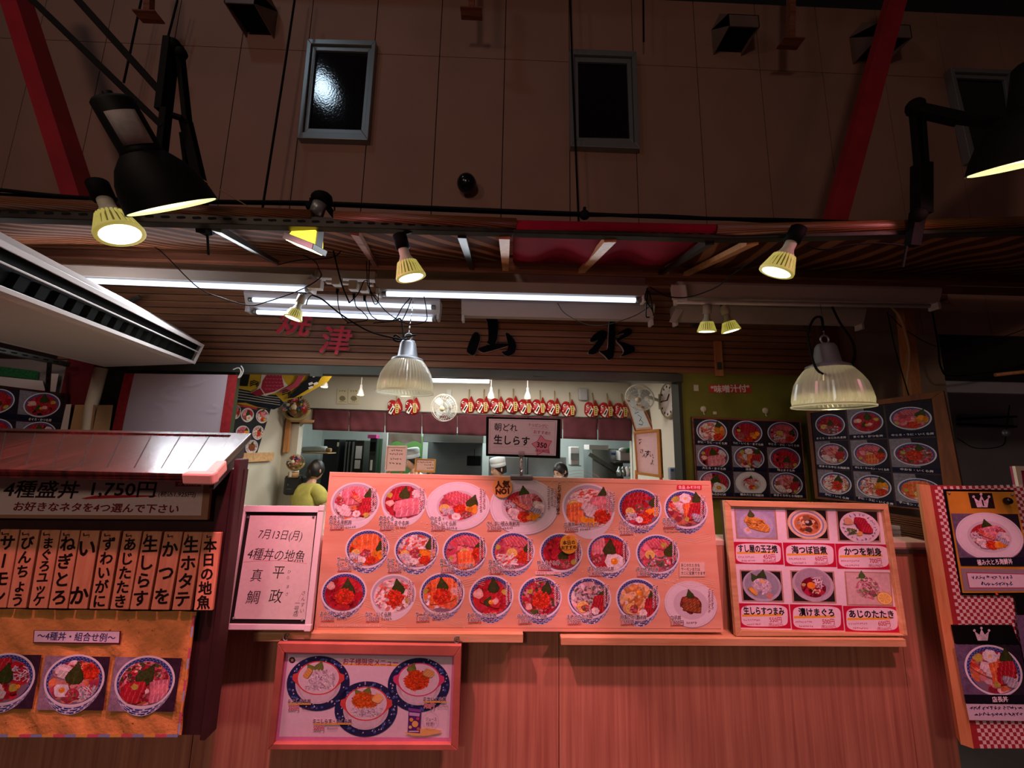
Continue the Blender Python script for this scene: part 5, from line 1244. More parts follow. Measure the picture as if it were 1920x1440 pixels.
for i, (x, y, rx, ry, rec, st, pl, cap, cx, cy, pr) in enumerate(BOWLS):
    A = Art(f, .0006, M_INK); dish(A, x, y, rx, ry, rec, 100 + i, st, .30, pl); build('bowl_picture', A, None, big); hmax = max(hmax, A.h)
A = Art(f, hmax + .0001, M_PRINT)
for i, (x, y, rx, ry, rec, st, pl, cap, cx, cy, pr) in enumerate(BOWLS):
    hh = A.h
    for k, ln in enumerate(cap):
        A.text(ln, cx, cy + k * 8.6, 8.6, '2a1014', .02, 'L', 0, .82, 0.08, 'f8e6e6', .07)
    yy = cy + len(cap) * 8.6 + .4
    A.text(pr, cx + 2, yy, 9.2, '5a1418', .015, 'L', 0, .86, 0, 'f8e2e2', .06)
    A.line([(cx + 1, yy + 5.4), (cx + 12, yy + 4.7), (cx + 26, yy + 4.4)], .0022, 'c8182c', taper=False)
    A.scrawl(cx + 30, yy - 2.5, 20, 5, '8a5a5e', 50 + i)
    if i not in (14,):
        for q in range(2 if i not in (3, 4) else 3): A.scrawl(x + rx * .74 + q * 6 - 4, y - ry * .75 + q * 2, 4.6, 44 if q == 0 else 36, '5a2a30', 300 + i * 5 + q, True, 'f2d4d6')
    A.h = hh
A.vtext('これぞ海鮮丼の極み', 1049, 908, 7.2, '3a1014', .02, 1046, 962)
A.rect(1269, 909.5, 1315, 917.5, 'd81e34'); A.text('全品 みそ汁付', 1292, 913.8, 6.6, 'fbe6e6', .02)
A.h = hmax + .0001
A.rect(1273, 1053, 1322, 1081, 'ecc0a8'); A.rect(1275, 1054.5, 1320, 1079, 'f3d3c0')
for k, s_ in enumerate(('あじのたたきを', 'サーモンまたは', 'カニに変更できます')): A.text(s_, 1276.5, 1059.5 + k * 7.4, 6.4, '3a1c18', .02, 'L', 0, .8)
A.text('※仕入れによりまぐろの内容を変更になる場合があります', 602, 1172, 5.0, 'f6d0c8', .01, 'L', 0, .9)
A.rect(1004, 1071, 1052, 1077, 'f4d4d0'); A.text('数量限定 無くなり次第終了', 1006, 1074, 4.4, 'a02030', 0, 'L', 0, .85)
A.scrawl(1243, 990, 55, 4, '5a2a2a', 71); A.scrawl(1245, 995, 52, 4, '5a2a2a', 72)
build('lettering', A, None, big)
# round badges stuck on
for (x, y, rr, lines, nm) in ((942, 914, 18.5, (('人気', 0, -5.5, 14, '4a1a08', .06), ('NO1', 0, 7, 13, '4a1a08', .07)), 'badge'), (1066, 1020, 16.5, (('本日の', 0, -3.4, 8, '3a2410', .03), ('おすすめ', 0, 5.6, 7.4, '3a2410', .03)), 'badge')):
    u, v = f.uv(x, y); k = A.scale(x, y) * rr
    m = MB(f); m.prism([(u + k * math.cos(2 * math.pi * q / 36), v + k * math.sin(2 * math.pi * q / 36)) for q in range(36)], hmax, hmax + .005)
    b = build(nm, m, plain('badge_orange', 'e8a050', .5) if 'badge_orange' not in MATS else (MATS.get('badge_yellow') or plain('badge_yellow', 'f0b038', .5)), big, label='round orange sticker reading number one' if rr > 17 else 'round yellow sticker with a small maple leaf')
    A2 = Art(f, hmax + .0053)
    for s_, dx, dy, sz, c_, bo in lines: A2.text(s_, x + dx, y + dy, sz, c_, bo, 'C', R(4))
    if rr < 17:
        for q in range(5): a = R(90 + 72 * q); A2.shape([(x - 1, y - 12), (x - 1 + 3.6 * math.cos(a + .3), y - 12 - 3.6 * math.sin(a + .3)), (x - 1 + 3.6 * math.cos(a - .3), y - 12 - 3.6 * math.sin(a - .3))], 'd83a2a')
        A2.line([(x - 9, y + 10.5), (x + 8, y + 9.5)], .0015, 'c03a2a')
    o = build('badge_lettering', A2, None, b)

# acrylic card holder with the whitebait sign above the menu
fs = board((911.5, 781), (1051.6, 785), (1050.6, 860), (911, 855), 1.66)
t = thing('whitebait_sign', 'black framed handwritten sign for fresh whitebait above the big menu board', 'sign', fs.w(.13, 0, 0))
m = MB(fs); slab(m, fs.q, -.012, 0); build('black_backing', m, M_BLACK, t, bevel=.003)
A = Art(fs, .0006)
A.shape([(916.6, 785), (1045, 788), (1042, 854.5), (915.6, 850.6)], 'e6d4e4')
for a, b in (((919.5, 787.5), (1042, 790.5)), ((1041.5, 791), (1039.5, 851)), ((918, 848), (1039, 852)), ((919, 788), (918, 848))): A.line([a, b], .0007, '4a3a5a')
A.text('朝どれ', 948.5, 801.5, 15.5, '1a141a', .015, 'C', R(-1), .95)
for px in (937, 951, 964): A.shape([(px + .9 * math.cos(k), 809.5 + .9 * math.sin(k)) for k in range(6)], '1a141a')
A.text('生しらす', 959.5, 826, 18.5, '1a141a', .025, 'C', R(-1), .93)
A.line([(923, 839), (935, 836), (948, 839), (962, 836), (980, 837), (992, 840)], .0009, 'c8a04a')
A.text('トッピングに', 1010, 798, 7.5, 'b8304a', .01, 'C', R(-4), .85); A.text('おすすめ!!', 1016, 811, 7.5, 'b8304a', .01, 'C', R(-4), .95); A.line([(995, 803), (1027, 805)], .0007, 'b8304a'); A.line([(999, 816), (1022, 818)], .0007, 'b8304a')
star = []
for q in range(10): a = R(90 + 36 * q + 8); rr = 20.5 if q % 2 == 0 else 12.5; star.append((1016.5 + rr * math.cos(a), 835.5 - rr * math.sin(a)))
A.shape(star, 'b0304a'); A.shape([(1016.5 + (x - 1016.5) * .92, 835.5 + (y - 835.5) * .92) for x, y in star], 'e890aa')
A.text('350', 1016, 834.5, 13, '2a1420', .03, 'C', R(-5)); A.text('(税込385円)', 1016, 845, 5, '6a2030', .01)
build('sign_card', A, None, t)
m = MB(); c0 = P(977.5, 893, 1.63); m.box((c0.x - .045, c0.y - .012, c0.z - .012), (c0.x + .045, c0.y + .012, c0.z + .005)); c1 = P(977.5, 856, 1.635); m.tube([c0, P(977.5, 872, 1.632), c1], .006, 8); m.ball(P(977, 877, 1.63), .008, 10, 8); m.box((c1.x - .012, c1.y - .008, c1.z), (c1.x + .012, c1.y + .008, c1.z + .022)); build('clear_holder', m, M_CLEAR, t, label='clear acrylic clip stand')

# ------------------------------------------------------------------ notice board with the catch of the day
fw = board((452.5, 948), (609.5, 949.5), (584.5, 1180.5), (415.5, 1179.6), 1.66, 1.56, 1.575)
t = thing('notice_board', 'white framed notice board with the handwritten catch of the day', 'notice board', fw.w(.15, 0))
q1 = [fw.uv(*p) for p in ((463, 960), (597.5, 961.5), (574, 1170), (431, 1168.5))]
m = MB(fw); slab(m, fw.q, -.008, .002); build('backing_board', m, M_WHITEPAINT, t)
m = MB(fw); frame_bars(m, fw.q, q1, 0, .014); build('frame', m, M_WHITEPAINT, t, bevel=.002)
for k, (px, py) in enumerate(((457, 953), (605, 953.5), (580, 1176), (420, 1175))):
    u, v = fw.uv(px, py); m = MB(fw); m.box((u - .012, v - .012, .002), (u + .012, v + .012, .018)); build('corner_cap', m, M_WHITEPAINT, t, bevel=.004)
A = Art(fw, .0026); A.shape([(463, 960), (597.5, 961.5), (574, 1170), (431, 1168.5)], '17110f'); A.shape([(469.5, 966.5), (593, 967.5), (572.5, 1161.5), (439, 1160)], 'd9cfc4'); 
INK = '1c1816'
A.text('7月13日(月)', 527, 1003, 20, INK, .0, 'C', R(-1.5), .82, 0.05)
A.text('4種丼の地魚', 519, 1041, 23, INK, .002, 'C', R(-2), .86, .05)
A.line([(457, 1054), (480, 1052), (520, 1051), (550, 1053), (576, 1057)], .0012, 'c03030')
A.text('真', 482, 1079, 24, INK, .0, 'C', 0, .95); A.text('鯛', 475, 1120, 25, INK, .0, 'C', 0, 1.05); A.text('平', 523, 1073, 25, INK, 0, 'C', 0, .95); A.text('政', 518, 1118, 26, INK, 0, 'C', 0, 1.0)
for ch, px, py in (('ひ', 543, 1072), ('ら', 541, 1083), ('ま', 540.5, 1100), ('さ', 538.5, 1114)): A.text(ch, px, py, 7, INK, .0)
A.vtext('さんすい', 570, 1112, 8.5, INK, 0, 567, 1145); A.vtext('一号店', 558, 1131, 10, INK, 0, 555, 1151); A.line([(567, 1111), (562, 1120), (560, 1128)], .0008, 'c03030')
build('paper_notice', A, None, t)
for px, py in ((466.5, 970), (588.5, 969.5), (439.5, 1158.5), (567.5, 1162)):
    m = MB(); c = fw.w(*fw.uv(px, py), .004); m.lathe(c, fw.N, [(.0045, 0), (.0045, .003), (.0001, .0045)], 12); build('pin', m, M_STAINLESS, t)

# ------------------------------------------------------------------ six dish board
f6 = board((1353.5, 937.7), (1657.7, 944.6), (1694, 1189.5), (1375, 1190), 1.662, 1.605)
t = thing('dish_board', 'wooden framed board with six photographed side dishes on the right ledge', 'menu board', f6.w(.3, 0))
inn = [f6.uv(*p) for p in ((1366, 949), (1650, 955.5), (1685.5, 1186.5), (1385, 1178.5))]
m = MB(f6); slab(m, f6.q, -.014, .001); build('backing_board', m, M_STALL, t)
m = MB(f6); frame_bars(m, f6.q, inn, 0, .018); build('frame', m, M_PINE, t, bevel=.002)
A = Art(f6, .0015); A.shape([(1366, 949), (1650, 955.5), (1685.5, 1186.5), (1385, 1178.5)], 'eedfe4'); build('white_paper', A, None, t)
SIX = [((1375.5, 952.5, 1453.5, 1009.5), (1373.5, 1015.5, 1465, 1057.5), 'すし屋の玉子焼', '450円', '税込495円'), ((1471, 953.5, 1550, 1010.5), (1467, 1017, 1564, 1062), '海つぼ旨煮', '600円', '(税込660円)'), ((1566, 956, 1646, 1014.5), (1565, 1019, 1667, 1067), 'かつを刺身', '700円', '(税込770円)'),
       ((1386, 1068, 1465, 1127), (1383, 1130.5, 1478, 1177), '生しらすつまみ', '550円', '(税込605円)'), ((1480.5, 1069, 1563, 1129), (1480, 1132.5, 1577.5, 1181), '漬けまぐろ', '500円', '(税込550円)'), ((1582, 1071, 1669, 1134.5), (1579.5, 1135.5, 1684, 1185), 'あじのたたき', '600円', '(税込660円)')]
for i, (pc, lb, nm, pr, tx) in enumerate(SIX):
    A = Art(f6, .0024, M_INK); A.al = .4; x0, y0, x1, y1 = pc; sk = (y1 - y0) * .08; cx, cy = (x0 + x1) / 2 + sk / 2, (y0 + y1) / 2
    A.shape([(x0, y0), (x1, y0 + 2), (x1 + sk, y1 + 2), (x0 + sk, y1)], 'b89078'); bgc = ('a8a4c0', '241a1a', '2a1c1e', '201a1c', '2a2424', 'd8b8b4')[i]
    A.shape([(x0 + 3, y0 + 2.5), (x1 - 3, y0 + 4), (x1 + sk - 3, y1 - 1), (x0 + sk + 3, y1 - 2)], bgc)
    u, v = f6.uv(cx, cy); k = A.scale(cx, cy); w = (x1 - x0) / 2 * .94 * k; h = (y1 - y0) / 2 * .94 * k
    d = Dish(A, (u, v), w, h, 500 + i)
    if i == 0:
        d.disc(-.0, -.1, .86, 'b8b4d0', 30); d.slices(-.05, .15, 1.0, .42, -.35, 5, 'd8963e', 'f0b860', .05, -.1); d.strands(0, -.05, .4, .25, 30, ['8a4a1c', 'a8642a', 'e8b050'], .22, .05, -.4, .4); d.leaf(-.2, .55, .34, 1.6, '4a5a28'); d.blob(-.5, -.5, .2, 'dcd0dc'); d.blob(-.45, -.42, .1, 'e0a878')
    elif i == 1:
        d.disc(0, 0, .98, 'e0c4a4', 36); d.disc(0, 0, .84, '8a90b8', 36); d.disc(0, 0, .76, 'e6cfb2', 36); d.disc(0, -.02, .66, 'c87a4c', 36); d.fill(['a85c34', 'c88450', '7a3c20', 'e0b890'], .14, 60, .55); d.blob(.05, .1, .22, '3a2a26'); d.blob(.0, .12, .1, 'c8b8a8'); d.blob(.02, -.4, .16, '4a3a30'); d.blob(0, .4, .18, '8a6040')
    elif i == 2:
        d.disc(.05, -.1, .98, 'ecdce2', 36); 
        for q in range(22): a = q * .29; d.strands(.05 + .8 * math.cos(a), -.1 + .78 * math.sin(a), .05, .05, 2, ['6a78b0', '9aa0c8'], .14, .04, a, 1)
        d.slices(.1, .3, .6, .4, -.2, 5, 'b01c38', 'd04a60', .06, -.14); d.blob(-.5, .25, .22, 'e0a880'); d.strands(-.4, -.35, .2, .16, 30, ['4a5a2a', '6a7a3a'], .15, .05, .5, 2); d.blob(-.05, -.5, .14, 'e8b058')
    elif i == 3:
        d.disc(0, 0, .97, 'b8b4c2', 36); d.disc(0, .05, .86, '989aa8', 36); d.leaf(.05, .5, .5, 1.3, '3a5026'); d.leaf(-.3, .4, .4, 2.0, '3a5026'); d.fill(['c8b4c0', 'd8c8d2', 'a894a4'], .12, 60, .5); d.strands(0, 0, .35, .3, 90, ['d8ccd4', 'e6dce2', 'b0a0ae'], .2, .03, .3, 2); d.slices(-.5, -.3, .5, .2, -.9, 2, 'e0a040', None, .03, -.05); d.blob(.05, .25, .13, 'e8c070'); d.blob(.3, -.6, .18, 'd08878')
    elif i == 4:
        d.disc(0, .1, 1.0, 'c0b2bc', 36); d.disc(0, .2, .86, 'a89aa8', 36); d.fill(['8c1830', 'a82440', '701024'], .2, 60, .6); d.strands(.25, .25, .2, .3, 40, ['e8d4dc', 'f2e4ea'], .25, .03, .9, 1); d.disc(-.1, .05, .2, 'f0902a'); d.blob(-.45, .1, .11, 'c0b060'); d.strands(.1, -.3, .2, .12, 30, ['e8c8a0'], .08, .05, .5, 2)
    else:
        d.fill(['c89098', 'a86a74', 'd8b0b4'], .12, 70, .6); d.strands(.0, .05, .4, .55, 90, ['5a7a3a', '7a9a50', 'c8888e', 'e0c0c0', '8a5058'], .18, .06, .8, 2); d.leaf(-.2, .7, .3, 1.5, '4a6a30'); d.lemon(.62, -.55, .36)
    build('dish_photo', A, None, t)
    A = Art(f6, .0024); x0, y0, x1, y1 = lb; sk = (y1 - y0) * .09; w, h = x1 - x0, y1 - y0
    A.shape([(x0, y0), (x1, y0 + 2), (x1 + sk, y1 + 1), (x0 + sk, y1 - 1)], 'c4143c')
    pts = []
    for q in range(32):
        a = 2 * math.pi * q / 32; c_, s_ = math.cos(a), math.sin(a); e = .42
        pts.append((x0 + w / 2 + sk * (.5 + .4 * s_) + w * .46 * math.copysign(abs(c_) ** e, c_), y0 + h / 2 + .6 + h * .43 * math.copysign(abs(s_) ** e, s_)))
    A.shape(pts, 'f2dfe6')
    A.shape([(x0 + w * .06 + 2, y0 + h * .46), (x0 + w * .86, y0 + h * .43), (x0 + w * .87, y0 + h * .52), (x0 + w * .06 + 2, y0 + h * .55)], 'f2b43c')
    A.text(nm, x0 + w / 2 + 1, y0 + h * .32, 14, '151014', .035, 'C', R(-1), 1, 0, None, .05, False, w * (.80 if len(nm) > 5 else .68))
    A.text(pr, x0 + w * .72 + 2, y0 + h * .67, 10.5, 'c02040', .015, 'C', R(-1), .9); A.text(tx, x0 + w * .72 + 2.5, y0 + h * .87, 6, 'c02040', .01, 'C', R(-1), .9)
    A.scrawl(x0 + w * .08 + 2, y0 + h * .63, w * .34, 4.5, 'c06a7e', 600 + i); A.scrawl(x0 + w * .14 + 3, y0 + h * .8, w * .28, 4.5, 'c06a7e', 620 + i)
    build('price_card', A, None, t)

# ------------------------------------------------------------------ children's menu hanging below the left ledge
fk = board((525, 1201), (866, 1206), (860, 1400.5), (507, 1399), 1.563, 1.585)
t = thing('children_menu', 'framed pink children menu with three small bowls hanging below the left ledge', 'menu board', fk.w(.3, 0))
kin = [fk.uv(*p) for p in ((537, 1219), (852.5, 1225.5), (846.5, 1389), (517.5, 1388))]
m = MB(fk); slab(m, fk.q, -.016, .002); build('backing_board', m, M_STALL, t)
m = MB(fk); frame_bars(m, fk.q, kin, 0, .016); build('frame', m, M_COUNTER if False else plain('red_brown_frame', 'c8705c', .5, var=.12, vs=14), t, bevel=.002)
A = Art(fk, .0025); A.shape([(537, 1219), (852.5, 1225.5), (846.5, 1389), (517.5, 1388)], 'd88ab8'); A.shape([(541, 1226), (848, 1231), (842, 1382), (524, 1380)], 'eedbe4')
A.shape([(548.5 + 6 * math.cos(k * .5), 1237 + 6 * math.sin(k * .5)) for k in range(13)], '2a2c50'); A.shape([(548.5 + (4 if q % 2 == 0 else 1.8) * math.cos(R(90 + 36 * q)), 1237 - (4 if q % 2 == 0 else 1.8) * math.sin(R(90 + 36 * q))) for q in range(10)], 'e8b060')
A.shape([(634, 1242.5), (754, 1245), (756, 1249), (636, 1246)], 'f0b84a')
A.text('お子様限定メニュー', 695.5, 1241, 13, 'b02848', .02, 'C', R(-1.2), .9)
build('menu_sheet', A, None, t)
def kid_bowl(cx, cy, rx, ry, kind, seed, rim, dn=0):
    A = Art(fk, .0034, M_INK); A.al = .3; u, v = fk.uv(cx, cy); k = A.scale(cx, cy); d = Dish(A, (u, v), rx * k, ry * k, seed)
    d.disc(0, 0, 1, '2c3260', 44); d.disc(0, .0, .97, '262b54', 44)
    for q in range(60):
        a = d.r.uniform(0, 6.28); rr = d.r.uniform(.76, .94); px, py = rr * math.cos(a), rr * math.sin(a)
        if q % 2: d.disc(px, py, .045, '4a62a8', 8)
        else: d.sh([(px, py), (px + .05, py + .03), (px + .02, py + .07)], 'd8d4e4')
    d.disc(0, -.02, .72, 'd6c8d0', 40); d.disc(0, .02, .68, 'c8b8c2', 40)
    b = Dish(A, (u, v + .2 * ry * k), rx * .7 * k, ry * .62 * k, seed)
    n = 24; up = [(.98 * math.cos(math.pi + math.pi * q / n), .98 * math.sin(math.pi + math.pi * q / n)) for q in range(n + 1)]; lo = [(.8 * math.cos(-math.pi * q / n), -.55 + .85 * math.sin(-math.pi * q / n)) for q in range(n + 1)]
    b.sh(up + lo, 'ddd0d6'); 
    for s_ in (-1, 1): b.sh([(s_ * .85, .35), (s_ * 1.16, .2), (s_ * 1.18, -.1), (s_ * .9, -.45)], rim)
    b.disc(0, 0, 1, rim, 40); b.disc(0, .0, .93, 'ecdfe4', 40); b.disc(0, 0, .89, 'e6d6dc', 40)
    b.leaf(.0 if kind != 'ik' else -.35, .62, .42, 1.3, '74883a'); b.leaf(-.35, .55, .36, 2.2, '74883a')
    if kind == 'sh': b.strands(.1, -.12, .62, .56, 330, ['e4dade', 'd2c6cc', 'f0e8ec', 'a89ca8'], .2, .045, .3, 2); b.slices(-.52, .3, .55, .24, 1.1, 2, 'e8b058', 'f2cc84', .03, -.05)
    if kind == 'mix': b.beads(-.15, .18, .5, 'e0661e', 130, .05); b.beads(.15, .12, .4, 'e0661e', 90, .05); b.strands(.05, -.48, .66, .22, 190, ['e4dade', 'd2c6cc', 'f0e8ec', 'a89ca8'], .2, .045, .3, 2); b.slices(.52, .35, .44, .42, -.6, 2, 'ecb868', 'f4d090', .0, -.06)
    if kind == 'ik': b.beads(-.1, -.05, .6, 'e04a16', 240, .05); b.slices(.45, .42, .5, .36, -.5, 2, 'ecb868', 'f4d090', .0, -.06)
    build('bowl_picture', A, None, t); return A.h
hs = [kid_bowl(597.5, 1280, 59, 49, 'sh', 41, 'd8504a'), kid_bowl(785.5, 1283, 58, 48, 'ik', 43, 'd84a78')]
A0 = Art(fk, .0034)
h3 = kid_bowl(687, 1328, 59, 49, 'mix', 42, 'd8504a')
A = Art(fk, max(hs + [h3]) + .0001)
for nm, pr, tx, x, y in (('ミニしらす丼', '350円', '税込385円', 541, 1313), ('ミニしらす・いくら丼', '500円', '税込550円', 588, 1350), ('ミニいくら丼', '700円', '税込770円', 794, 1309)):
    A.shape([(x + 1, y + 3), (x + len(nm) * 7.2, y + 3), (x + len(nm) * 7.2, y + 6.5), (x + 1, y + 6.5)], 'f0b84a')
    A.text(nm, x, y, 9, '4a1a30', .03, 'L', 0, .82, 0, 'f6e8ee', .05); A.text(pr, x + 1, y + 12.5, 10.5, 'c02844', .03, 'L', 0, .78, 0, 'f6e8ee', .05); A.text(tx, x + 26, y + 13.5, 4.6, '6a3a4a', .0, 'L')
A.shape([(759, 1372), (775, 1365), (805, 1363), (828, 1367), (826, 1372), (800, 1377), (775, 1377)], 'f0c070')
A.shape([(767, 1325), (790.5, 1328), (788, 1372.5), (765, 1371)], '5a2a78'); A.shape([(767, 1325), (790.5, 1328), (790, 1333), (767, 1330)], '8a4aa0')
A.shape([(768, 1333), (788, 1335), (787, 1341), (768, 1339)], 'c8b0d8')
for px, py, rr, c_ in ((772, 1347, 3.6, 'e8b04a'), (784, 1345, 2.8, 'd04a4a'), (779, 1355, 6, 'f0c06a'), (770, 1361, 3, 'e8d080'), (785, 1364, 3, 'c86a3a')): A.shape([(px + rr * math.cos(q * .5), py + rr * math.sin(q * .5)) for q in range(13)], c_)
A.rect(767, 1367.5, 786, 1370, 'd8c8d8')
for q in range(44): a = 2 * math.pi * q / 44; A.line([(808 + 13.5 * math.cos(a), 1350 + 15.5 * math.sin(a)), (808 + 15.5 * math.cos(a), 1350 + 17.8 * math.sin(a))], .0006, '6a4a5a')
A.text('ジュース', 809, 1346, 7, '4a2a3a', .01, 'C', 0, .75); A.text('付き!', 807, 1355, 7, '4a2a3a', .01)
build('lettering', A, None, t)

# ------------------------------------------------------------------ roofed stand at the left
SY = 1.40
st = thing('roofed_stand', 'dark wooden roofed menu stand at the left with a sloping plank roof', 'menu stand', P(150, 1380, SY + .1))
fl, fr_, bl_, br_ = P(-210, 878, 1.20), P(394, 893, 1.20), P(-210, 801, 1.57), P(471, 815, 1.57)
e1 = (fr_ - fl); e2 = (br_ - fr_); nr = e1.cross(e2).normalized()
fR = Frame(fl, fr_, bl_); m = MB(fR).use(M_ROOF)
q = [fR.uv(*p) for p in ((-210, 801), (471, 815), (394, 893), (-210, 878))]
slab(m, q, -.018, 0)
roof = build('roof_panel', m, None, st, bevel=.002)
m = MB(fR); w_ = fR.uv(394, 893)[0]
top, bot = q[0][1], q[3][1]
for k in range(12):
    u0 = lerp(q[3][0], q[2][0], k / 12); u1 = lerp(q[0][0], q[1][0] - .03, k / 12)
    m.hexa([(u0 - .0015, bot, -.001), (u0 + .0015, bot, -.001), (u1 + .0015, top, -.001), (u1 - .0015, top, -.001)], [(u0 - .0015, bot, .0006), (u0 + .0015, bot, .0006), (u1 + .0015, top, .0006), (u1 - .0015, top, .0006)])
build('plank_joints', m, M_GAP, st)
m = MB(fR); inn_ = [tuple(lerp(q[i][k], sum(p[k] for p in q) / 4, .04) for k in (0, 1)) for i in range(4)]; inn_ = [(q[0][0] + .05, q[0][1] - .03), (q[1][0] - .06, q[1][1] - .03), (q[2][0] - .03, q[2][1] + .035), (q[3][0], q[3][1] + .035)]
frame_bars(m, q, inn_, -.02, .006); build('roof_rim', m, M_ROOF, st, bevel=.002)
m = MB(fR); cc = q[2]; m.box((cc[0] - .075, cc[1] - .012, -.024), (cc[0] + .014, cc[1] + .018, .012)); 
d_ = (V((q[1][0], q[1][1], 0)) - V((cc[0], cc[1], 0))).normalized()
m.hexa([(cc[0] - .02, cc[1], -.024), (cc[0] + .014, cc[1], -.024), (cc[0] + .014 + d_.x * .11, cc[1] + d_.y * .11, -.024), (cc[0] - .02 + d_.x * .11, cc[1] + d_.y * .11, -.024)], [(cc[0] - .02, cc[1], .012), (cc[0] + .014, cc[1], .012), (cc[0] + .014 + d_.x * .11, cc[1] + d_.y * .11, .012), (cc[0] - .02 + d_.x * .11, cc[1] + d_.y * .11, .012)])
build('corner_guard', m, plain('salmon_foam', 'e6a894', .6), st, bevel=.006, label='salmon pink corner guard')
fS = Frame(P(-210, 1376, SY), P(394, 1378.5, SY), P(-210, 930, SY))
q = [fS.uv(*p) for p in ((-210, 880), (450, 880), (394, 1378), (-210, 1376))]
m = MB(fS); slab(m, [(q[0][0], q[0][1]), (q[2][0] + .005, q[1][1]), q[2], q[3]], -.02, 0); build('back_panel', m, M_STALL, st)
m = MB(); x0 = fS.w(q[2][0], 0).x; pz = fS.w(0, q[2][1]).z; zt = P(430, 860, SY).z
m.box((x0 - .012, SY - .03, pz), (x0 + .006, SY + .02, lerp(fr_.z, br_.z, .52) - .024)); build('side_board', m, M_STALL, st, bevel=.003)
g0, g1 = fr_ + V((-.02, .03, 0)), br_ + V((-.02, -.02, 0)); e_ = V((.014, 0, 0)); dn = V((0, 0, -.085)); up_ = V((0, 0, -.012))
m = MB(); m.hexa([g0 + dn * .5, g0 + e_ + dn * .5, g1 + e_ + dn, g1 + dn], [g0 + up_, g0 + e_ + up_, g1 + e_ + up_, g1 + up_]); build('gable_rail', m, M_STALL, st)
# price header
fh = Frame(P(-210, 970, SY - .03), P(389, 974, SY - .03), P(-210, 880, SY - .03))
t = thing('price_header', 'cream price header under the roof of the left stand', 'sign', fh.w(.4, 0))
q = [fh.uv(*p) for p in ((-210, 893), (396, 899), (388.5, 974.5), (-210, 970))]
m = MB(fh); slab(m, q, -.01, 0); build('header_board', m, plain('header_wood', 'a87858', .6), t)
A = Art(fh, .0006); A.shape([(-210, 893), (383, 899), (377, 966.5), (-210, 964)], 'e4ccc0')
A.text('4種盛丼', 78.5, 918, 35, '241414', .022, 'C', R(-.5), 1, .1, None, .05, False, 141)
A.shape([(152, 934.5), (180, 929), (240, 928), (292, 929), (295, 931), (240, 933), (190, 935), (160, 936)], 'b82430')
A.text('1,750円', 233, 917, 33, '201414', .02, 'C', R(-.5), 1, .03, None, .05, False, 120); A.text('(税込1,925円)', 332.5, 927, 10.5, '2a1818', .015, 'C', R(-.5), 1, .08, None, .05, False, 70)
A.rect(329, 901, 377, 912, 'b82a40'); A.text('みそ汁付', 353, 906.5, 9.5, 'f0c8c8', .015)
A.text('お好きなネタを4つ選んで下さい', 182, 952, 18, '7a1a24', .025, 'C', R(-.5), 1, .1, None, .05, False, 310)
build('header_print', A, None, t)
# eleven wooden plaques on nails
WORDS = ['サーモン', 'びんちょう', 'まぐろユッケ', 'ねぎとろ', 'いか', 'ずわいがに', 'あじたたき', '生しらす', 'かつを', '生ホタテ', '本日の地魚']
MEAN = ['salmon', 'albacore', 'spiced tuna', 'minced tuna with leek', 'squid', 'snow crab', 'chopped horse mackerel', 'raw whitebait', 'bonito', 'raw scallop', 'local fish of the day']
TL = [1, 39, 78, 115, 152, 191, 231, 269, 308, 345, 380]; BL = [-24, 13, 53, 90.5, 128, 167, 206, 243, 282, 322, 363]
M_NAIL = plain('nail', '3a2a24', .4, metal=.5)
for i, wd in enumerate(WORDS):
    yt, yb = lerp(992.5, 998, i / 10), lerp(1139.5, 1144.5, i / 10)
    fp = Frame(P(BL[i], yb, SY - .04), P(BL[i] + 34.5, yb + .4, SY - .04), P(TL[i], yt, SY - .03))
    q = [fp.uv(*p) for p in ((TL[i], yt), (TL[i] + 34.5, yt + .3), (BL[i] + 34.5, yb + .4), (BL[i], yb))]
    t = thing('name_plaque', 'plaque reading %s on the left stand, %s' % (MEAN[i], ('cut by the photo edge' if i == 0 else 'last at the right' if i == 10 else ('in the hanging row'))), 'plaque', fp.w(.03, 0), 'wooden name plaques on the left stand')
    m = MB(fp); slab(m, q, -.01, 0); build('plaque_board', m, M_PLAQUE, t, bevel=.002)
    A = Art(fp, .0006); n = len(wd)
    xa, ya = (TL[i] + BL[i] * 0 + 34.5 / 2 - 25 * .21), yt + 25 + (8 if n < 4 else 0)
    xz, yz = BL[i] + 17.5 + 25 * .10, yb - 15 - (10 if n < 4 else 0) - (6 if n == 4 else 0)
    xa = lerp(TL[i], BL[i], (ya - yt) / (yb - yt)) + 17.2; xz = lerp(TL[i], BL[i], (yz - yt) / (yb - yt)) + 17.2
    sz = {2: 36, 3: 31, 4: 30, 5: 25.5, 6: 22.5}[n]
    A.vtext(wd, xa, ya, sz, '1c0c0c', .03, xz, yz, 1, -.06, None, .05, R(3)); build('brush_writing', A, None, t)
    c = fp.w(*fp.uv(TL[i] + 15.5, yt + 8), .003); m = MB(); m.tube([c, c + fp.N * .014, c + fp.N * .016 + V((0, 0, .008))], .0018, 6); build('nail_hook', m, M_NAIL, t)
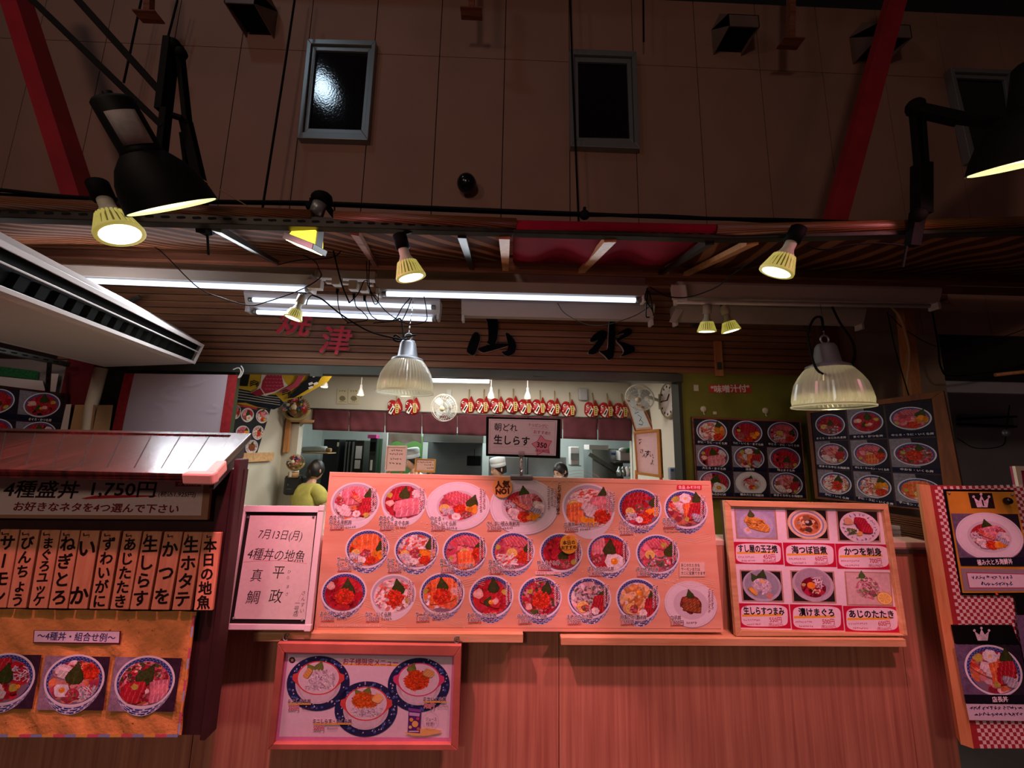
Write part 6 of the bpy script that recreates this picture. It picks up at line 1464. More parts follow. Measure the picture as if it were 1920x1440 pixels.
# orange poster with combination photos
fo = Frame(P(-210, 1376, SY - .015), P(339, 1377.5, SY - .015), P(-210, 1140, SY - .012))
t = thing('combination_poster', 'orange paper poster with three photographed bowls below the plaques', 'poster', fo.w(.3, 0))
def po(a, b):
    u0, v0 = bil([fo.uv(*p) for p in ((-210, 1138), (371, 1146), (340, 1378), (-210, 1376))], a, 1 - b)
    h = .004 + .0035 * math.sin(a * 23 + b * 5) * math.sin(b * 9 + 1) + .002 * math.sin(a * 61 + b * 17)
    return fo.w(u0, v0, h)
M_OR = plain('orange_handmade_paper', 'd9964c', .85, var=.10, vs=30, bump=.35, bs=55)
ms = MB().use(M_OR); ms.grid(po, 80, 36)
A = Art(fo, .0085); r = random.Random(5)
for _ in range(34): px, py = r.uniform(0, 345), r.uniform(1150, 1370); A.line([(px, py), (px + r.uniform(-3, 3), py + r.uniform(-3, 3))], .0022, '6a3a20')
for k in range(26):
    c_ = ('d85a70', '8a9ac0', 'e0b050')[k % 3]; a, b = k / 26, (k + 1) / 26; A.line([(lerp(-210, 338, a), 1375.5), (lerp(-210, 338, b), 1375.5)], .008, c_)
for k in range(11):
    c_ = ('d85a80', 'a8b0d0', 'e8a050')[k % 3]; a, b = k / 11, (k + 1) / 11; A.line([(lerp(368, 339, a), lerp(1152, 1372, a)), (lerp(368, 339, b), lerp(1152, 1372, b))], .006, c_)
ms.use(M_PRINT); o_ = len(ms.v); ms.v += A.v; ms.smooth = False
for g_, c_ in zip(A.f, A.c): ms.col = c_; ms.face([i + o_ for i in g_])
build('poster_sheet', ms, None, t)
A = Art(fo, .0095); A.shape([(70, 1179), (232.5, 1180.5), (231, 1205.5), (68.5, 1203)], '5a1a30'); A.shape([(71.5, 1180), (229.5, 1181.5), (228, 1202.5), (70, 1201)], 'f0dce6'); A.text('〜4種丼・組合せ例〜', 149.5, 1191.5, 16, '2a2a6a', .02, 'C', R(-1), 1, 0, None, .05, False, 146); build('paper_label', A, None, t)
for i, (qd, rec, cx, cy, rx, ry) in enumerate(([[(-36, 1224), (84.5, 1225), (67, 1325.5), (-57, 1325)], 'hon_kaisen', 16, 1269, 56, 45], [[(92, 1226.5), (212.5, 1228.5), (199, 1328.5), (75, 1327)], 'chu_uni_ikura', 145.5, 1272, 56, 45], [[(222, 1228.5), (346, 1231), (330.5, 1331), (207, 1329.5)], 'kiwami', 276.5, 1274.5, 56, 45])):
    A = Art(fo, .0095, M_INK); A.shape(qd, '8a7086'); A.shape([bil(qd, .55, 0), qd[1], qd[2], bil(qd, .7, 1)], '3a2436'); A.shape([bil(qd, .0, 0), bil(qd, .55, 0), bil(qd, .35, 1), qd[3]], '9a8296')
    RECIPES['trio'] = ('mix', [('white', -.45, .35, 1.2), ('ikura', .5, .35, 1.1), ('leaf', 0, .15, 1.4), ('yolk', -.35, -.4, .8), ('shirasu', .45, -.45, 1.1), ('negitoro', 0, -.55, .8)]); RECIPES['trio2'] = ('mix', [('crab', -.4, .35, 1.1), ('nakaochi', 0, 0, .2), ('leaf', 0, .15, 1.4), ('tuna', -.3, -.45, .9), ('otoro', .5, -.3, .7), ('wasabi', -.3, -.2, 1.2)]); RECIPES['trio0'] = ('tuna', [('tuna', -.3, .4, 1), ('shirasu', .5, .2, 1.3), ('leaf', 0, .1, 1.3), ('white', -.3, -.4, 1.1), ('wasabi', .35, -.35, 1.5), ('egg', .5, -.3, .6)])
    dish(A, cx, cy, rx, ry, ('trio0', 'trio', 'trio2')[i], 700 + i, 1, .3); build('bowl_photo', A, None, t)
# ================================================================== SHOP NAME, WALL BOARDS, KITCHEN
M_LETB = plain('letter_black', '0b0c12', .8, spec=.1); M_LETR = plain('letter_red', 'e02c40', .5); M_LETW = plain('letter_white_edge', 'cfc4c0', .5)
fF = Frame(P(800, 690, FY - .024), P(1250, 699, FY - .024), P(800, 600, FY - .024))
def bigletter(name, strokes, mat, lab, off, sc, dep=.028):
    t = thing(name, lab, 'shop sign letter', fF.w(*fF.uv(off[0] + sum(p[0] for p in strokes[0]) / len(strokes[0]) / sc, off[1] + max(p[1] for s in strokes for p in s) / sc)), 'raised letters of the shop name')
    for s in strokes:
        q = [fF.uv(off[0] + x / sc, off[1] + y / sc) for x, y in s]
        c = (sum(p[0] for p in q) / len(q), sum(p[1] for p in q) / len(q))
        # soften corners
        q2 = []
        for i in range(len(q)):
            a, b = q[i], q[(i + 1) % len(q)]
            q2 += [tuple(lerp(a[k], b[k], .22) for k in (0, 1)), tuple(lerp(a[k], b[k], .78) for k in (0, 1))]
        if sum(q2[i][0] * q2[(i + 1) % len(q2)][1] - q2[(i + 1) % len(q2)][0] * q2[i][1] for i in range(len(q2))) < 0: q2 = q2[::-1]
        m = MB(fF); m.use(M_LETW); m.prism(q2, 0, dep); m.use(mat); m.up = None
        n = len(q2); m.face([m.pt((p[0], p[1], dep + .0006)) for p in q2])
        build('stroke', m, None, t)
    return t
bigletter('shop_letter', [[(255, 90), (300, 80), (365, 95), (378, 150), (362, 330), (300, 345), (265, 325), (285, 300), (278, 150)], [(150, 225), (185, 225), (210, 280), (182, 370), (158, 430), (135, 447), (85, 420), (78, 390), (122, 270)],
    [(180, 380), (250, 352), (350, 330), (465, 330), (480, 350), (400, 375), (280, 408), (240, 418), (200, 405)], [(440, 230), (475, 235), (530, 300), (546, 360), (530, 420), (480, 452), (440, 445), (400, 410), (440, 405), (465, 392), (468, 350), (455, 290)]], M_LETB, 'black raised brush letter reading mountain, left of the two black letters', (860, 580), 5.053)
bigletter('shop_letter', [[(1418, 110), (1445, 92), (1478, 115), (1472, 300), (1466, 400), (1455, 470), (1410, 490), (1380, 450), (1318, 402), (1360, 400), (1405, 388), (1408, 300)], [(1232, 300), (1270, 250), (1340, 203), (1398, 215), (1402, 250), (1375, 310), (1320, 390), (1282, 437), (1220, 432), (1222, 405), (1262, 365), (1318, 292), (1280, 315), (1245, 320)],
    [(1475, 262), (1510, 228), (1590, 183), (1632, 200), (1632, 232), (1600, 262), (1540, 292), (1502, 312), (1562, 322), (1650, 358), (1662, 390), (1640, 422), (1515, 462), (1560, 412), (1540, 362), (1486, 312), (1488, 290), (1565, 235), (1535, 237)]], M_LETB, 'black raised brush letter reading water, right of the two black letters', (860, 580), 5.053)
def fontletter(ch, px, py, size, lab, ang=0.0):
    vs, fs, x0, x1 = glyphs(ch, .022)
    u0, v0 = fF.uv(px, py); k = size * ppm(px, py, FY); ca, sa = math.cos(ang), math.sin(ang)
    def tr(p, h): a, b = p[0] - (x0 + x1) / 2 + .12 * (p[1] - .36), p[1] - .36; return (u0 + k * (a * ca - b * sa), v0 + k * (a * sa + b * ca), h)
    m = MB(fF); m.use(M_LETR); dep = .022
    nb = _cnt[(ch, .022)]
    for f in fs: m.poly([tr(vs[i], dep + .0002 * (i // nb)) for i in f])
    m.use(M_LETW); ed = {}
    for f in fs:
        for a, b in zip(f, f[1:] + f[:1]):
            if (b, a) in ed: del ed[(b, a)]
            else: ed[(a, b)] = 1
    for a, b in ed: m.poly([tr(vs[a], 0), tr(vs[b], 0), tr(vs[b], dep), tr(vs[a], dep)])
    single('shop_letter', m, None, lab, 'shop sign letter', 'raised letters of the shop name')
fontletter('焼', 557, 603, 62, 'red raised letter partly hidden by a small bulb, left of the two red letters', R(-4)); fontletter('津', 632, 640, 58, 'red raised letter right of the two red letters', R(-2))
m = MB(); c = P(1347, 670, FY - .03); m.beam(P(1345, 640, FY - .035), P(1349, 705, FY - .035), .06, .02, (0, 1, 0)); single('wood_batten', m, M_PINEV, 'short upright wooden batten screwed to the slat band above the red tag', 'batten')
m = MB(); c = P(1349, 686, FY - .05); m.box((c.x - .018, c.y - .006, c.z - .03), (c.x + .018, c.y + .004, c.z + .03)); single('toggle_plate', m, M_STEEL, 'small metal plate on the wooden batten', 'metal plate')

# nine-photo board on the olive wall
def photo_board(name, label, f, outer, inner, caps, recs, bgs, seed, fmat, cols=(0, 1 / 3, 2 / 3, 1), plates=(), fw=.018):
    t = thing(name, label, 'menu board', f.w(.2, 0), 'photo boards with nine bowls')
    o = [f.uv(*p) for p in outer]; n = [f.uv(*p) for p in inner]
    m = MB(f); slab(m, o, -.014, .001); build('backing_board', m, M_STALL, t)
    m = MB(f); frame_bars(m, o, n, 0, fw); build('frame', m, fmat, t, bevel=.002)
    for i, rc in enumerate(recs):
        r_, c_ = divmod(i, 3); A = Art(f, .0016, M_INK)
        s0, s1, t0, t1 = cols[c_] + .008, cols[c_ + 1] - .008, r_ / 3 + .006, (r_ + 1) / 3 - .006
        Q = [bil(inner, s, q) for s, q in ((s0, t0), (s1, t0), (s1, t1), (s0, t1))]
        A.shape(Q, '2a2634' if bgs[i] else '8f8a98')
        if not bgs[i]: A.shape([bil(Q, .45, 0), Q[1], Q[2], bil(Q, .62, 1)], '282432')
        cx, cy = bil(Q, .5, .455); rx = math.dist(bil(Q, 0, .45), bil(Q, 1, .45)) / 2 * .9; ry = math.dist(bil(Q, .5, 0), bil(Q, .5, .83)) / 2 * 1.1
        dish(A, cx, cy, rx, ry, rc, seed + i, 0, .06, .62 if i in plates else False)
        A.up(); A.shape([bil(Q, 0, .85), bil(Q, 1, .85), Q[2], Q[3]], '171a38')
        p0, p1 = bil(Q, 0, .925), bil(Q, 1, .925); an = -math.atan2(p1[1] - p0[1], p1[0] - p0[0])
        A.text(caps[i], (p0[0] + p1[0]) / 2, (p0[1] + p1[1]) / 2, math.dist(bil(Q, .5, .85), bil(Q, .5, 1)) * .66, 'f2ecea', .03, 'C', an, 1, 0, None, .05, False, min(math.dist(p0, p1) * .9, len(caps[i]) * ry * .26))
        build('bowl_photo', A, None, t)
    return t
f9 = board((1296.6, 782), (1499.5, 789), (1513, 937), (1307, 931), FY - .06, FY - .06)
photo_board('photo_menu_board', 'framed board of nine bowl photos on the olive wall left of the right pendant lamp', f9, [(1296.6, 781), (1500.5, 788), (1513.5, 938), (1306, 933)], [(1299.6, 785), (1499, 792), (1512, 934.5), (1307.5, 930)],
    ['かに・うに・いくら丼', 'うに・いくら・まぐろ丼', '中とろ・かに・いくら丼', '大とろ・まぐろ丼', '店長丼', '特上まぐろ丼', 'まぐろ山かけ丼', '極み大とろ海鮮丼', '本まぐろ中とろ海鮮丼'],
    ['kani_uni', 'uni_ikura_maguro', 'chu_kani_ikura2', 'otoro_tuna', 'tencho', 'tokujo', 'yamakake', 'kiwami', 'hon_kaisen'], [1, 1, 1, 0, 0, 0, 0, 0, 0], 900, M_BEAMWOOD, (0, .335, .665, 1), (7,), .008)
f9b = Frame(P(1529, 932, 2.95), P(1812, 961, 2.3), P(1514, 769.5, 2.98))
photo_board('photo_menu_board', 'large angled wooden board of nine bowl photos under the right pendant lamp', f9b, [(1513, 769), (1770, 733), (1815, 962), (1530, 935)], [(1521, 775), (1748, 748), (1776, 961), (1535.5, 931.5)],
    ['まぐろ・あじたたき丼', 'まぐろ・かつを丼', '中とろ・うに・いくら丼', '本まぐろ中とろ海鮮丼', '中とろ・サーモン・いくら丼', '中おち・いくら丼', 'かに・いくら丼', 'かに・うに・いくら丼', 'サーモン・うに・いくら丼'],
    ['maguro_aji', 'tuna_katsuo', 'chu_uni', 'hon_kaisen', 'chu_salmon_ikura', 'nakaochi2', 'crab_ikura', 'kani_uni', 'salmon_uni'], [1, 0, 1, 0, 0, 0, 0, 0, 0], 930, wood('brown_frame_wood', '6e3c1c', '96582c', (20, 20, 3), .55, bump=.05), (0, .285, .60, 1), (), .016)
f9c = Frame(P(-60, 815, FY - .1), P(116, 815, FY - .1), P(-60, 712, FY - .1))
t = thing('photo_menu_board', 'board of bowl photos at the far left edge under the air conditioner', 'menu board', f9c.w(.2, 0), None)
m = MB(f9c); slab(m, [f9c.uv(*p) for p in ((-60, 715), (124, 738), (116, 830), (-60, 830))], -.014, .001); build('backing_board', m, M_STALL, t)
for i, (cx, cy, rx, ry, rc, q) in enumerate(((79, 759, 34.5, 23.5, 'tuna_katsuo', [(38, 731), (122, 743), (118, 793), (32, 788)]), (-6, 752, 34, 24, 'tokujo', [(-60, 722), (37, 731), (31, 788), (-60, 780)]), (72, 814, 34, 24, 'otoro_tuna', [(31, 790), (118, 795), (116, 835), (28, 835)]), (-10, 808, 34, 24, 'tokujo', [(-60, 782), (30, 790), (27, 835), (-60, 835)]))):
    A = Art(f9c, .0016, M_INK); A.shape(q, '8a8694'); A.shape([bil(q, .5, 0), q[1], q[2], bil(q, .6, 1)], '262230'); 
    if i < 2: A.shape([bil(q, 0, .80), bil(q, 1, .80), q[2], q[3]], '15182e')
    dish(A, cx, cy, rx, ry, rc, 960 + i, 0, .06)
    if i == 0: A.text('まぐろ・かつを丼', 76, 787, 5.6, 'f0eaea', .03, 'C', R(-3), 1, 0, None, .05, False, 43)
    build('bowl_photo', A, None, t)
# things at the far left above it
m = MB(); slotted(m, P(-30, 655, 2.6), P(130, 688, 2.95), .035, .03); single('angle_beam', m, None, 'dark slotted angle under the air conditioner at the far left', 'beam')
m = MB(); slotted(m, P(84, 735, 2.85), P(88, 680, 2.85), .03, .03); single('angle_beam', m, None, 'short upright slotted angle at the far left above the photo board', 'beam')
m = MB(); m.hexa([P(-40, 700, FY - .02), P(70, 712, FY - .02), P(70, 712, FY - .015), P(-40, 700, FY - .015)], [P(-40, 682, FY - .02), P(72, 696, FY - .02), P(72, 696, FY - .015), P(-40, 682, FY - .015)]); single('green_strip', m, plain('artificial_grass', '1e6a3a', .9, var=.5, vs=80), 'green patterned strip at the far left wall', 'decoration strip')
m = MB(); m.hexa([P(-40, 722, FY - .02), P(85, 733, FY - .02), P(85, 733, FY - .012), P(-40, 722, FY - .012)], [P(-40, 702, FY - .02), P(80, 714, FY - .02), P(80, 714, FY - .012), P(-40, 702, FY - .012)]); m.hexa([P(87, 733, FY - .04), P(104, 735, FY - .04), P(104, 735, FY - .03), P(87, 733, FY - .03)], [P(90, 700, FY - .04), P(110, 701, FY - .04), P(110, 701, FY - .03), P(90, 700, FY - .03)])
single('wall_notice', m, M_WHITEPAINT, 'pale strip and paper notice at the far left wall', 'notice')
for x0, x1, y0, y1, mt, lab, Y in ((135, 178, 759, 815, M_CARD, 'brown cardboard sheet standing left of the pink banner', 2.98), (178, 210, 759.5, 815, plain('plywood_light', 'c8a070', .7, var=.08, vs=6), 'light plywood offcut standing beside the cardboard sheet', 2.97), (118, 132, 758, 812, M_OFFWHITE, 'narrow pale board edge beside the far left photo board', 2.99)):
    m = MB(); m.hexa([P(x0 - 6, y1, Y), P(x1 - 6, y1, Y), P(x1 - 6, y1, Y + .02), P(x0 - 6, y1, Y + .02)], [P(x0 + 6, y0, Y), P(x1 + 2, y0, Y), P(x1 + 2, y0, Y + .02), P(x0 + 6, y0, Y + .02)]); single('board_offcut', m, mt, lab, 'board', bevel=.001)

# pink banner with red borders
fb = board((234, 700), (446, 703), (428, 830), (206, 828), FY - .12, FY - .12)
t = thing('cloth_banner', 'pale pink cloth banner with red side borders hanging left of the kitchen opening', 'banner', fb.w(.3, 0))
q = fb.q
def ban(s0, s1):
    def fn(a, b):
        u, v = bil(q, lerp(s0, s1, a), 1 - b); return fb.w(u, v, .004 * math.sin(a * 6 * (s1 - s0) + b * 3))
    return fn
m = MB(); m.grid(ban(.085, .915), 24, 12); build('banner_cloth', m, plain('pale_pink_cloth', 'd9c3cc', .8), t)
for a, b in ((0, .085), (.915, 1)): m = MB(); m.grid(ban(a, b), 4, 12); build('red_border', m, plain('red_brocade', 'b0262c', .7, var=.25, vs=30) if 'red_brocade' not in MATS else MATS['red_brocade'], t)
A = Art(fb, .0075)
def arc(cx, cy, rx, ry, a0, a1, n=5, g=2.2):
    for k in range(n): A.line([(cx + (rx - g * k) * math.cos(R(a)), cy + (ry - g * k * .7) * math.sin(R(a))) for a in range(a0, a1 + 1, 10)], .0016, 'f0e4ec')
arc(330, 737, 28, 14, 60, 270); arc(352, 712, 40, 12, 0, 100, 4); arc(290, 772, 24, 17, -90, 100, 4); arc(400, 766, 14, 8, -90, 150, 4); arc(352, 822, 26, 18, 180, 290, 4)
build('swirl_print', A, None, t)
t = thing('tie_string', 'white string knotted at the upper right corner of the banner', 'string', P(452, 686, FY - .14))
m = MB(); m.tube(spline([P(x, y, FY - .14) for x, y in ((452, 686), (456, 694), (452, 705), (447, 708), (452, 698), (448, 690), (437, 693))]), .0045, 6); build('string', m, M_WHITEPAINT, t)
# fishing flag with a red sea bream
ff = Frame(P(432, 775, 3.55), P(560, 790, 3.9), P(440, 690, 3.35))
t = thing('fishing_flag', 'yellow and navy fishing flag with a red sea bream above the kitchen corner', 'flag', ff.w(.3, 0))
A = Art(ff, 0, M_PRINT); A.STEP = .0003
def c2(pts): return [(420 + x / 5.333, 680 + y / 5.333) for x, y in pts]
A.shape(c2([(110, 95), (1110, 95), (1040, 190), (800, 325), (590, 390), (560, 440), (500, 465), (330, 450), (100, 400)]), 'd8ae2e')
A.shape(c2([(110, 95), (265, 95), (235, 235), (130, 230)]), '15161c')
A.shape(c2([(100, 250), (250, 280), (360, 320), (520, 320), (600, 400), (560, 440), (500, 468), (330, 440), (220, 400), (100, 400)]), '1c2434')
for k in range(4): A.line(c2([(110, 275 + 28 * k), (260, 300 + 26 * k), (420, 335 + 22 * k), (560, 350 + 24 * k)]), .006, 'd8ccc0')
A.shape(c2([(380, 95), (560, 95), (600, 180), (640, 230), (540, 290), (420, 330), (260, 300), (330, 260), (365, 200)]), 'f0e6dc'); A.shape(c2([(440, 95), (570, 95), (590, 190), (600, 240), (500, 290), (410, 310), (370, 250), (385, 180)]), 'b82a4a')
for i in range(6):
    for j in range(5): x, y = 410 + 34 * i + 10 * (j % 2), 120 + 34 * j; A.line(c2([(x, y), (x + 10, y + 10), (x + 22, y)]), .003, 'e8a0b0')
A.shape(c2([(540, 290), (700, 200), (760, 95), (800, 130), (740, 230), (620, 290)]), 'c04a62'); A.shape(c2([(270, 300), (360, 250), (400, 310), (340, 330)]), 'a02038')
for x, y in ((300, 190), (620, 280)):
    for k in range(3): A.line(c2([(x - 40, y + k * 18), (x, y - 16 + k * 18), (x + 46, y + k * 16), (x + 20, y + 20 + k * 12)]), .011, '15161c')
A.shape(c2([(860, 95), (1000, 95), (940, 190), (840, 260), (700, 345), (630, 350), (700, 280), (780, 200), (830, 160)]), '15161c')
for x, y in ((880, 120), (840, 200), (890, 200), (840, 240)): A.shape(c2([(x, y), (x + 40, y - 15), (x + 50, y + 5), (x + 10, y + 22)]), 'e8e0d8')
build('flag_cloth', A, None, t, solid=0)
m = MB(); c = ff.w(*ff.uv(470, 700)); m.tube([c, V((c.x, c.y, KZT))], .004, 5); build('tie_cord', m, M_ROPE, t)
# photo board on the inner left wall
fi = Frame(PX(505, 858, KX0 + .03) * 0 + PX(452, 858, KX0 + .03), PX(482, 856, KX0 + .03), PX(452, 775, KX0 + .03))
t = thing('photo_menu_board', 'narrow dark board of bowl photos on the inner left wall below the flag', 'menu board', fi.w(.2, 0))
m = MB(fi); slab(m, [fi.uv(*p) for p in ((440, 762), (508, 766), (480, 856), (440, 856))], -.01, .001); build('backing_board', m, plain('board_navy_black', '191a26', .6), t)
A = Art(fi, .0012); A.shape([(450, 752), (482, 759), (480, 768), (450, 762)], 'b8323a'); A.shape([(447, 757), (482, 766), (482, 768), (447, 760)], 'b8323a'); build('red_strip', A, None, t)
for i, (cx, cy, rx, ry, rc) in enumerate(((443, 772, 9, 13, 'hon_kaisen'), (464, 778, 12.5, 13, 'yamakake'), (492, 780, 12.5, 13, 'kiwami'), (455, 810, 13, 12, 'chu_uni'), (484, 811, 11, 13, 'crab_ikura'), (472, 838, 12, 13, 'anago'))):
    A = Art(fi, .0012, M_INK); u, v = fi.uv(cx, cy); ul, _ = fi.uv(cx - rx, cy); _, vt = fi.uv(cx, cy - ry); d = Dish(A, (u, v), abs(u - ul), abs(vt - v), 980 + i); d.bowl(.06, 2); b0, it = RECIPES[rc]; d.fill(BASE[b0], .17, 60, .84)
    for q in it: topping(d, *q)
    build('bowl_photo', A, None, t)
# red tag and hooks on the olive wall
fo2 = Frame(P(1330, 738, FY - .024), P(1408, 736, FY - .024), P(1330, 720, FY - .024))
t = thing('soup_tag', 'small red tag with white writing on the olive wall', 'tag', fo2.w(.1, 0))
m = MB(fo2); slab(m, [fo2.uv(*p) for p in ((1329.5, 721), (1407.5, 721.5), (1408, 737), (1330.5, 736))], -.002, .001); build('tag_card', m, plain('tag_red', 'c8402e', .6), t)
A = Art(fo2, .0013); A.text('"味噌汁付"', 1369, 729, 15, 'f4ece6', .03, 'C', 0, 1, 0, None, .05, False, 72); build('tag_writing', A, None, t)
for px, py, sh, lab in ((1318.5, 767, 'r', 'round cream hook pad left of two above the nine-photo board'), (1434.5, 770, 'r', 'round cream hook pad right of two above the nine-photo board'), (1305, 727.5, 's', 'square cream adhesive pad left of the red tag'), (1340, 774.5, 't', 'tiny clear hook beside the left cream pad')):
    c = P(px, py, FY - .022); m = MB()
    if sh == 'r': m.lathe(c, (0, -1, 0), [(.024, 0), (.024, .006), (.02, .009), (.0001, .01)], 20); m.tube([c + V((0, -.004, -.02)), c + V((0, -.006, -.042)), c + V((0, -.018, -.046))], .004, 6)
    elif sh == 's': m.box((c.x - .02, c.y - .004, c.z - .026), (c.x + .02, c.y + .0, c.z + .026))
    else: m.box((c.x - .015, c.y - .004, c.z - .012), (c.x + .015, c.y, c.z + .012))
    single('wall_hook', m, M_CREAM, lab, 'hook', bevel=.002)

# checkered ranking board at the right
fc = Frame(P(1826, 1405, 1.46), P(2010, 1404, 1.44), P(1744, 910, 1.50))
t = thing('ranking_board', 'red checkered board with crowned bowl cards leaning at the right end of the counter', 'menu board', fc.w(.1, 0))
mm, N, L, b_ = newmat('red_white_check'); tc = N.new('ShaderNodeTexCoord'); mp = N.new('ShaderNodeMapping'); ck = N.new('ShaderNodeTexChecker')
at = N.new('ShaderNodeAttribute'); at.attribute_name = 'ink'; L.new(at.outputs['Color'], b_.inputs['Base Color']); b_.inputs['Roughness'].default_value = .6
mm.name = 'print_check'
qc = [fc.uv(*p) for p in ((1743.5, 910), (1996, 914), (2090, 1405), (1826, 1403))]
m = MB(fc); slab(m, qc, -.02, 0); build('board_panel', m, plain('check_board_red', 'a82e30', .6), t)
A = Art(fc, .0004, M_PRINT); cs = .0118; A.up(); A.col = srgb('ecd2cf'); A.h = .0006
q3 = [fc.uv(*p) for p in ((1751, 911), (1996, 914), (2090, 1404), (1838, 1403))]
nv = int((q3[0][1] - q3[3][1]) / cs); 
for j in range(nv):
    v0 = q3[3][1] + j * cs
    for i in range(36):
        if (i + j) % 2: continue
        u0 = lerp(q3[3][0], q3[0][0], j / nv) + i * cs
        A.poly([(u0, v0, A.h), (u0 + cs, v0, A.h), (u0 + cs, v0 + cs, A.h), (u0, v0 + cs, A.h)])
build('check_print', A, None, t)
m = MB(); e0 = [fc.uv(1743.5, 910), fc.uv(1826, 1404)]; p0, p1 = fc.w(*e0[0]), fc.w(*e0[1]); o = V((-.022, .02, 0))
m.hexa([p1, p1 + V((.008, .003, 0)), p1 + V((.008, .06, 0)), p1 + o], [p0, p0 + V((.008, .003, 0)), p0 + V((.008, .06, 0)), p0 + o]); build('side_edge', m, M_PINEV, t)
def crown(A, x, y, s, col, sl=.08):
    A.shape([(x + (a + sl * b) * s, y + b * s) for a, b in ((-.42, .5), (-.62, -.3), (-.22, .0), (0, -.5), (.22, .0), (.62, -.3), (.42, .5))], col)
    for a, b in ((-.62, -.36), (0, -.56), (.62, -.36)): A.shape([(x + (a + sl * b + .12 * math.cos(k)) * s, y + (b + .12 * math.sin(k)) * s) for k in range(6)], col)
def sheet(nm, pts, mat, h0, h1, lab=None): m = MB(fc); slab(m, [fc.uv(*p) for p in pts], h0, h1); return build(nm, m, mat, t, label=lab)
sheet('card_backing', [(1767, 917), (1896, 918.5), (1937, 1116), (1801, 1114)], M_BLACK, .001, .008)
sheet('gold_card', [(1770, 921), (1896, 922), (1936, 1109), (1800, 1110)], plain('gold_card', 'd0952e', .5, var=.15, vs=12), .008, .011)
A = Art(fc, .012, M_INK); A.shape([(1808.5, 923.5), (1853, 924), (1859, 952.5), (1815, 952)], '241a1a'); crown(A, 1834, 939, 23, 'e8d2dc', .1); A.text('1', 1836, 942, 15, '241a1a', .05); build('crown_print', A, None, t)
A = Art(fc, .012, M_INK); qd = [(1777, 962), (1901, 963), (1921, 1060), (1794.5, 1059)]; A.shape(qd, '6a5a74'); A.shape([bil(qd, .6, 0), qd[1], qd[2], bil(qd, .6, 1)], '2a2030'); dish(A, 1848, 1004.5, 62, 44, 'kiwami', 1201, 2, .05, .66); A.shape([(1791.5, 1044), (1917, 1043), (1921, 1060), (1795, 1059)], '15162a'); A.text('極み大とろ海鮮丼', 1857, 1052, 11, 'f0e6e6', .03, 'C', R(1), 1, 0, None, .05, False, 66); build('bowl_photo', A, None, t)
A = Art(fc, .012); A.shape([(1795, 1064), (1925, 1066), (1934, 1106), (1801, 1106)], '9a8a94'); A.shape([(1804.5, 1071), (1914, 1074), (1919, 1101), (1810, 1101.5)], 'b04860'); A.shape([(1806.5, 1073), (1912, 1075.5), (1917, 1099.5), (1811.5, 1099.5)], 'eadce2')
for k in range(2): A.scrawl(1814 + k * 16, 1076.5 + k * 12, 78 - k * 16, 8.5, '1e2252', 81 + k)
build('note_card', A, None, t)
for k, (px, py) in enumerate(((1773, 924), (1890, 927), (1861, 1112))): m = MB(); c = fc.w(*fc.uv(px, py), .012); m.lathe(c, fc.N, [(.004, 0), (.004, .003), (.0001, .005)], 10); build('pin', m, M_STAINLESS if k < 2 else MATS['tag_red'], t)
m = MB(); m.ball(fc.w(*fc.uv(1877, 938), .022), .013, 14, 10); build('round_bell', m, plain('dark_chrome', '3a3234', .2, metal=.9), t)
sheet('card_backing', [(1782, 1171), (1893, 1171), (1907, 1208), (1789, 1206)], M_BLACK, .001, .008)
A = Art(fc, .009, M_INK); crown(A, 1836, 1188, 22, 'd8ccd0', .1); build('crown_print', A, None, t)
A = Art(fc, .009, M_INK); qd = [(1784, 1206), (1906, 1208), (1930, 1316), (1804, 1314)]; A.shape(qd, '6a5874'); A.shape([bil(qd, .62, 0), qd[1], qd[2], bil(qd, .62, 1)], '2a2030'); dish(A, 1857, 1254, 53, 44, 'tencho', 1202, 0, .05); A.shape([(1801.5, 1299), (1927, 1300), (1930.5, 1317), (1805, 1315.5)], '15131e'); A.text('店長丼', 1868.5, 1308, 10, 'f0e6e6', .03, 'C', R(1)); build('bowl_photo', A, None, t)
A = Art(fc, .009); A.shape([(1805.5, 1316.5), (1931, 1318), (1938, 1349), (1812, 1347)], 'd9ccd6')
for k in range(2): A.scrawl(1811 + k * 10, 1319.5 + k * 12, 100 - k * 8, 9, '1e2252', 91 + k)
build('note_card', A, None, t)
sheet('card_backing', [(1894, 1112), (1990, 1112), (1997, 1150), (1899, 1150)], M_BLACK, .012, .016)
A = Art(fc, .017, M_INK); qd = [(1893, 1150), (1997, 1150), (2015, 1250), (1912, 1248)]; A.shape(qd, '6a5874'); dish(A, 1968, 1200, 55, 46, 'hokkai', 1203, 0, .05); build('bowl_photo', A, None, t)
f2 = Frame(P(1905, 948, 1.7), P(2010, 948, 1.7), P(1897, 874, 1.72))
t = thing('framed_card', 'cream and magenta framed card behind the checkered board at the right edge', 'sign', f2.w(.05, 0))
o4 = [f2.uv(*p) for p in ((1897, 874), (1995, 876), (2005, 947), (1911, 947))]
m = MB(f2); frame_bars(m, o4, [(o4[0][0] + .02, o4[0][1] - .02), (o4[1][0] - .02, o4[1][1] - .02), (o4[2][0] - .02, o4[2][1] + .02), (o4[3][0] + .02, o4[3][1] + .02)], 0, .012); build('cream_frame', m, M_CREAM, t)
m = MB(f2); slab(m, o4, -.008, .001); build('magenta_card', m, plain('magenta_card', 'a01a4e', .6), t)
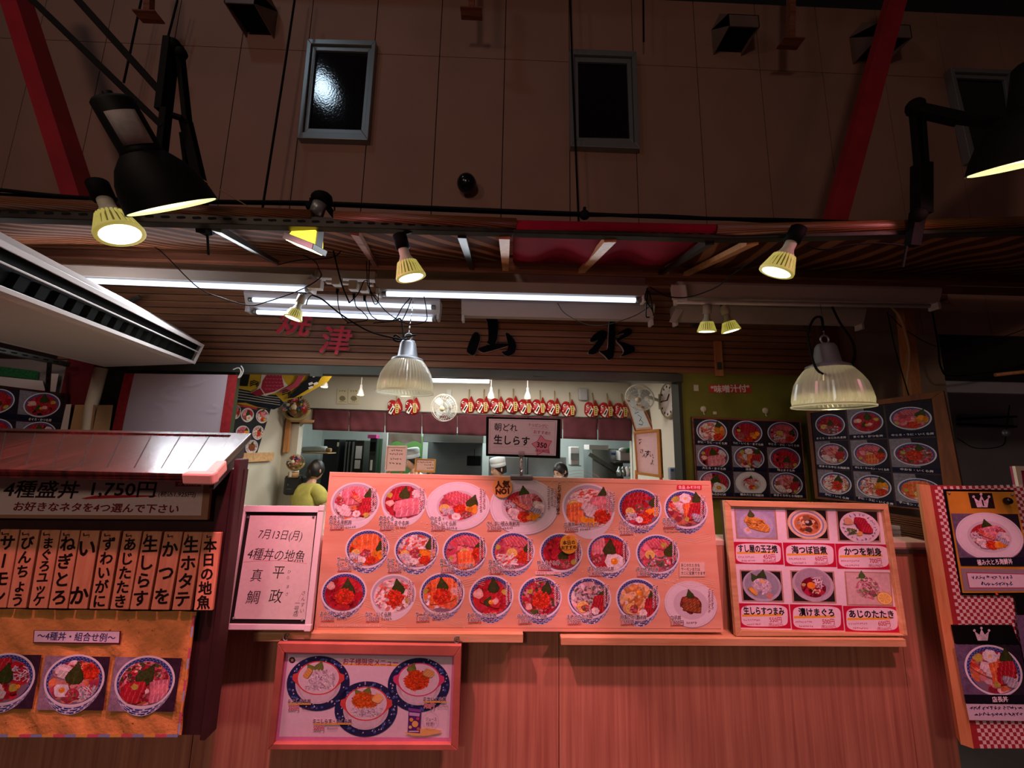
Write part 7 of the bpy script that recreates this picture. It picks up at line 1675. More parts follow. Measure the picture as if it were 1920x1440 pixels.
# bamboo blind and paper note under the angled board
m = MB().use(mm2 if False else MATS["bamboo_roll"])
pa, pb = P(1560, 945, 2.9), P(1745, 955, 2.34)
for k in range(26):
    z = lerp(pa.z - .01, P(1700, 1030, 2.4).z - .1, k / 26); m.tube([(pa.x, pa.y, z), (pb.x, pb.y, z + .004 * math.sin(k))], .0065, 6)
single('bamboo_blind', m, None, 'brown bamboo blind below the angled photo board behind the counter', 'blind')
m = MB(); m.grid(lambda a, b: P(lerp(1661, 1702, a) - 2 + 4 * (1 - b), lerp(1018, 982 + 6 * a, b), 2.5) + V((0, .004 * math.sin(a * 5), 0)), 6, 4)
t = single('paper_note', m, M_PAPER, 'white handwritten paper note pinned on the bamboo blind', 'note', solid=.001)
fn_ = Frame(P(1661, 1018, 2.485), P(1702, 1018, 2.485), P(1661, 984, 2.485)); A = Art(fn_, 0)
for k in range(3): A.scrawl(1667, 992 + 8 * k, 30, 4, '6a5a5a', 95 + k)
build('pen_writing', A, None, t)
# dim things of the hall at the far right
m = MB(); m.tube([P(1866, 703, 2.4), P(1990, 690, 2.3)], .012, 8); single('hanging_rail', m, M_PINEV, 'thin tan rail hanging at the right edge over the dark hall', 'rail')
c = P(1886, 812, 3.6); t = thing('hanging_lamp', 'tiny unlit bulb hanging on a wire in the dark hall', 'lamp', c); m = MB(); m.ball(c, .03, 12, 8, (1, 1, 1.2)); build('bulb', m, M_ALU, t); m = MB(); m.tube(spline([c + V((0, 0, .03)), P(1880, 835, 3.6), P(1830, 840, 3.5), P(1795, 822, 3.4)]), .004, 5); m.tube([c, P(1893, 760, 3.7)], .005, 5); build('wire', m, M_BLACK, t)
m = MB().use(plain('pale_far_panel', '6f7f88', .5)); m.box((P(1803, 790, 5.35).x, 5.35, P(1850, 802, 5.35).z), (P(1900, 790, 5.35).x, 5.38, P(1850, 778, 5.35).z)); single('window_strip', m, None, 'pale strip of a window far back in the dark hall', 'window strip')
for k, (a, b) in enumerate((((1795, 786), (1905, 781)), ((1795, 795), (1905, 800)))): m = MB(); m.beam(P(*a, 5.3), P(*b, 5.3), .03, .03); single('far_bar', m, M_BLACK, ('upper', 'lower')[k] + ' dark bar across the pale strip in the hall', 'bar')
# ================================================================== INSIDE THE KITCHEN
# noren curtain over the service opening
px_ = [586, 655, 722, 791, 857.5, 925, 990, 1055, 1120.5, 1185]
NY = IY - .03
t = thing('noren_curtain', 'maroon noren curtain over the kitchen service opening', 'curtain', P(885, 775, NY))
def nt(x): return lerp(766, 786, (x - 586) / 600)
def nb(x): return lerp(806, 827, (x - 586) / 600)
for a, b in zip(px_, px_[1:]):
    def fn(s, q, a=a, b=b):
        x = lerp(a, b, lerp(.012, .988, s)); p = P(x, lerp(nb(x), nt(x), q), NY); p.y -= .012 * math.sin(s * 7 + a) * (1 - q) + .006 * math.sin(s * 15 + q * 4); return p
    m = MB(); m.grid(fn, 14, 6); build('curtain_panel', m, M_NOREN, t, solid=.002)
m = MB(); m.tube([P(582, 766, NY), P(1190, 786, NY)], .008, 8); build('curtain_rod', m, M_STEEL, t)
# red fish ornaments (prototype at the origin, facing the visitor)
M_FISH = plain('fish_red_lacquer', 'b01a1c', .3, var=.12, vs=30); M_FISHW = plain('fish_white_paint', 'ece2d8', .5)
def fish():
    t = thing('fish_ornament', '', 'ornament', (0, 0, 0), 'red fish ornaments on the kitchen wall')
    f = Frame((0, 0, 0), (1, 0, 0), (0, 0, 1))
    out = [(-.072, .012), (-.066, .05), (-.04, .075), (-.005, .072), (.02, .06), (.035, .10), (.055, .062), (.072, .03), (.078, -.02), (.062, -.06), (.03, -.085), (-.01, -.085), (-.045, -.068), (-.07, -.035)]
    q = spline([(x, y, 0) for x, y in out + out[:1]], 3)[:-1]
    m = MB(f).use(M_FISH); n = len(q)
    R0 = [m.pt((p.x, p.y, 0)) for p in q]; R1 = [m.pt((p.x, p.y, .022)) for p in q]; R2 = [m.pt((p.x * .72, p.y * .72, .045)) for p in q]; c = m.pt((0, 0, .052)); m.smooth = True
    for A_, B_ in ((R0, R1), (R1, R2)):
        for i in range(n): m.face((A_[i], A_[(i + 1) % n], B_[(i + 1) % n], B_[i]))
    for i in range(n): m.face((R2[i], R2[(i + 1) % n], c))
    m.smooth = False; m.face(R0[::-1]); build('fish_body', m, None, t)
    m = MB(f).use(M_FISHW)
    e = (-.045, .03)
    m.prism([(e[0] + .014 * math.cos(k * .4), e[1] + .014 * math.sin(k * .4)) for k in range(15)], .03, .046); m.use(M_BLACK); m.prism([(e[0] + .006 * math.cos(k * .7), e[1] + .006 * math.sin(k * .7)) for k in range(9)], .045, .048); build('fish_eye', m, None, t)
    m = MB(f).use(M_FISHW)
    for k in range(7): a = R(200 + 24 * k); m.prism([(.062 * math.cos(a) + .007 * math.cos(j), .066 * math.sin(a) + .007 * math.sin(j)) for j in range(6)], .02, .04)
    for k in range(3): m.prism([(-.02 + .03 * k, .03), (-.014 + .03 * k, .032), (.004 + .03 * k, -.01), (-.002 + .03 * k, -.012)], .02, .0525)
    build('scale_marks', m, None, t)
    m = MB(f).use(M_FISHW); m.hexa([(-.05, -.062, .05), (-.022, -.078, .05), (.012, -.0, .05), (-.012, .012, .05)], [(-.05, -.062, .054), (-.022, -.078, .054), (.012, -.0, .054), (-.012, .012, .054)]); m.use(M_BLACK); m.hexa([(-.036, -.05, .054), (-.024, -.056, .054), (.0, -.01, .054), (-.01, -.004, .054)], [(-.036, -.05, .055), (-.024, -.056, .055), (.0, -.01, .055), (-.01, -.004, .055)]); build('white_tag', m, None, t)
    m = MB(f).use(plain('fish_tag_gold', 'd9b866', .5)); m.hexa([(.018, -.062, .05), (.05, -.062, .05), (.05, .03, .05), (.018, .03, .05)], [(.018, -.062, .055), (.05, -.062, .055), (.05, .03, .055), (.018, .03, .055)]); m.use(M_BLACK)
    for k in range(4): m.box((.028, -.05 + .02 * k, .0551), (.04, -.04 + .02 * k, .0556))
    build('gold_tag', m, None, t)
    m = MB().use(M_ROPE); m.tube([(.01, -.05, .0), (.012, -.03, .07), (.012, -.005, .17)], .0055, 6); build('hemp_cord', m, None, t)
    return t
f0 = fish(); km = kid_map(f0)
FX = [(741, 764, 'left one of the two fish hanging before the left pendant lamp'), (774, 763, 'right one of the two fish left of the wall fan'), (877, 761, 'fish first to the right of the round wall fan'), (905, 761, 'fish second to the right of the round wall fan'), (932.5, 761, 'fish third to the right of the wall fan'), (960, 760, 'fish above the left half of the whitebait sign, fourth from the fan'), (985, 763, 'fish lit by the hanging spot bulb'), (1010.5, 763, 'fish right of the one lit by the spot bulb'), (1037.5, 764, 'fish second from the white wall speaker on its left'), (1065.5, 767, 'fish just left of the white wall speaker'), (1108.5, 768, 'fish just right of the white wall speaker'), (1136, 769, 'fish in the middle of the three right of the speaker'), (1163.5, 770, 'fish farthest right, beside the wall fan on the side wall')]
for i, (x, y, lab) in enumerate(FX):
    o = f0 if i == 0 else copy_tree(f0, km); o.location = P(x, y, IY - .004) ; o['label'] = 'red ' + lab
    s_ = 27.5 * ppm(x, y, IY) / .15; o.scale = (s_, s_, s_)
# fans, clock, speaker
M_FANW = plain('fan_white', 'd9d6cc', .4)
def fan(label, cx, cy, rx, Y, nrm, mount):
    c = P(cx, cy, Y); r = rx * ppm(cx, cy, Y); ax = V(nrm).normalized(); t = thing('wall_fan', label, 'fan', c, 'wall fans in the kitchen')
    a = ax.orthogonal().normalized(); b = ax.cross(a)
    m = MB().use(M_FANW)
    for k, (rr, hh) in enumerate(((1, 0), (.98, .25), (.75, .34), (.5, .38), (.98, -.2), (.6, -.3))):
        m.tube([c + ax * hh * r + (a * math.cos(R(q)) + b * math.sin(R(q))) * rr * r for q in range(0, 360, 15)], r * (.035 if k == 0 else .012), 5, closed=True)
    for q in range(0, 360, 12):
        e = a * math.cos(R(q)) + b * math.sin(R(q)); m.tube([c + ax * .38 * r + e * .2 * r, c + ax * .3 * r + e * .85 * r, c + e * r, c - ax * .28 * r + e * .75 * r, c - ax * .32 * r + e * .3 * r], r * .009, 4)
    build('guard', m, None, t)
    m = MB().use(M_FANW); m.lathe(c - ax * r * .32, -ax, [(.0001, -.02 * r), (.34 * r, 0), (.36 * r, .3 * r), (.26 * r, .62 * r), (.0001, .68 * r)], 20); build('motor', m, None, t)
    m = MB().use(plain('fan_blade', 'b9bfc2', .3) if 'fan_blade' not in MATS else MATS['fan_blade'])
    for q in range(4):
        e = a * math.cos(R(90 * q)) + b * math.sin(R(90 * q)); g = ax.cross(e); m.smooth = True
        m.poly([c + e * .16 * r - g * .08 * r, c + e * .5 * r - g * .3 * r - ax * .08 * r, c + e * .86 * r - g * .2 * r - ax * .08 * r, c + e * .9 * r + g * .18 * r + ax * .06 * r, c + e * .5 * r + g * .22 * r + ax * .06 * r, c + e * .16 * r + g * .1 * r])
    build('blades', m, None, t)
    m = MB().use(plain('fan_badge', 'c9b89a', .4) if 'fan_badge' not in MATS else MATS['fan_badge']); m.lathe(c + ax * .36 * r, ax, [(.22 * r, 0), (.2 * r, .05 * r), (.0001, .07 * r)], 20); build('hub_badge', m, None, t)
    mt = V(mount); m = MB().use(M_FANW); m.tube(spline([c - ax * r * .7, c - ax * r * 1.0 + V((0, 0, -r * .2)), mt], 5), r * .12, 8); m.box(mt - V((r * .2, r * .12, r * .6)), mt + V((r * .2, r * .12, r * .5))); build('wall_bracket', m, None, t)
fan('round white wall fan between the fish ornaments', 833, 764.5, 25.5, 4.15, (-.35, -1, -.28), P(842, 742, IY))
fan('white fan on the right side wall near the clock', 1199, 746, 26, 3.6, (-.55, -.75, -.55), PX(1238, 752, KX1))
c = PX(1257, 751, KX1 - .002); t = thing('wall_clock', 'round white wall clock on the right side wall', 'clock', c)
m = MB().use(plain('clock_case', '9a8a66', .4)); m.lathe(c, (-1, 0, 0), [(.17, 0), (.17, .03), (.155, .042), (.148, .03)], 36, cap0=True); build('clock_case', m, None, t)
m = MB().use(M_WHITEPAINT); m.lathe(c, (-1, 0, 0), [(.15, .028), (.0001, .029)], 36); build('dial', m, None, t)
m = MB().use(M_BLACK)
for k in range(12): a = R(30 * k); m.beam(c + V((-.031, math.sin(a) * .118, math.cos(a) * .118)), c + V((-.031, math.sin(a) * .138, math.cos(a) * .138)), .012, .004, (1, 0, 0))
build('hour_marks', m, None, t)
for a, l, w in ((R(-45), .075, .012), (R(88), .11, .008)): m = MB().use(M_BLACK); m.beam(c + V((-.034, 0, 0)), c + V((-.034, math.sin(a) * l, math.cos(a) * l)), w, .003, (1, 0, 0)); build('clock_hand', m, None, t)
c = P(1092, 740, IY); m = MB(); m.box((c.x - .055, c.y - .06, c.z - .075), (c.x + .055, c.y, c.z + .075)); t = single('wall_speaker', m, plain('speaker_grey', 'b5b2b4', .5), 'small light grey speaker box between the fish ornaments', 'speaker', bevel=.018)
# posters on the back wall, hanging spot bulbs, ceiling tube
for i, (a, b) in enumerate(((632, 652.5), (653, 674))):
    f = Frame(P(a, 757, IY - .006), P(b, 758, IY - .006), P(a, 728.5, IY - .006)); t = thing('wall_poster', ('left', 'right')[i] + ' one of two pale paper posters beside the lit wall corner', 'poster', f.w(.05, 0), 'pale posters on the service wall')
    m = MB(f); slab(m, [f.uv(*p) for p in ((a + .5, 728.5), (b - .5, 729), (b - .5, 758), (a - .5, 757))], 0, .003); build('poster_sheet', m, plain('poster_paper', 'd8cdae', .7) if not i else MATS['poster_paper'], t)
    A = Art(f, .0034); A.scrawl(a + 3, 731, 14, 4.5, '6a5a44', 21 + i); A.shape([((a + b) / 2 + 6 * math.cos(k * .6), 747 + 5 * math.sin(k * .6)) for k in range(10)], '8a8064'); A.scrawl(a + 3, 752, 14, 3, '6a5a44', 25 + i); build('poster_print', A, None, t)
def spotb(px, py, Y, lab, lit):
    c = P(px, py, Y); t = thing('ceiling_spot', lab, 'spot lamp', c, 'small spot lamps under the kitchen ceiling')
    m = MB().use(M_WHITEPAINT); m.tube([c + V((0, 0, .05)), V((c.x, c.y, KZT))], .006, 6); m.lathe(c, (0, 0, 1), [(.035, 0), (.03, .03), (.014, .07), (.012, .11)], 16, cap1=True); build('spot_body', m, None, t)
    m = MB().use(M_BULBLENS); m.lathe(c, (0, 0, -1), [(.034, -.002), (.03, .008), (.0001, .012)], 16); build('spot_lens', m, None, t)
    if lit: d = lamp('spot_light', 'SPOT', c, lit, (1, .78, .45), c + V((0, .35, -1)), .03, 100, .5); d.parent = t; d.location = (0, 0, -.016)
spotb(608, 725, 4.0, 'bright spot lamp at the left near the fishing flag', 5); spotb(676, 740, 4.2, 'spot lamp right of the two posters', 2); spotb(920.5, 745, 4.1, 'spot lamp above the left half of the whitebait sign', 1); spotb(989, 746, 4.1, 'spot lamp shining on a fish above the whitebait sign', 2.5); spotb(754, 741, 4.1, 'spot lamp just below the rim of the left pendant lamp', 2)
t = thing('ceiling_tube_lamp', 'bright fluorescent tube lamp under the kitchen ceiling right of the left pendant lamp', 'fluorescent light', P(860, 713, 3.6))
m = MB().use(M_WHITEPAINT); m.beam(P(806, 706, 3.62), P(920, 709, 3.62), .08, .04); build('lamp_body', m, None, t)
m = MB().use(M_TUBE2); m.tube([P(808, 713, 3.6), P(917, 715, 3.6)], .02, 10); build('tube', m, None, t)
# kumade rakes
def kumade(label, cx, cy, rpx, Y, basket, seed):
    c = P(cx, cy, Y); r = rpx * ppm(cx, cy, Y); rr = random.Random(seed); t = thing('lucky_rake', label, 'lucky rake', c - V((0, 0, r)), 'decorated lucky rakes in the kitchen')
    cols = [plain(n, h, .5) if n not in MATS else MATS[n] for n, h in (('deco_red', 'b3241e'), ('deco_gold', 'c99a3a'), ('deco_cream', 'e4d4b0'), ('deco_pink', 'd8728a'), ('deco_green', '3a5a2a'), ('deco_blue', '2a4a7a'), ('deco_brown', '7a4a26'))]
    m = MB().use(M_ROPE)
    for k in range(22): a = R(-20 + 220 * k / 21); m.tube(spline([c + V((0, .02, -r * .7)), c + V((r * .7 * math.cos(a), .01, r * .6 * math.sin(a))), c + V((r * 1.0 * math.cos(a), -.01, r * .98 * math.sin(a)))], 4), r * .04, 5)
    m.tube([c + V((r * .9 * math.cos(R(a)), -.01, r * .75 * math.sin(R(a)))) for a in range(180, 361, 12)], r * .13, 8); build('rake_fan', m, None, t)
    m = MB()
    for k in range(84):
        a = R(rr.uniform(-10, 190)); d = r * rr.uniform(.05, .82); m.use(rr.choice(cols)); p = c + V((d * math.cos(a), -.03 - rr.uniform(0, .03), d * math.sin(a) - r * .05))
        if k % 3: m.ball(p, r * rr.uniform(.07, .14), 8, 6)
        else: m.box(p - V((r * .09, r * .05, r * .11)), p + V((r * .09, r * .05, r * .11)))
    build('ornaments', m, None, t)
    m = MB().use(cols[2]); m.ball(c + V((0, -.07, r * .15)), r * .2, 12, 8, (1, .8, 1.1)); m.use(cols[6]); m.ball(c + V((0, -.07, -r * .25)), r * .24, 12, 8, (1.1, .8, 1)); build('mask_face', m, None, t)
    if basket:
        m = MB().use(M_CARD); b = c - V((0, 0, r * 1.0)); m.lathe(b - V((0, .03, r * .55)), (0, 0, 1), [(r * .5, 0), (r * .56, r * .55), (r * .52, r * .56)], 20, cap0=True); build('straw_barrel', m, None, t)
        m = MB().use(M_WHITEPAINT); m.box((b.x - r * .12, b.y - r * .62 - .03, b.z - r * .45), (b.x + r * .12, b.y - r * .6 - .03, b.z + r * .1)); build('paper_slip', m, None, t)
kumade('decorated bamboo rake hanging in the kitchen corner under the fishing flag', 557, 768, 26, 4.45, False, 1)
kumade('red fan shaped rake standing on a straw barrel above the woman', 555, 868, 17, 4.4, True, 2)
# picture and calligraphy on the right
f = Frame(P(1193, 809, 4.25), P(1225, 806, 3.97), P(1173, 748, 4.25))
t = thing('picture_frame', 'dark wood framed ink picture leaning below the side wall fan', 'picture', f.w(.1, 0)); o4 = [f.uv(*p) for p in ((1173, 748), (1206, 762), (1226, 806), (1192, 809))]; g = [tuple(lerp(o4[i][k], sum(q[k] for q in o4) / 4, .22) for k in (0, 1)) for i in range(4)]
m = MB(f); slab(m, o4, -.01, .001); build('mat_board', m, plain('mat_salmon', 'c08a6a', .7), t)
m = MB(f); frame_bars(m, o4, [tuple(lerp(o4[i][k], sum(q[k] for q in o4) / 4, .08) for k in (0, 1)) for i in range(4)], 0, .012); build('frame', m, M_BEAMWOOD, t)
A = Art(f, .0015); A.shape(g, 'b4b8ba', raw=True)
for pts in ([(1188, 762), (1194, 768), (1190, 776), (1198, 772)], [(1196, 778), (1203, 782), (1199, 790)], [(1200, 786), (1206, 792), (1204, 797), (1198, 795)]): A.line(pts, .008, '2a3236')
build('ink_picture', A, None, t)
f = Frame(P(1195, 890, 2.0), P(1240, 896, 1.93), P(1189, 809, 2.02))
t = thing('calligraphy_frame', 'wooden framed white calligraphy standing behind the big menu board', 'framed writing', f.w(.06, 0)); o4 = [f.uv(*p) for p in ((1189, 809.5), (1237, 804.5), (1241.5, 896), (1194.5, 889.5))]; g = [f.uv(*p) for p in ((1191.5, 813.5), (1232, 810), (1235.5, 890), (1196.5, 885))]
m = MB(f); slab(m, o4, -.03, .001); build('backing_board', m, M_STALL, t)
m = MB(f); frame_bars(m, o4, g, -.03, .012); build('frame', m, plain('ochre_wood_frame', 'b98a3e', .5, var=.1, vs=20), t, bevel=.0015)
A = Art(f, .0015); A.shape(g, 'ead8e0', raw=True); A.scrawl(1197, 822, 7, 12, '2a2228', 31, True); 
A.text('さ', 1203.5, 846, 9, '17141a', .02, 'C'); A.text('ん', 1209, 854, 9, '17141a', .02); A.text('す', 1214.5, 850, 12, '17141a', .03); A.text('い', 1221.5, 853.5, 8, '17141a', .02); A.text('。', 1225, 856, 8, '17141a', .02); A.scrawl(1219, 862, 7, 9, '2a2228', 33, True); build('calligraphy', A, None, t)
for q in (o4[3], o4[2]): p = f.w(*q); m = MB(); m.beam(p + V((0, .01, .02)), V((p.x, p.y + .03, CT + .012)), .012, .012, (1, 0, 0)); build('easel_leg', m, M_PINEV, t)
# two small boards standing on the counter behind the menu
def easel(label, px, q, mat, lines, Y, cat):
    f = Frame(P(*q[3], Y), P(*q[2], Y), P(*q[0], Y + .03)); o4 = [f.uv(*p) for p in q]; t = thing('counter_card', label, cat, f.w(.05, 0), 'small cards on the counter top'); g = [tuple(lerp(o4[i][k], sum(p[k] for p in o4) / 4, .12) for k in (0, 1)) for i in range(4)]
    m = MB(f); slab(m, o4, -.008, .001); frame_bars(m, o4, g, 0, .008); build('card_frame', m, mat, t, bevel=.001)
    A = Art(f, .0014); A.shape(g, 'e6dad8', raw=True)
    for (x, y, w, h, s_) in lines: A.scrawl(x, y, w, h, '2e262a', s_)
    build('card_writing', A, None, t)
    zc = CT + .012; a, b = f.w(*o4[3]), f.w(*o4[2])
    for e in (.2, .8): p = a.lerp(b, e); m = MB(); m.beam(p + V((0, .006, 0)), V((p.x, p.y + .03, zc)), .008, .008, (1, 0, 0)); build('easel_leg', m, M_PINEV, t)
    return t
easel('small white framed notice standing on the counter before the left chef', 0, [(725.5, 836), (763.5, 836.5), (759.5, 883), (722, 883)], M_WHITEPAINT, [(733, 842, 22, 5, 41), (731, 849, 25, 5, 42), (731, 858, 22, 5, 43), (729, 866, 24, 6, 44)], 1.86, 'notice')
easel('small gold framed card on an easel in front of the left chef', 0, [(779, 861), (817.5, 862), (815.5, 885), (777, 884)], plain('gold_frame', 'c8a24a', .4, metal=.3), [(783, 865, 26, 4, 45), (795, 870, 18, 4, 46), (800, 876, 14, 4, 47)], 1.84, 'card')

# appliances and equipment
def P2(px, py, Y): return P(px, py, Y)
def block(name, label, cat, x0, y0, x1, y1, Y, dep, mat, floor=True, bevel=.01, extra=None, group=None):
    a, b = P(x0, y1, Y), P(x1, y0, Y); z0 = KZ if floor else a.z
    t = thing(name, label, cat, ((a.x + b.x) / 2, Y + dep / 2, z0), group); m = MB(); m.box((a.x, Y, z0), (b.x, Y + dep, b.z)); build('body', m, mat, t, bevel=bevel)
    if extra:
        for nm, u0, v0, u1, v1, d0, d1, mt in extra:
            m = MB(); X = lambda u: lerp(a.x, b.x, u); Z = lambda v: lerp(b.z, a.z, v); m.box((X(u0), Y - d1, Z(v1)), (X(u1), Y - d0, Z(v0))); build(nm, m, mt, t, bevel=.002)
    return t
M_FRIDGE = plain('fridge_black', '1b1a1c', .4); M_DGREEN = plain('machine_dark_green', '26302c', .4, var=.2, vs=6); M_BLUE = plain('label_blue', '2a5aa0', .5); M_MAG = plain('towel_magenta', 'c83a86', .8)
block('refrigerator', 'tall black refrigerator behind the woman with yellow shirt', 'refrigerator', 595, 824, 637, 960, 6.0, .7, M_FRIDGE, extra=[('name_plate', .86, .04, .98, .1, 0, .004, M_CREAM)])
block('refrigerator', 'stainless upright refrigerator with dark glass doors and paper notes', 'refrigerator', 637, 826, 683, 960, 6.05, .65, M_DARKSTEEL, extra=[('door_handle', .05, .02, .12, .98, 0, .03, M_STAINLESS), ('door_handle', .22, .02, .28, .98, 0, .03, M_STAINLESS), ('door_handle', .42, .02, .5, .98, 0, .03, M_STAINLESS), ('paper_note', .58, .08, .92, .26, 0, .004, M_WHITEPAINT), ('paper_note', .58, .28, .88, .4, 0, .004, M_WHITEPAINT)])
block('kitchen_machine', 'dark green kitchen machine with a pink towel on top', 'kitchen machine', 684, 822, 708, 960, 5.8, .5, M_DGREEN, extra=[('towel', -.2, -.05, .95, .0, -.1, .05, M_MAG), ('control_panel', .1, .05, .9, .18, 0, .02, M_BLACK), ('paper_tag', .25, .3, .55, .44, 0, .004, M_WHITEPAINT), ('slot', .1, .2, .9, .24, 0, .012, M_DARKSTEEL)])
block('hood_canopy', 'stainless extractor hood over the grey cooking range', 'extractor hood', 793, 812, 907, 829, 5.6, .9, M_STAINLESS, False)
block('range_back', 'grey steel splashback of the cooking range behind the left chef', 'splashback', 796, 829, 905, 960, 6.4, .05, plain('splash_steel', '6e7474', .45, metal=.5, var=.1, vs=4))
block('wall_screen', 'small black screen hanging on the grey splashback', 'screen', 875, 855, 902, 873, 6.3, .04, M_BLACK, False, extra=[('cable_stub', .5, -.7, .54, 0, 0, .01, M_BLACK)])
block('steel_cabinet', 'tall stainless cabinet behind the middle chef', 'cabinet', 914, 857, 986, 960, 6.0, .6, M_STAINLESS, extra=[('door_gap', .99, 0, 1.0, 1, 0, .004, M_BLACK)])
block('steel_cabinet', 'tall stainless cabinet behind the masked worker', 'cabinet', 988, 857, 1062, 960, 6.02, .6, M_STAINLESS, extra=[('door_gap', 0, 0, .012, 1, 0, .004, M_BLACK)])
t = block('rice_machine', 'large tilted stainless dishwasher hood right of the masked worker', 'dishwasher', 1112, 842, 1168, 960, 5.5, .6, M_STAINLESS, extra=[('white_lid', -.12, -.06, .5, .02, -.3, .05, M_WHITEPAINT), ('label_sticker', .62, .06, .78, .1, 0, .004, M_BLUE)])
m = MB(); m.beam(P(1104, 851, 5.4), P(1158, 884, 5.4), .05, .05); build('lever_bar', m, M_STEEL, t)
block('water_dispenser', 'white and silver dispenser on a shelf left of the dishwasher', 'dispenser', 1070, 838, 1086, 872, 5.8, .2, M_WHITEPAINT, False, extra=[('silver_dome', .0, .35, .95, .7, 0, .03, M_STAINLESS), ('shelf', -.1, 1.0, 1.1, 1.04, -.1, .08, M_STEEL)])
t = thing('tote_box', 'white plastic tote of towels on a rack at the right of the kitchen', 'tote', P(1178, 862, 5.3))
a, b = P(1163, 864, 5.3), P(1192, 846, 5.3); m = MB(); m.box((a.x, 5.3, a.z), (b.x, 5.6, b.z)); build('tote_body', m, M_WHITEPAINT, t, bevel=.01)
for k, mt in enumerate((M_WHITEPAINT, plain('cloth_green', '3f9a5a', .8), M_WHITEPAINT)): m = MB(); m.ball(P(1168 + 8 * k, 844, 5.3), .05, 10, 8, (1.2, 1, .7)); build('folded_cloth', m, mt, t)
m = MB(); m.box((P(1152, 862, 5.3).x, 5.25, a.z - .03), (b.x, 5.65, a.z - .01)); build('rack_shelf', m, M_STEEL, t)
t = thing('bottle_cluster', 'glass and steel condiment pots on the counter behind the calligraphy', 'pot', P(1175, 895, 4.9))
for k in range(4): m = MB(); m.lathe(P(1162 + 7 * k, 893, 4.9), (0, 0, 1), [(.04, 0), (.042, .06), (.03, .08), (.012, .12)], 14, cap0=True, cap1=True); build('pot', m, (M_STAINLESS, plain('pot_red', '9a3a36', .4) if not k else M_STAINLESS, M_WHITEPAINT, M_STEEL)[k], t)
block('wall_panel_box', 'grey control box with a blue label inside the right edge of the opening', 'control box', 1257, 877, 1273, 900, 3.22, .05, plain('box_grey', '8d9298', .5), False, extra=[('blue_label', .08, .1, .4, .3, 0, .004, M_BLUE)])
block('dispenser_box', 'black rounded towel dispenser left of the woman', 'dispenser', 528, 892, 566, 929, 4.4, .16, M_FRIDGE, False, .03, extra=[('logo_mark', .25, .42, .33, .5, 0, .003, M_STEEL), ('slot', .22, .66, .5, .69, 0, .003, M_STEEL)])
# shelf with wrapped bottles at the left
t = thing('bottle_rack', 'small shelf with a clear wrapped roll near the black refrigerator', 'shelf', P(590, 848, 5.2)); m = MB(); m.box((P(562, 848, 5.2).x, 5.15, P(562, 848, 5.2).z - .012), (P(618, 848, 5.2).x, 5.4, P(562, 848, 5.2).z)); build('shelf_board', m, M_PINE, t)
m = MB().use(plain('wrap_film', 'cfd9d2', .25)); m.tube([P(568, 843, 5.2), P(600, 842, 5.2), P(612, 842, 5.2)], [.035, .04, .038], 12); build('film_roll', m, None, t)
m = MB().use(M_CARD); m.tube([P(612, 843, 5.2), P(621, 844, 5.2)], .025, 10); build('roll_core', m, None, t)
# white cloth hanging under the noren, green board behind
t = thing('hanging_cloth', 'white cloth gathered below the noren behind the left chef', 'cloth', P(758, 820, 5.0))
m = MB(); m.grid(lambda a, b: P(lerp(728, 790, a), lerp(835 - 8 * abs(math.sin(a * 6)), 812, b), 5.0) + V((0, .03 * math.sin(a * 14) * (1 - b), 0)), 24, 6); build('cloth', m, M_WHITEPAINT, t, solid=.003)
block('green_board', 'green panel behind the left chef', 'panel', 722, 818, 793, 960, 6.5, .04, plain('panel_green', '5a8a44', .7))
t = thing('door_post', 'white painted post between the green machine and the green panel', 'post', P(718, 880, 5.9)); m = MB(); m.box((P(714, 880, 5.9).x, 5.9, KZ), (P(722, 880, 5.9).x, 5.95, 2.4)); build('post', m, M_KWALLCOOL, t)

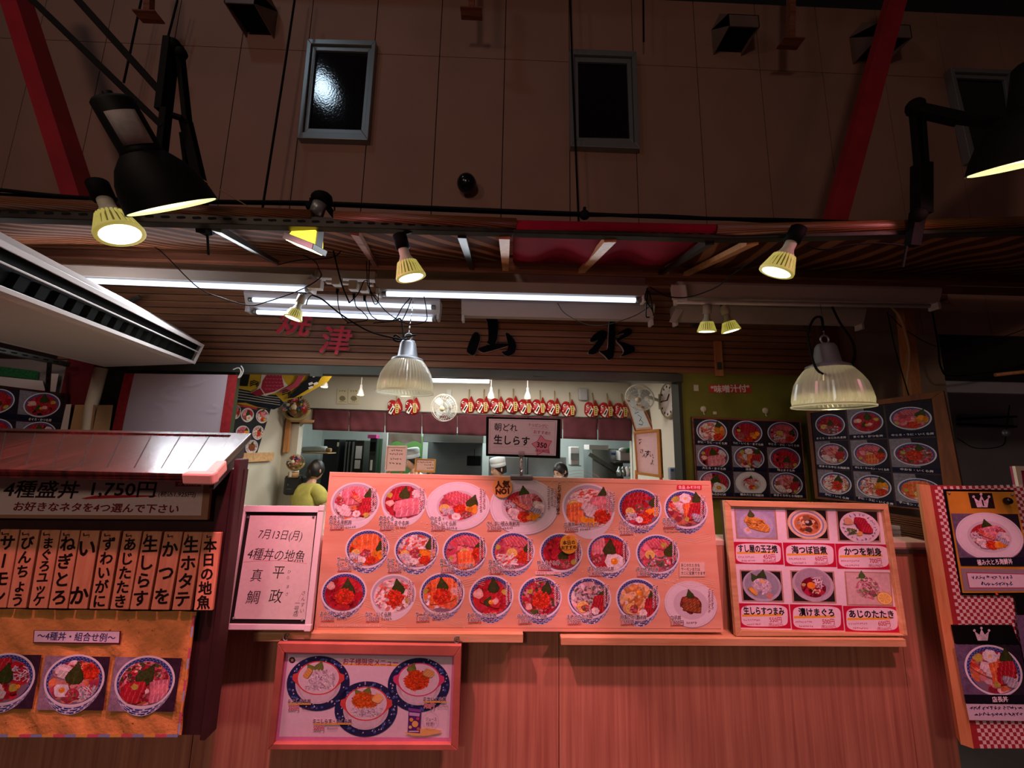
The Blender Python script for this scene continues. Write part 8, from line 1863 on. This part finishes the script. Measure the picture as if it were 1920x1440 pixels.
# ------------------------------------------------------------------ people
def person(label, foot, H, yaw, pitch, tilt, cloth, hair_col, hat=None, mask=False, pants=None, bow=0.0, hair_long=False, group=None):
    """standing figure; yaw 0 faces the visitor (-Y), bow bends the back forward"""
    s = H / 1.62
    t = thing('person', label, 'person', foot, group)
    def L(x, y, z): return V((x * s, y * s, z * s))
    bw = math.sin(bow) * .45
    sk = {'pel': L(0, 0, .86), 'wst': L(0, -bw * .25, 1.0), 'cst': L(0, -bw * .6, 1.2), 'nk0': L(0, -bw * .92, 1.34), 'nk1': L(0, -bw * 1.05 - .01, 1.40), 'hd': L(0, -bw * 1.15 - .03, 1.435)}
    E, Rr, Vx = [], [], []
    idx = {}
    def add(n, p, r): idx[n] = len(Vx); Vx.append(p); Rr.append(r * s)
    def ln(a, b): E.append((idx[a], idx[b]))
    add('pel', sk['pel'], .125); add('wst', sk['wst'], .115); add('cst', sk['cst'], .13); add('nk0', sk['nk0'], .062); add('nk1', sk['nk1'], .05); add('hd', sk['hd'], .05)
    for a, b in (('pel', 'wst'), ('wst', 'cst'), ('cst', 'nk0'), ('nk0', 'nk1'), ('nk1', 'hd')): ln(a, b)
    for sd, g in ((-1, 'l'), (1, 'r')):
        add('sh' + g, sk['nk0'] + L(sd * .165, .01, -.055), .06); ln('nk0', 'sh' + g)
        add('el' + g, sk['nk0'] + L(sd * .22, -.03, -.30), .043); ln('sh' + g, 'el' + g)
        add('wr' + g, sk['nk0'] + L(sd * .13, -.25, -.36), .027); ln('el' + g, 'wr' + g)
        add('pm' + g, sk['nk0'] + L(sd * .105, -.31, -.375), .03); ln('wr' + g, 'pm' + g)
        for k, (dx, l) in enumerate(((-.026, .055), (-.009, .065), (.009, .06), (.025, .045))):
            b0 = sk['nk0'] + L(sd * .105 + dx, -.345, -.38); add('f%d%s' % (k, g), b0, .0095); add('g%d%s' % (k, g), b0 + L(0, -l * .7, -.012), .0085); add('h%d%s' % (k, g), b0 + L(0, -l, -.035), .0075)
            ln('pm' + g, 'f%d%s' % (k, g)); ln('f%d%s' % (k, g), 'g%d%s' % (k, g)); ln('g%d%s' % (k, g), 'h%d%s' % (k, g))
        b0 = sk['nk0'] + L(sd * .07, -.30, -.375); add('t' + g, b0, .0105); add('u' + g, b0 + L(-sd * .02, -.035, -.01), .009); ln('pm' + g, 't' + g); ln('t' + g, 'u' + g)
        add('hp' + g, L(sd * .085, 0, .80), .088); ln('pel', 'hp' + g); add('kn' + g, L(sd * .09, -.015, .46), .058); ln('hp' + g, 'kn' + g); add('an' + g, L(sd * .09, .01, .08), .038); ln('kn' + g, 'an' + g); add('to' + g, L(sd * .095, -.13, .03), .033); ln('an' + g, 'to' + g)
    rot = Matrix.Rotation(yaw, 3, 'Z')
    # head
    hc = sk['hd'] + L(0, -.012, .085); hr = Euler((pitch, tilt, 0)).to_matrix()
    me = bpy.data.meshes.new('body'); me.from_pydata([tuple(rot @ p) for p in Vx], E, [])
    o = bpy.data.objects.new('body', me); COL.objects.link(o); o.parent = t; me.materials.append(M_SKIN)
    md = o.modifiers.new('skin', 'SKIN'); md.use_smooth_shade = True; md.branch_smoothing = .6
    for i, v in enumerate(me.skin_vertices[0].data): v.radius = (Rr[i], Rr[i]); v.use_root = (i == 0)
    for n in ('pel', 'wst', 'cst'): r_ = Rr[idx[n]]; me.skin_vertices[0].data[idx[n]].radius = (r_ * 1.15, r_ * .8)
    sb = o.modifiers.new('sub', 'SUBSURF'); sb.levels = 1; sb.render_levels = 1
    # head as its own smooth volume rising out of the neck, joined into the body mesh
    dg = bpy.context.evaluated_depsgraph_get(); dg.update()
    bm = bmesh.new(); tmp = bpy.data.meshes.new_from_object(o.evaluated_get(dg), depsgraph=dg); bm.from_mesh(tmp); bpy.data.meshes.remove(tmp)
    hm = MB(); HS = s
    def HP(x, y, z): return rot @ (hc + hr @ V((x * HS, y * HS, z * HS)))
    def hv(th, ph):
        x = .074 * math.sin(th) * math.cos(ph); y = .094 * math.sin(th) * math.sin(ph); z = .112 * math.cos(th)
        if z < 0: x *= 1 + z * 2.6; y = y * (1 + z * .8) - .012 * (-z / .1) * 1
        nose = math.exp(-((x / .013) ** 2)) * math.exp(-(((z + .022) / .022) ** 2)) * (1 if y < 0 else 0); y -= .022 * nose
        brow = math.exp(-(((z - .018) / .012) ** 2)) * (1 if y < -.05 else 0); y -= .004 * brow
        eye = sum(math.exp(-(((x - e) / .014) ** 2)) for e in (-.03, .03)) * math.exp(-(((z - .002) / .010) ** 2)) * (1 if y < 0 else 0); y += .008 * eye
        lip = math.exp(-((x / .02) ** 2)) * math.exp(-(((z + .062) / .008) ** 2)) * (1 if y < 0 else 0); y -= .005 * lip
        return HP(x, y, z)
    n_, m_ = 36, 28; rings = [[hm.pt(hv(math.pi * j / m_, 2 * math.pi * k / n_)) for k in range(n_)] for j in range(m_ + 1)]
    for A_, B_ in zip(rings, rings[1:]):
        for k in range(n_): hm.face((B_[k], B_[(k + 1) % n_], A_[(k + 1) % n_], A_[k]))
    for e in (-1, 1): hm.ball(HP(e * .075, .01, -.005), .02 * s, 10, 8, (.5, 1, 1.5))
    vs = [bm.verts.new(v) for v in hm.v]
    for f in hm.f:
        try: bm.faces.new([vs[i] for i in f])
        except ValueError: pass
    for f in bm.faces: f.smooth = True
    o.modifiers.clear(); me2 = bpy.data.meshes.new('body'); bm.to_mesh(me2); bm.free(); me2.materials.append(M_SKIN); o.data = me2
    rm = o.modifiers.new('one_surface', 'REMESH'); rm.mode = 'VOXEL'; rm.voxel_size = .0055; rm.use_smooth_shade = True
    # eyes, brows, lips
    m = MB()
    for e in (-1, 1):
        m.use(M_FISHW); m.ball(HP(e * .03, -.083, .0), .0095 * s, 10, 8, (1.2, .6, .7)); m.use(M_BLACK); m.ball(HP(e * .03, -.0885, .0), .0055 * s, 8, 6)
        m.use(M_HAIR); m.tube([HP(e * .016, -.092, .02), HP(e * .03, -.094, .025), HP(e * .045, -.084, .02)], .0028 * s, 5)
    m.use(plain('lip', 'b06a5c', .5) if 'lip' not in MATS else MATS['lip']); m.tube([HP(-.02, -.084, -.063), HP(0, -.092, -.062), HP(.02, -.084, -.063)], .004 * s, 6); build('face_details', m, None, None).parent = t
    # clothing follows the body
    def garment(nm, chain, mat, grow):
        ids = {}; V2, E2, R2 = [], [], []
        for a, b, ra, rb, tt in chain:
            for n, r_ in ((a, ra),):
                if n not in ids: ids[n] = len(V2); V2.append(Vx[idx[n]]); R2.append((Rr[idx[n]] + grow * s) * r_)
            key = b if tt >= 1 else a + b
            if key not in ids: ids[key] = len(V2); V2.append(Vx[idx[a]].lerp(Vx[idx[b]], tt)); R2.append((lerp(Rr[idx[a]], Rr[idx[b]], tt) + grow * s) * rb)
            E2.append((ids[a], ids[key]))
        g = bpy.data.meshes.new(nm); g.from_pydata([tuple(rot @ p) for p in V2], E2, []); go = bpy.data.objects.new(nm, g); COL.objects.link(go); go.parent = t; g.materials.append(mat)
        md = go.modifiers.new('skin', 'SKIN'); md.use_smooth_shade = True
        for i, v in enumerate(g.skin_vertices[0].data): v.radius = (R2[i] * (1.1 if i < 3 else 1), R2[i] * (.86 if i < 3 else 1)); v.use_root = (i == 0)
        q = go.modifiers.new('sub', 'SUBSURF'); q.levels = 2; q.render_levels = 2; return go
    garment('shirt', [('pel', 'wst', 1.1, 1.08, 1), ('wst', 'cst', 1.05, 1.12, 1), ('cst', 'nk0', 1.1, .98, 1), ('nk0', 'shl', .98, 1.12, 1), ('nk0', 'shr', .98, 1.12, 1), ('shl', 'ell', 1.1, 1.5, .62 if not hat else 1), ('shr', 'elr', 1.1, 1.5, .62 if not hat else 1)], cloth, .012)
    garment('trousers', [('pel', 'hpl', 1.05, 1.05, 1), ('pel', 'hpr', 1.05, 1.05, 1), ('hpl', 'knl', 1.05, 1.15, 1), ('hpr', 'knr', 1.05, 1.15, 1), ('knl', 'anl', 1.1, 1.3, .93), ('knr', 'anr', 1.1, 1.3, .93)], pants or M_FRIDGE, .012)
    # hair
    m = MB().use(M_HAIR); m.smooth = True; n_, m_ = 30, 14; rg = []
    for j in range(m_ + 1):
        ring_ = []
        for k in range(n_):
            ph = 2 * math.pi * k / n_; front_ = max(0, -math.sin(ph)); th = (math.pi * (.66 - .30 * front_ + (.08 if hair_long else 0) * (1 - front_))) * j / m_
            w = 1 + .02 * math.sin(k * 5 + j); ring_.append(m.pt(HP(.084 * math.sin(th) * math.cos(ph) * w, .106 * math.sin(th) * math.sin(ph) * w + .006, .122 * math.cos(th) * w + .002)))
        rg.append(ring_)
    for A_, B_ in zip(rg, rg[1:]):
        for k in range(n_): m.face((B_[k], B_[(k + 1) % n_], A_[(k + 1) % n_], A_[k]))
    if hair_long: m.ball(HP(0, .085, -.055), .04 * s, 12, 8, (.9, .7, 1.5))
    h_ = build('hair', m, None, None); h_.parent = t
    if hat:
        m = MB().use(hat); o_ = HP(0, .004, .035); u_ = (HP(0, .004, .2) - o_).normalized(); m.lathe(o_, u_, [(.094 * s, 0), (.1 * s, .004), (.101 * s, .045 * s), (.098 * s, .05 * s), (.102 * s, .054 * s), (.104 * s, .10 * s), (.09 * s, .118 * s), (.0001, .122 * s)], 28); build('cook_hat', m, None, None).parent = t
    if mask:
        m = MB().use(M_WHITEPAINT); m.grid(lambda a, b: HP(lerp(-.07, .07, a), -.104 + .9 * lerp(-.07, .07, a) ** 2 * 8, lerp(-.095, -.018, b)), 8, 4); 
        for e in (-1, 1): m.tube([HP(e * .07, -.066, -.04), HP(e * .082, .01, -.01)], .0025 * s, 5)
        build('face_mask', m, None, None).parent = t
    return t
M_YSHIRT = plain('yellow_green_tshirt', 'c3b95e', .85, var=.1, vs=20, bump=.2, bs=30); M_CHEF = plain('chef_white', 'd6dde4', .7, bump=.1, bs=20); M_HAT = plain('cook_hat_white', 'e3e8ec', .7)
c = P(570, 905, 4.35); person('person with dark hair and yellow green t-shirt seen from behind at the left', (c.x, 4.35, KZ), 1.555, math.pi - .35, .25, 0, M_YSHIRT, None, pants=M_FRIDGE, bow=.22, hair_long=True)
c = P(777, 870, 5.1); person('cook in white hat and jacket behind the small gold framed card', (c.x + .08, 5.1, KZ), 1.66, -.9, .2, 0, M_CHEF, None, M_HAT, bow=.15)
c = P(945, 875, 5.0); person('cook in white hat facing left below the whitebait sign', (c.x + .06, 5.0, KZ), 1.57, -1.15, .2, 0, M_CHEF, None, M_HAT, bow=.2)
c = P(1060, 885, 5.0); person('worker with dark hair and white face mask at the right end of the kitchen', (c.x + .05, 5.0, KZ), 1.555, -.9, .35, 0, M_CHEF, None, None, True, bow=.25, hair_long=True)
# dark hair of someone behind the menu board gap
c = P(1338, 1008, 2.25); person('person crouching behind the gap between the big menu and the dish board', (c.x - .05, 2.3, KZ), 1.31, -.3, .1, 0, M_FRIDGE, None, None, False, hair_long=True)
bpy.data.objects.remove(_to)
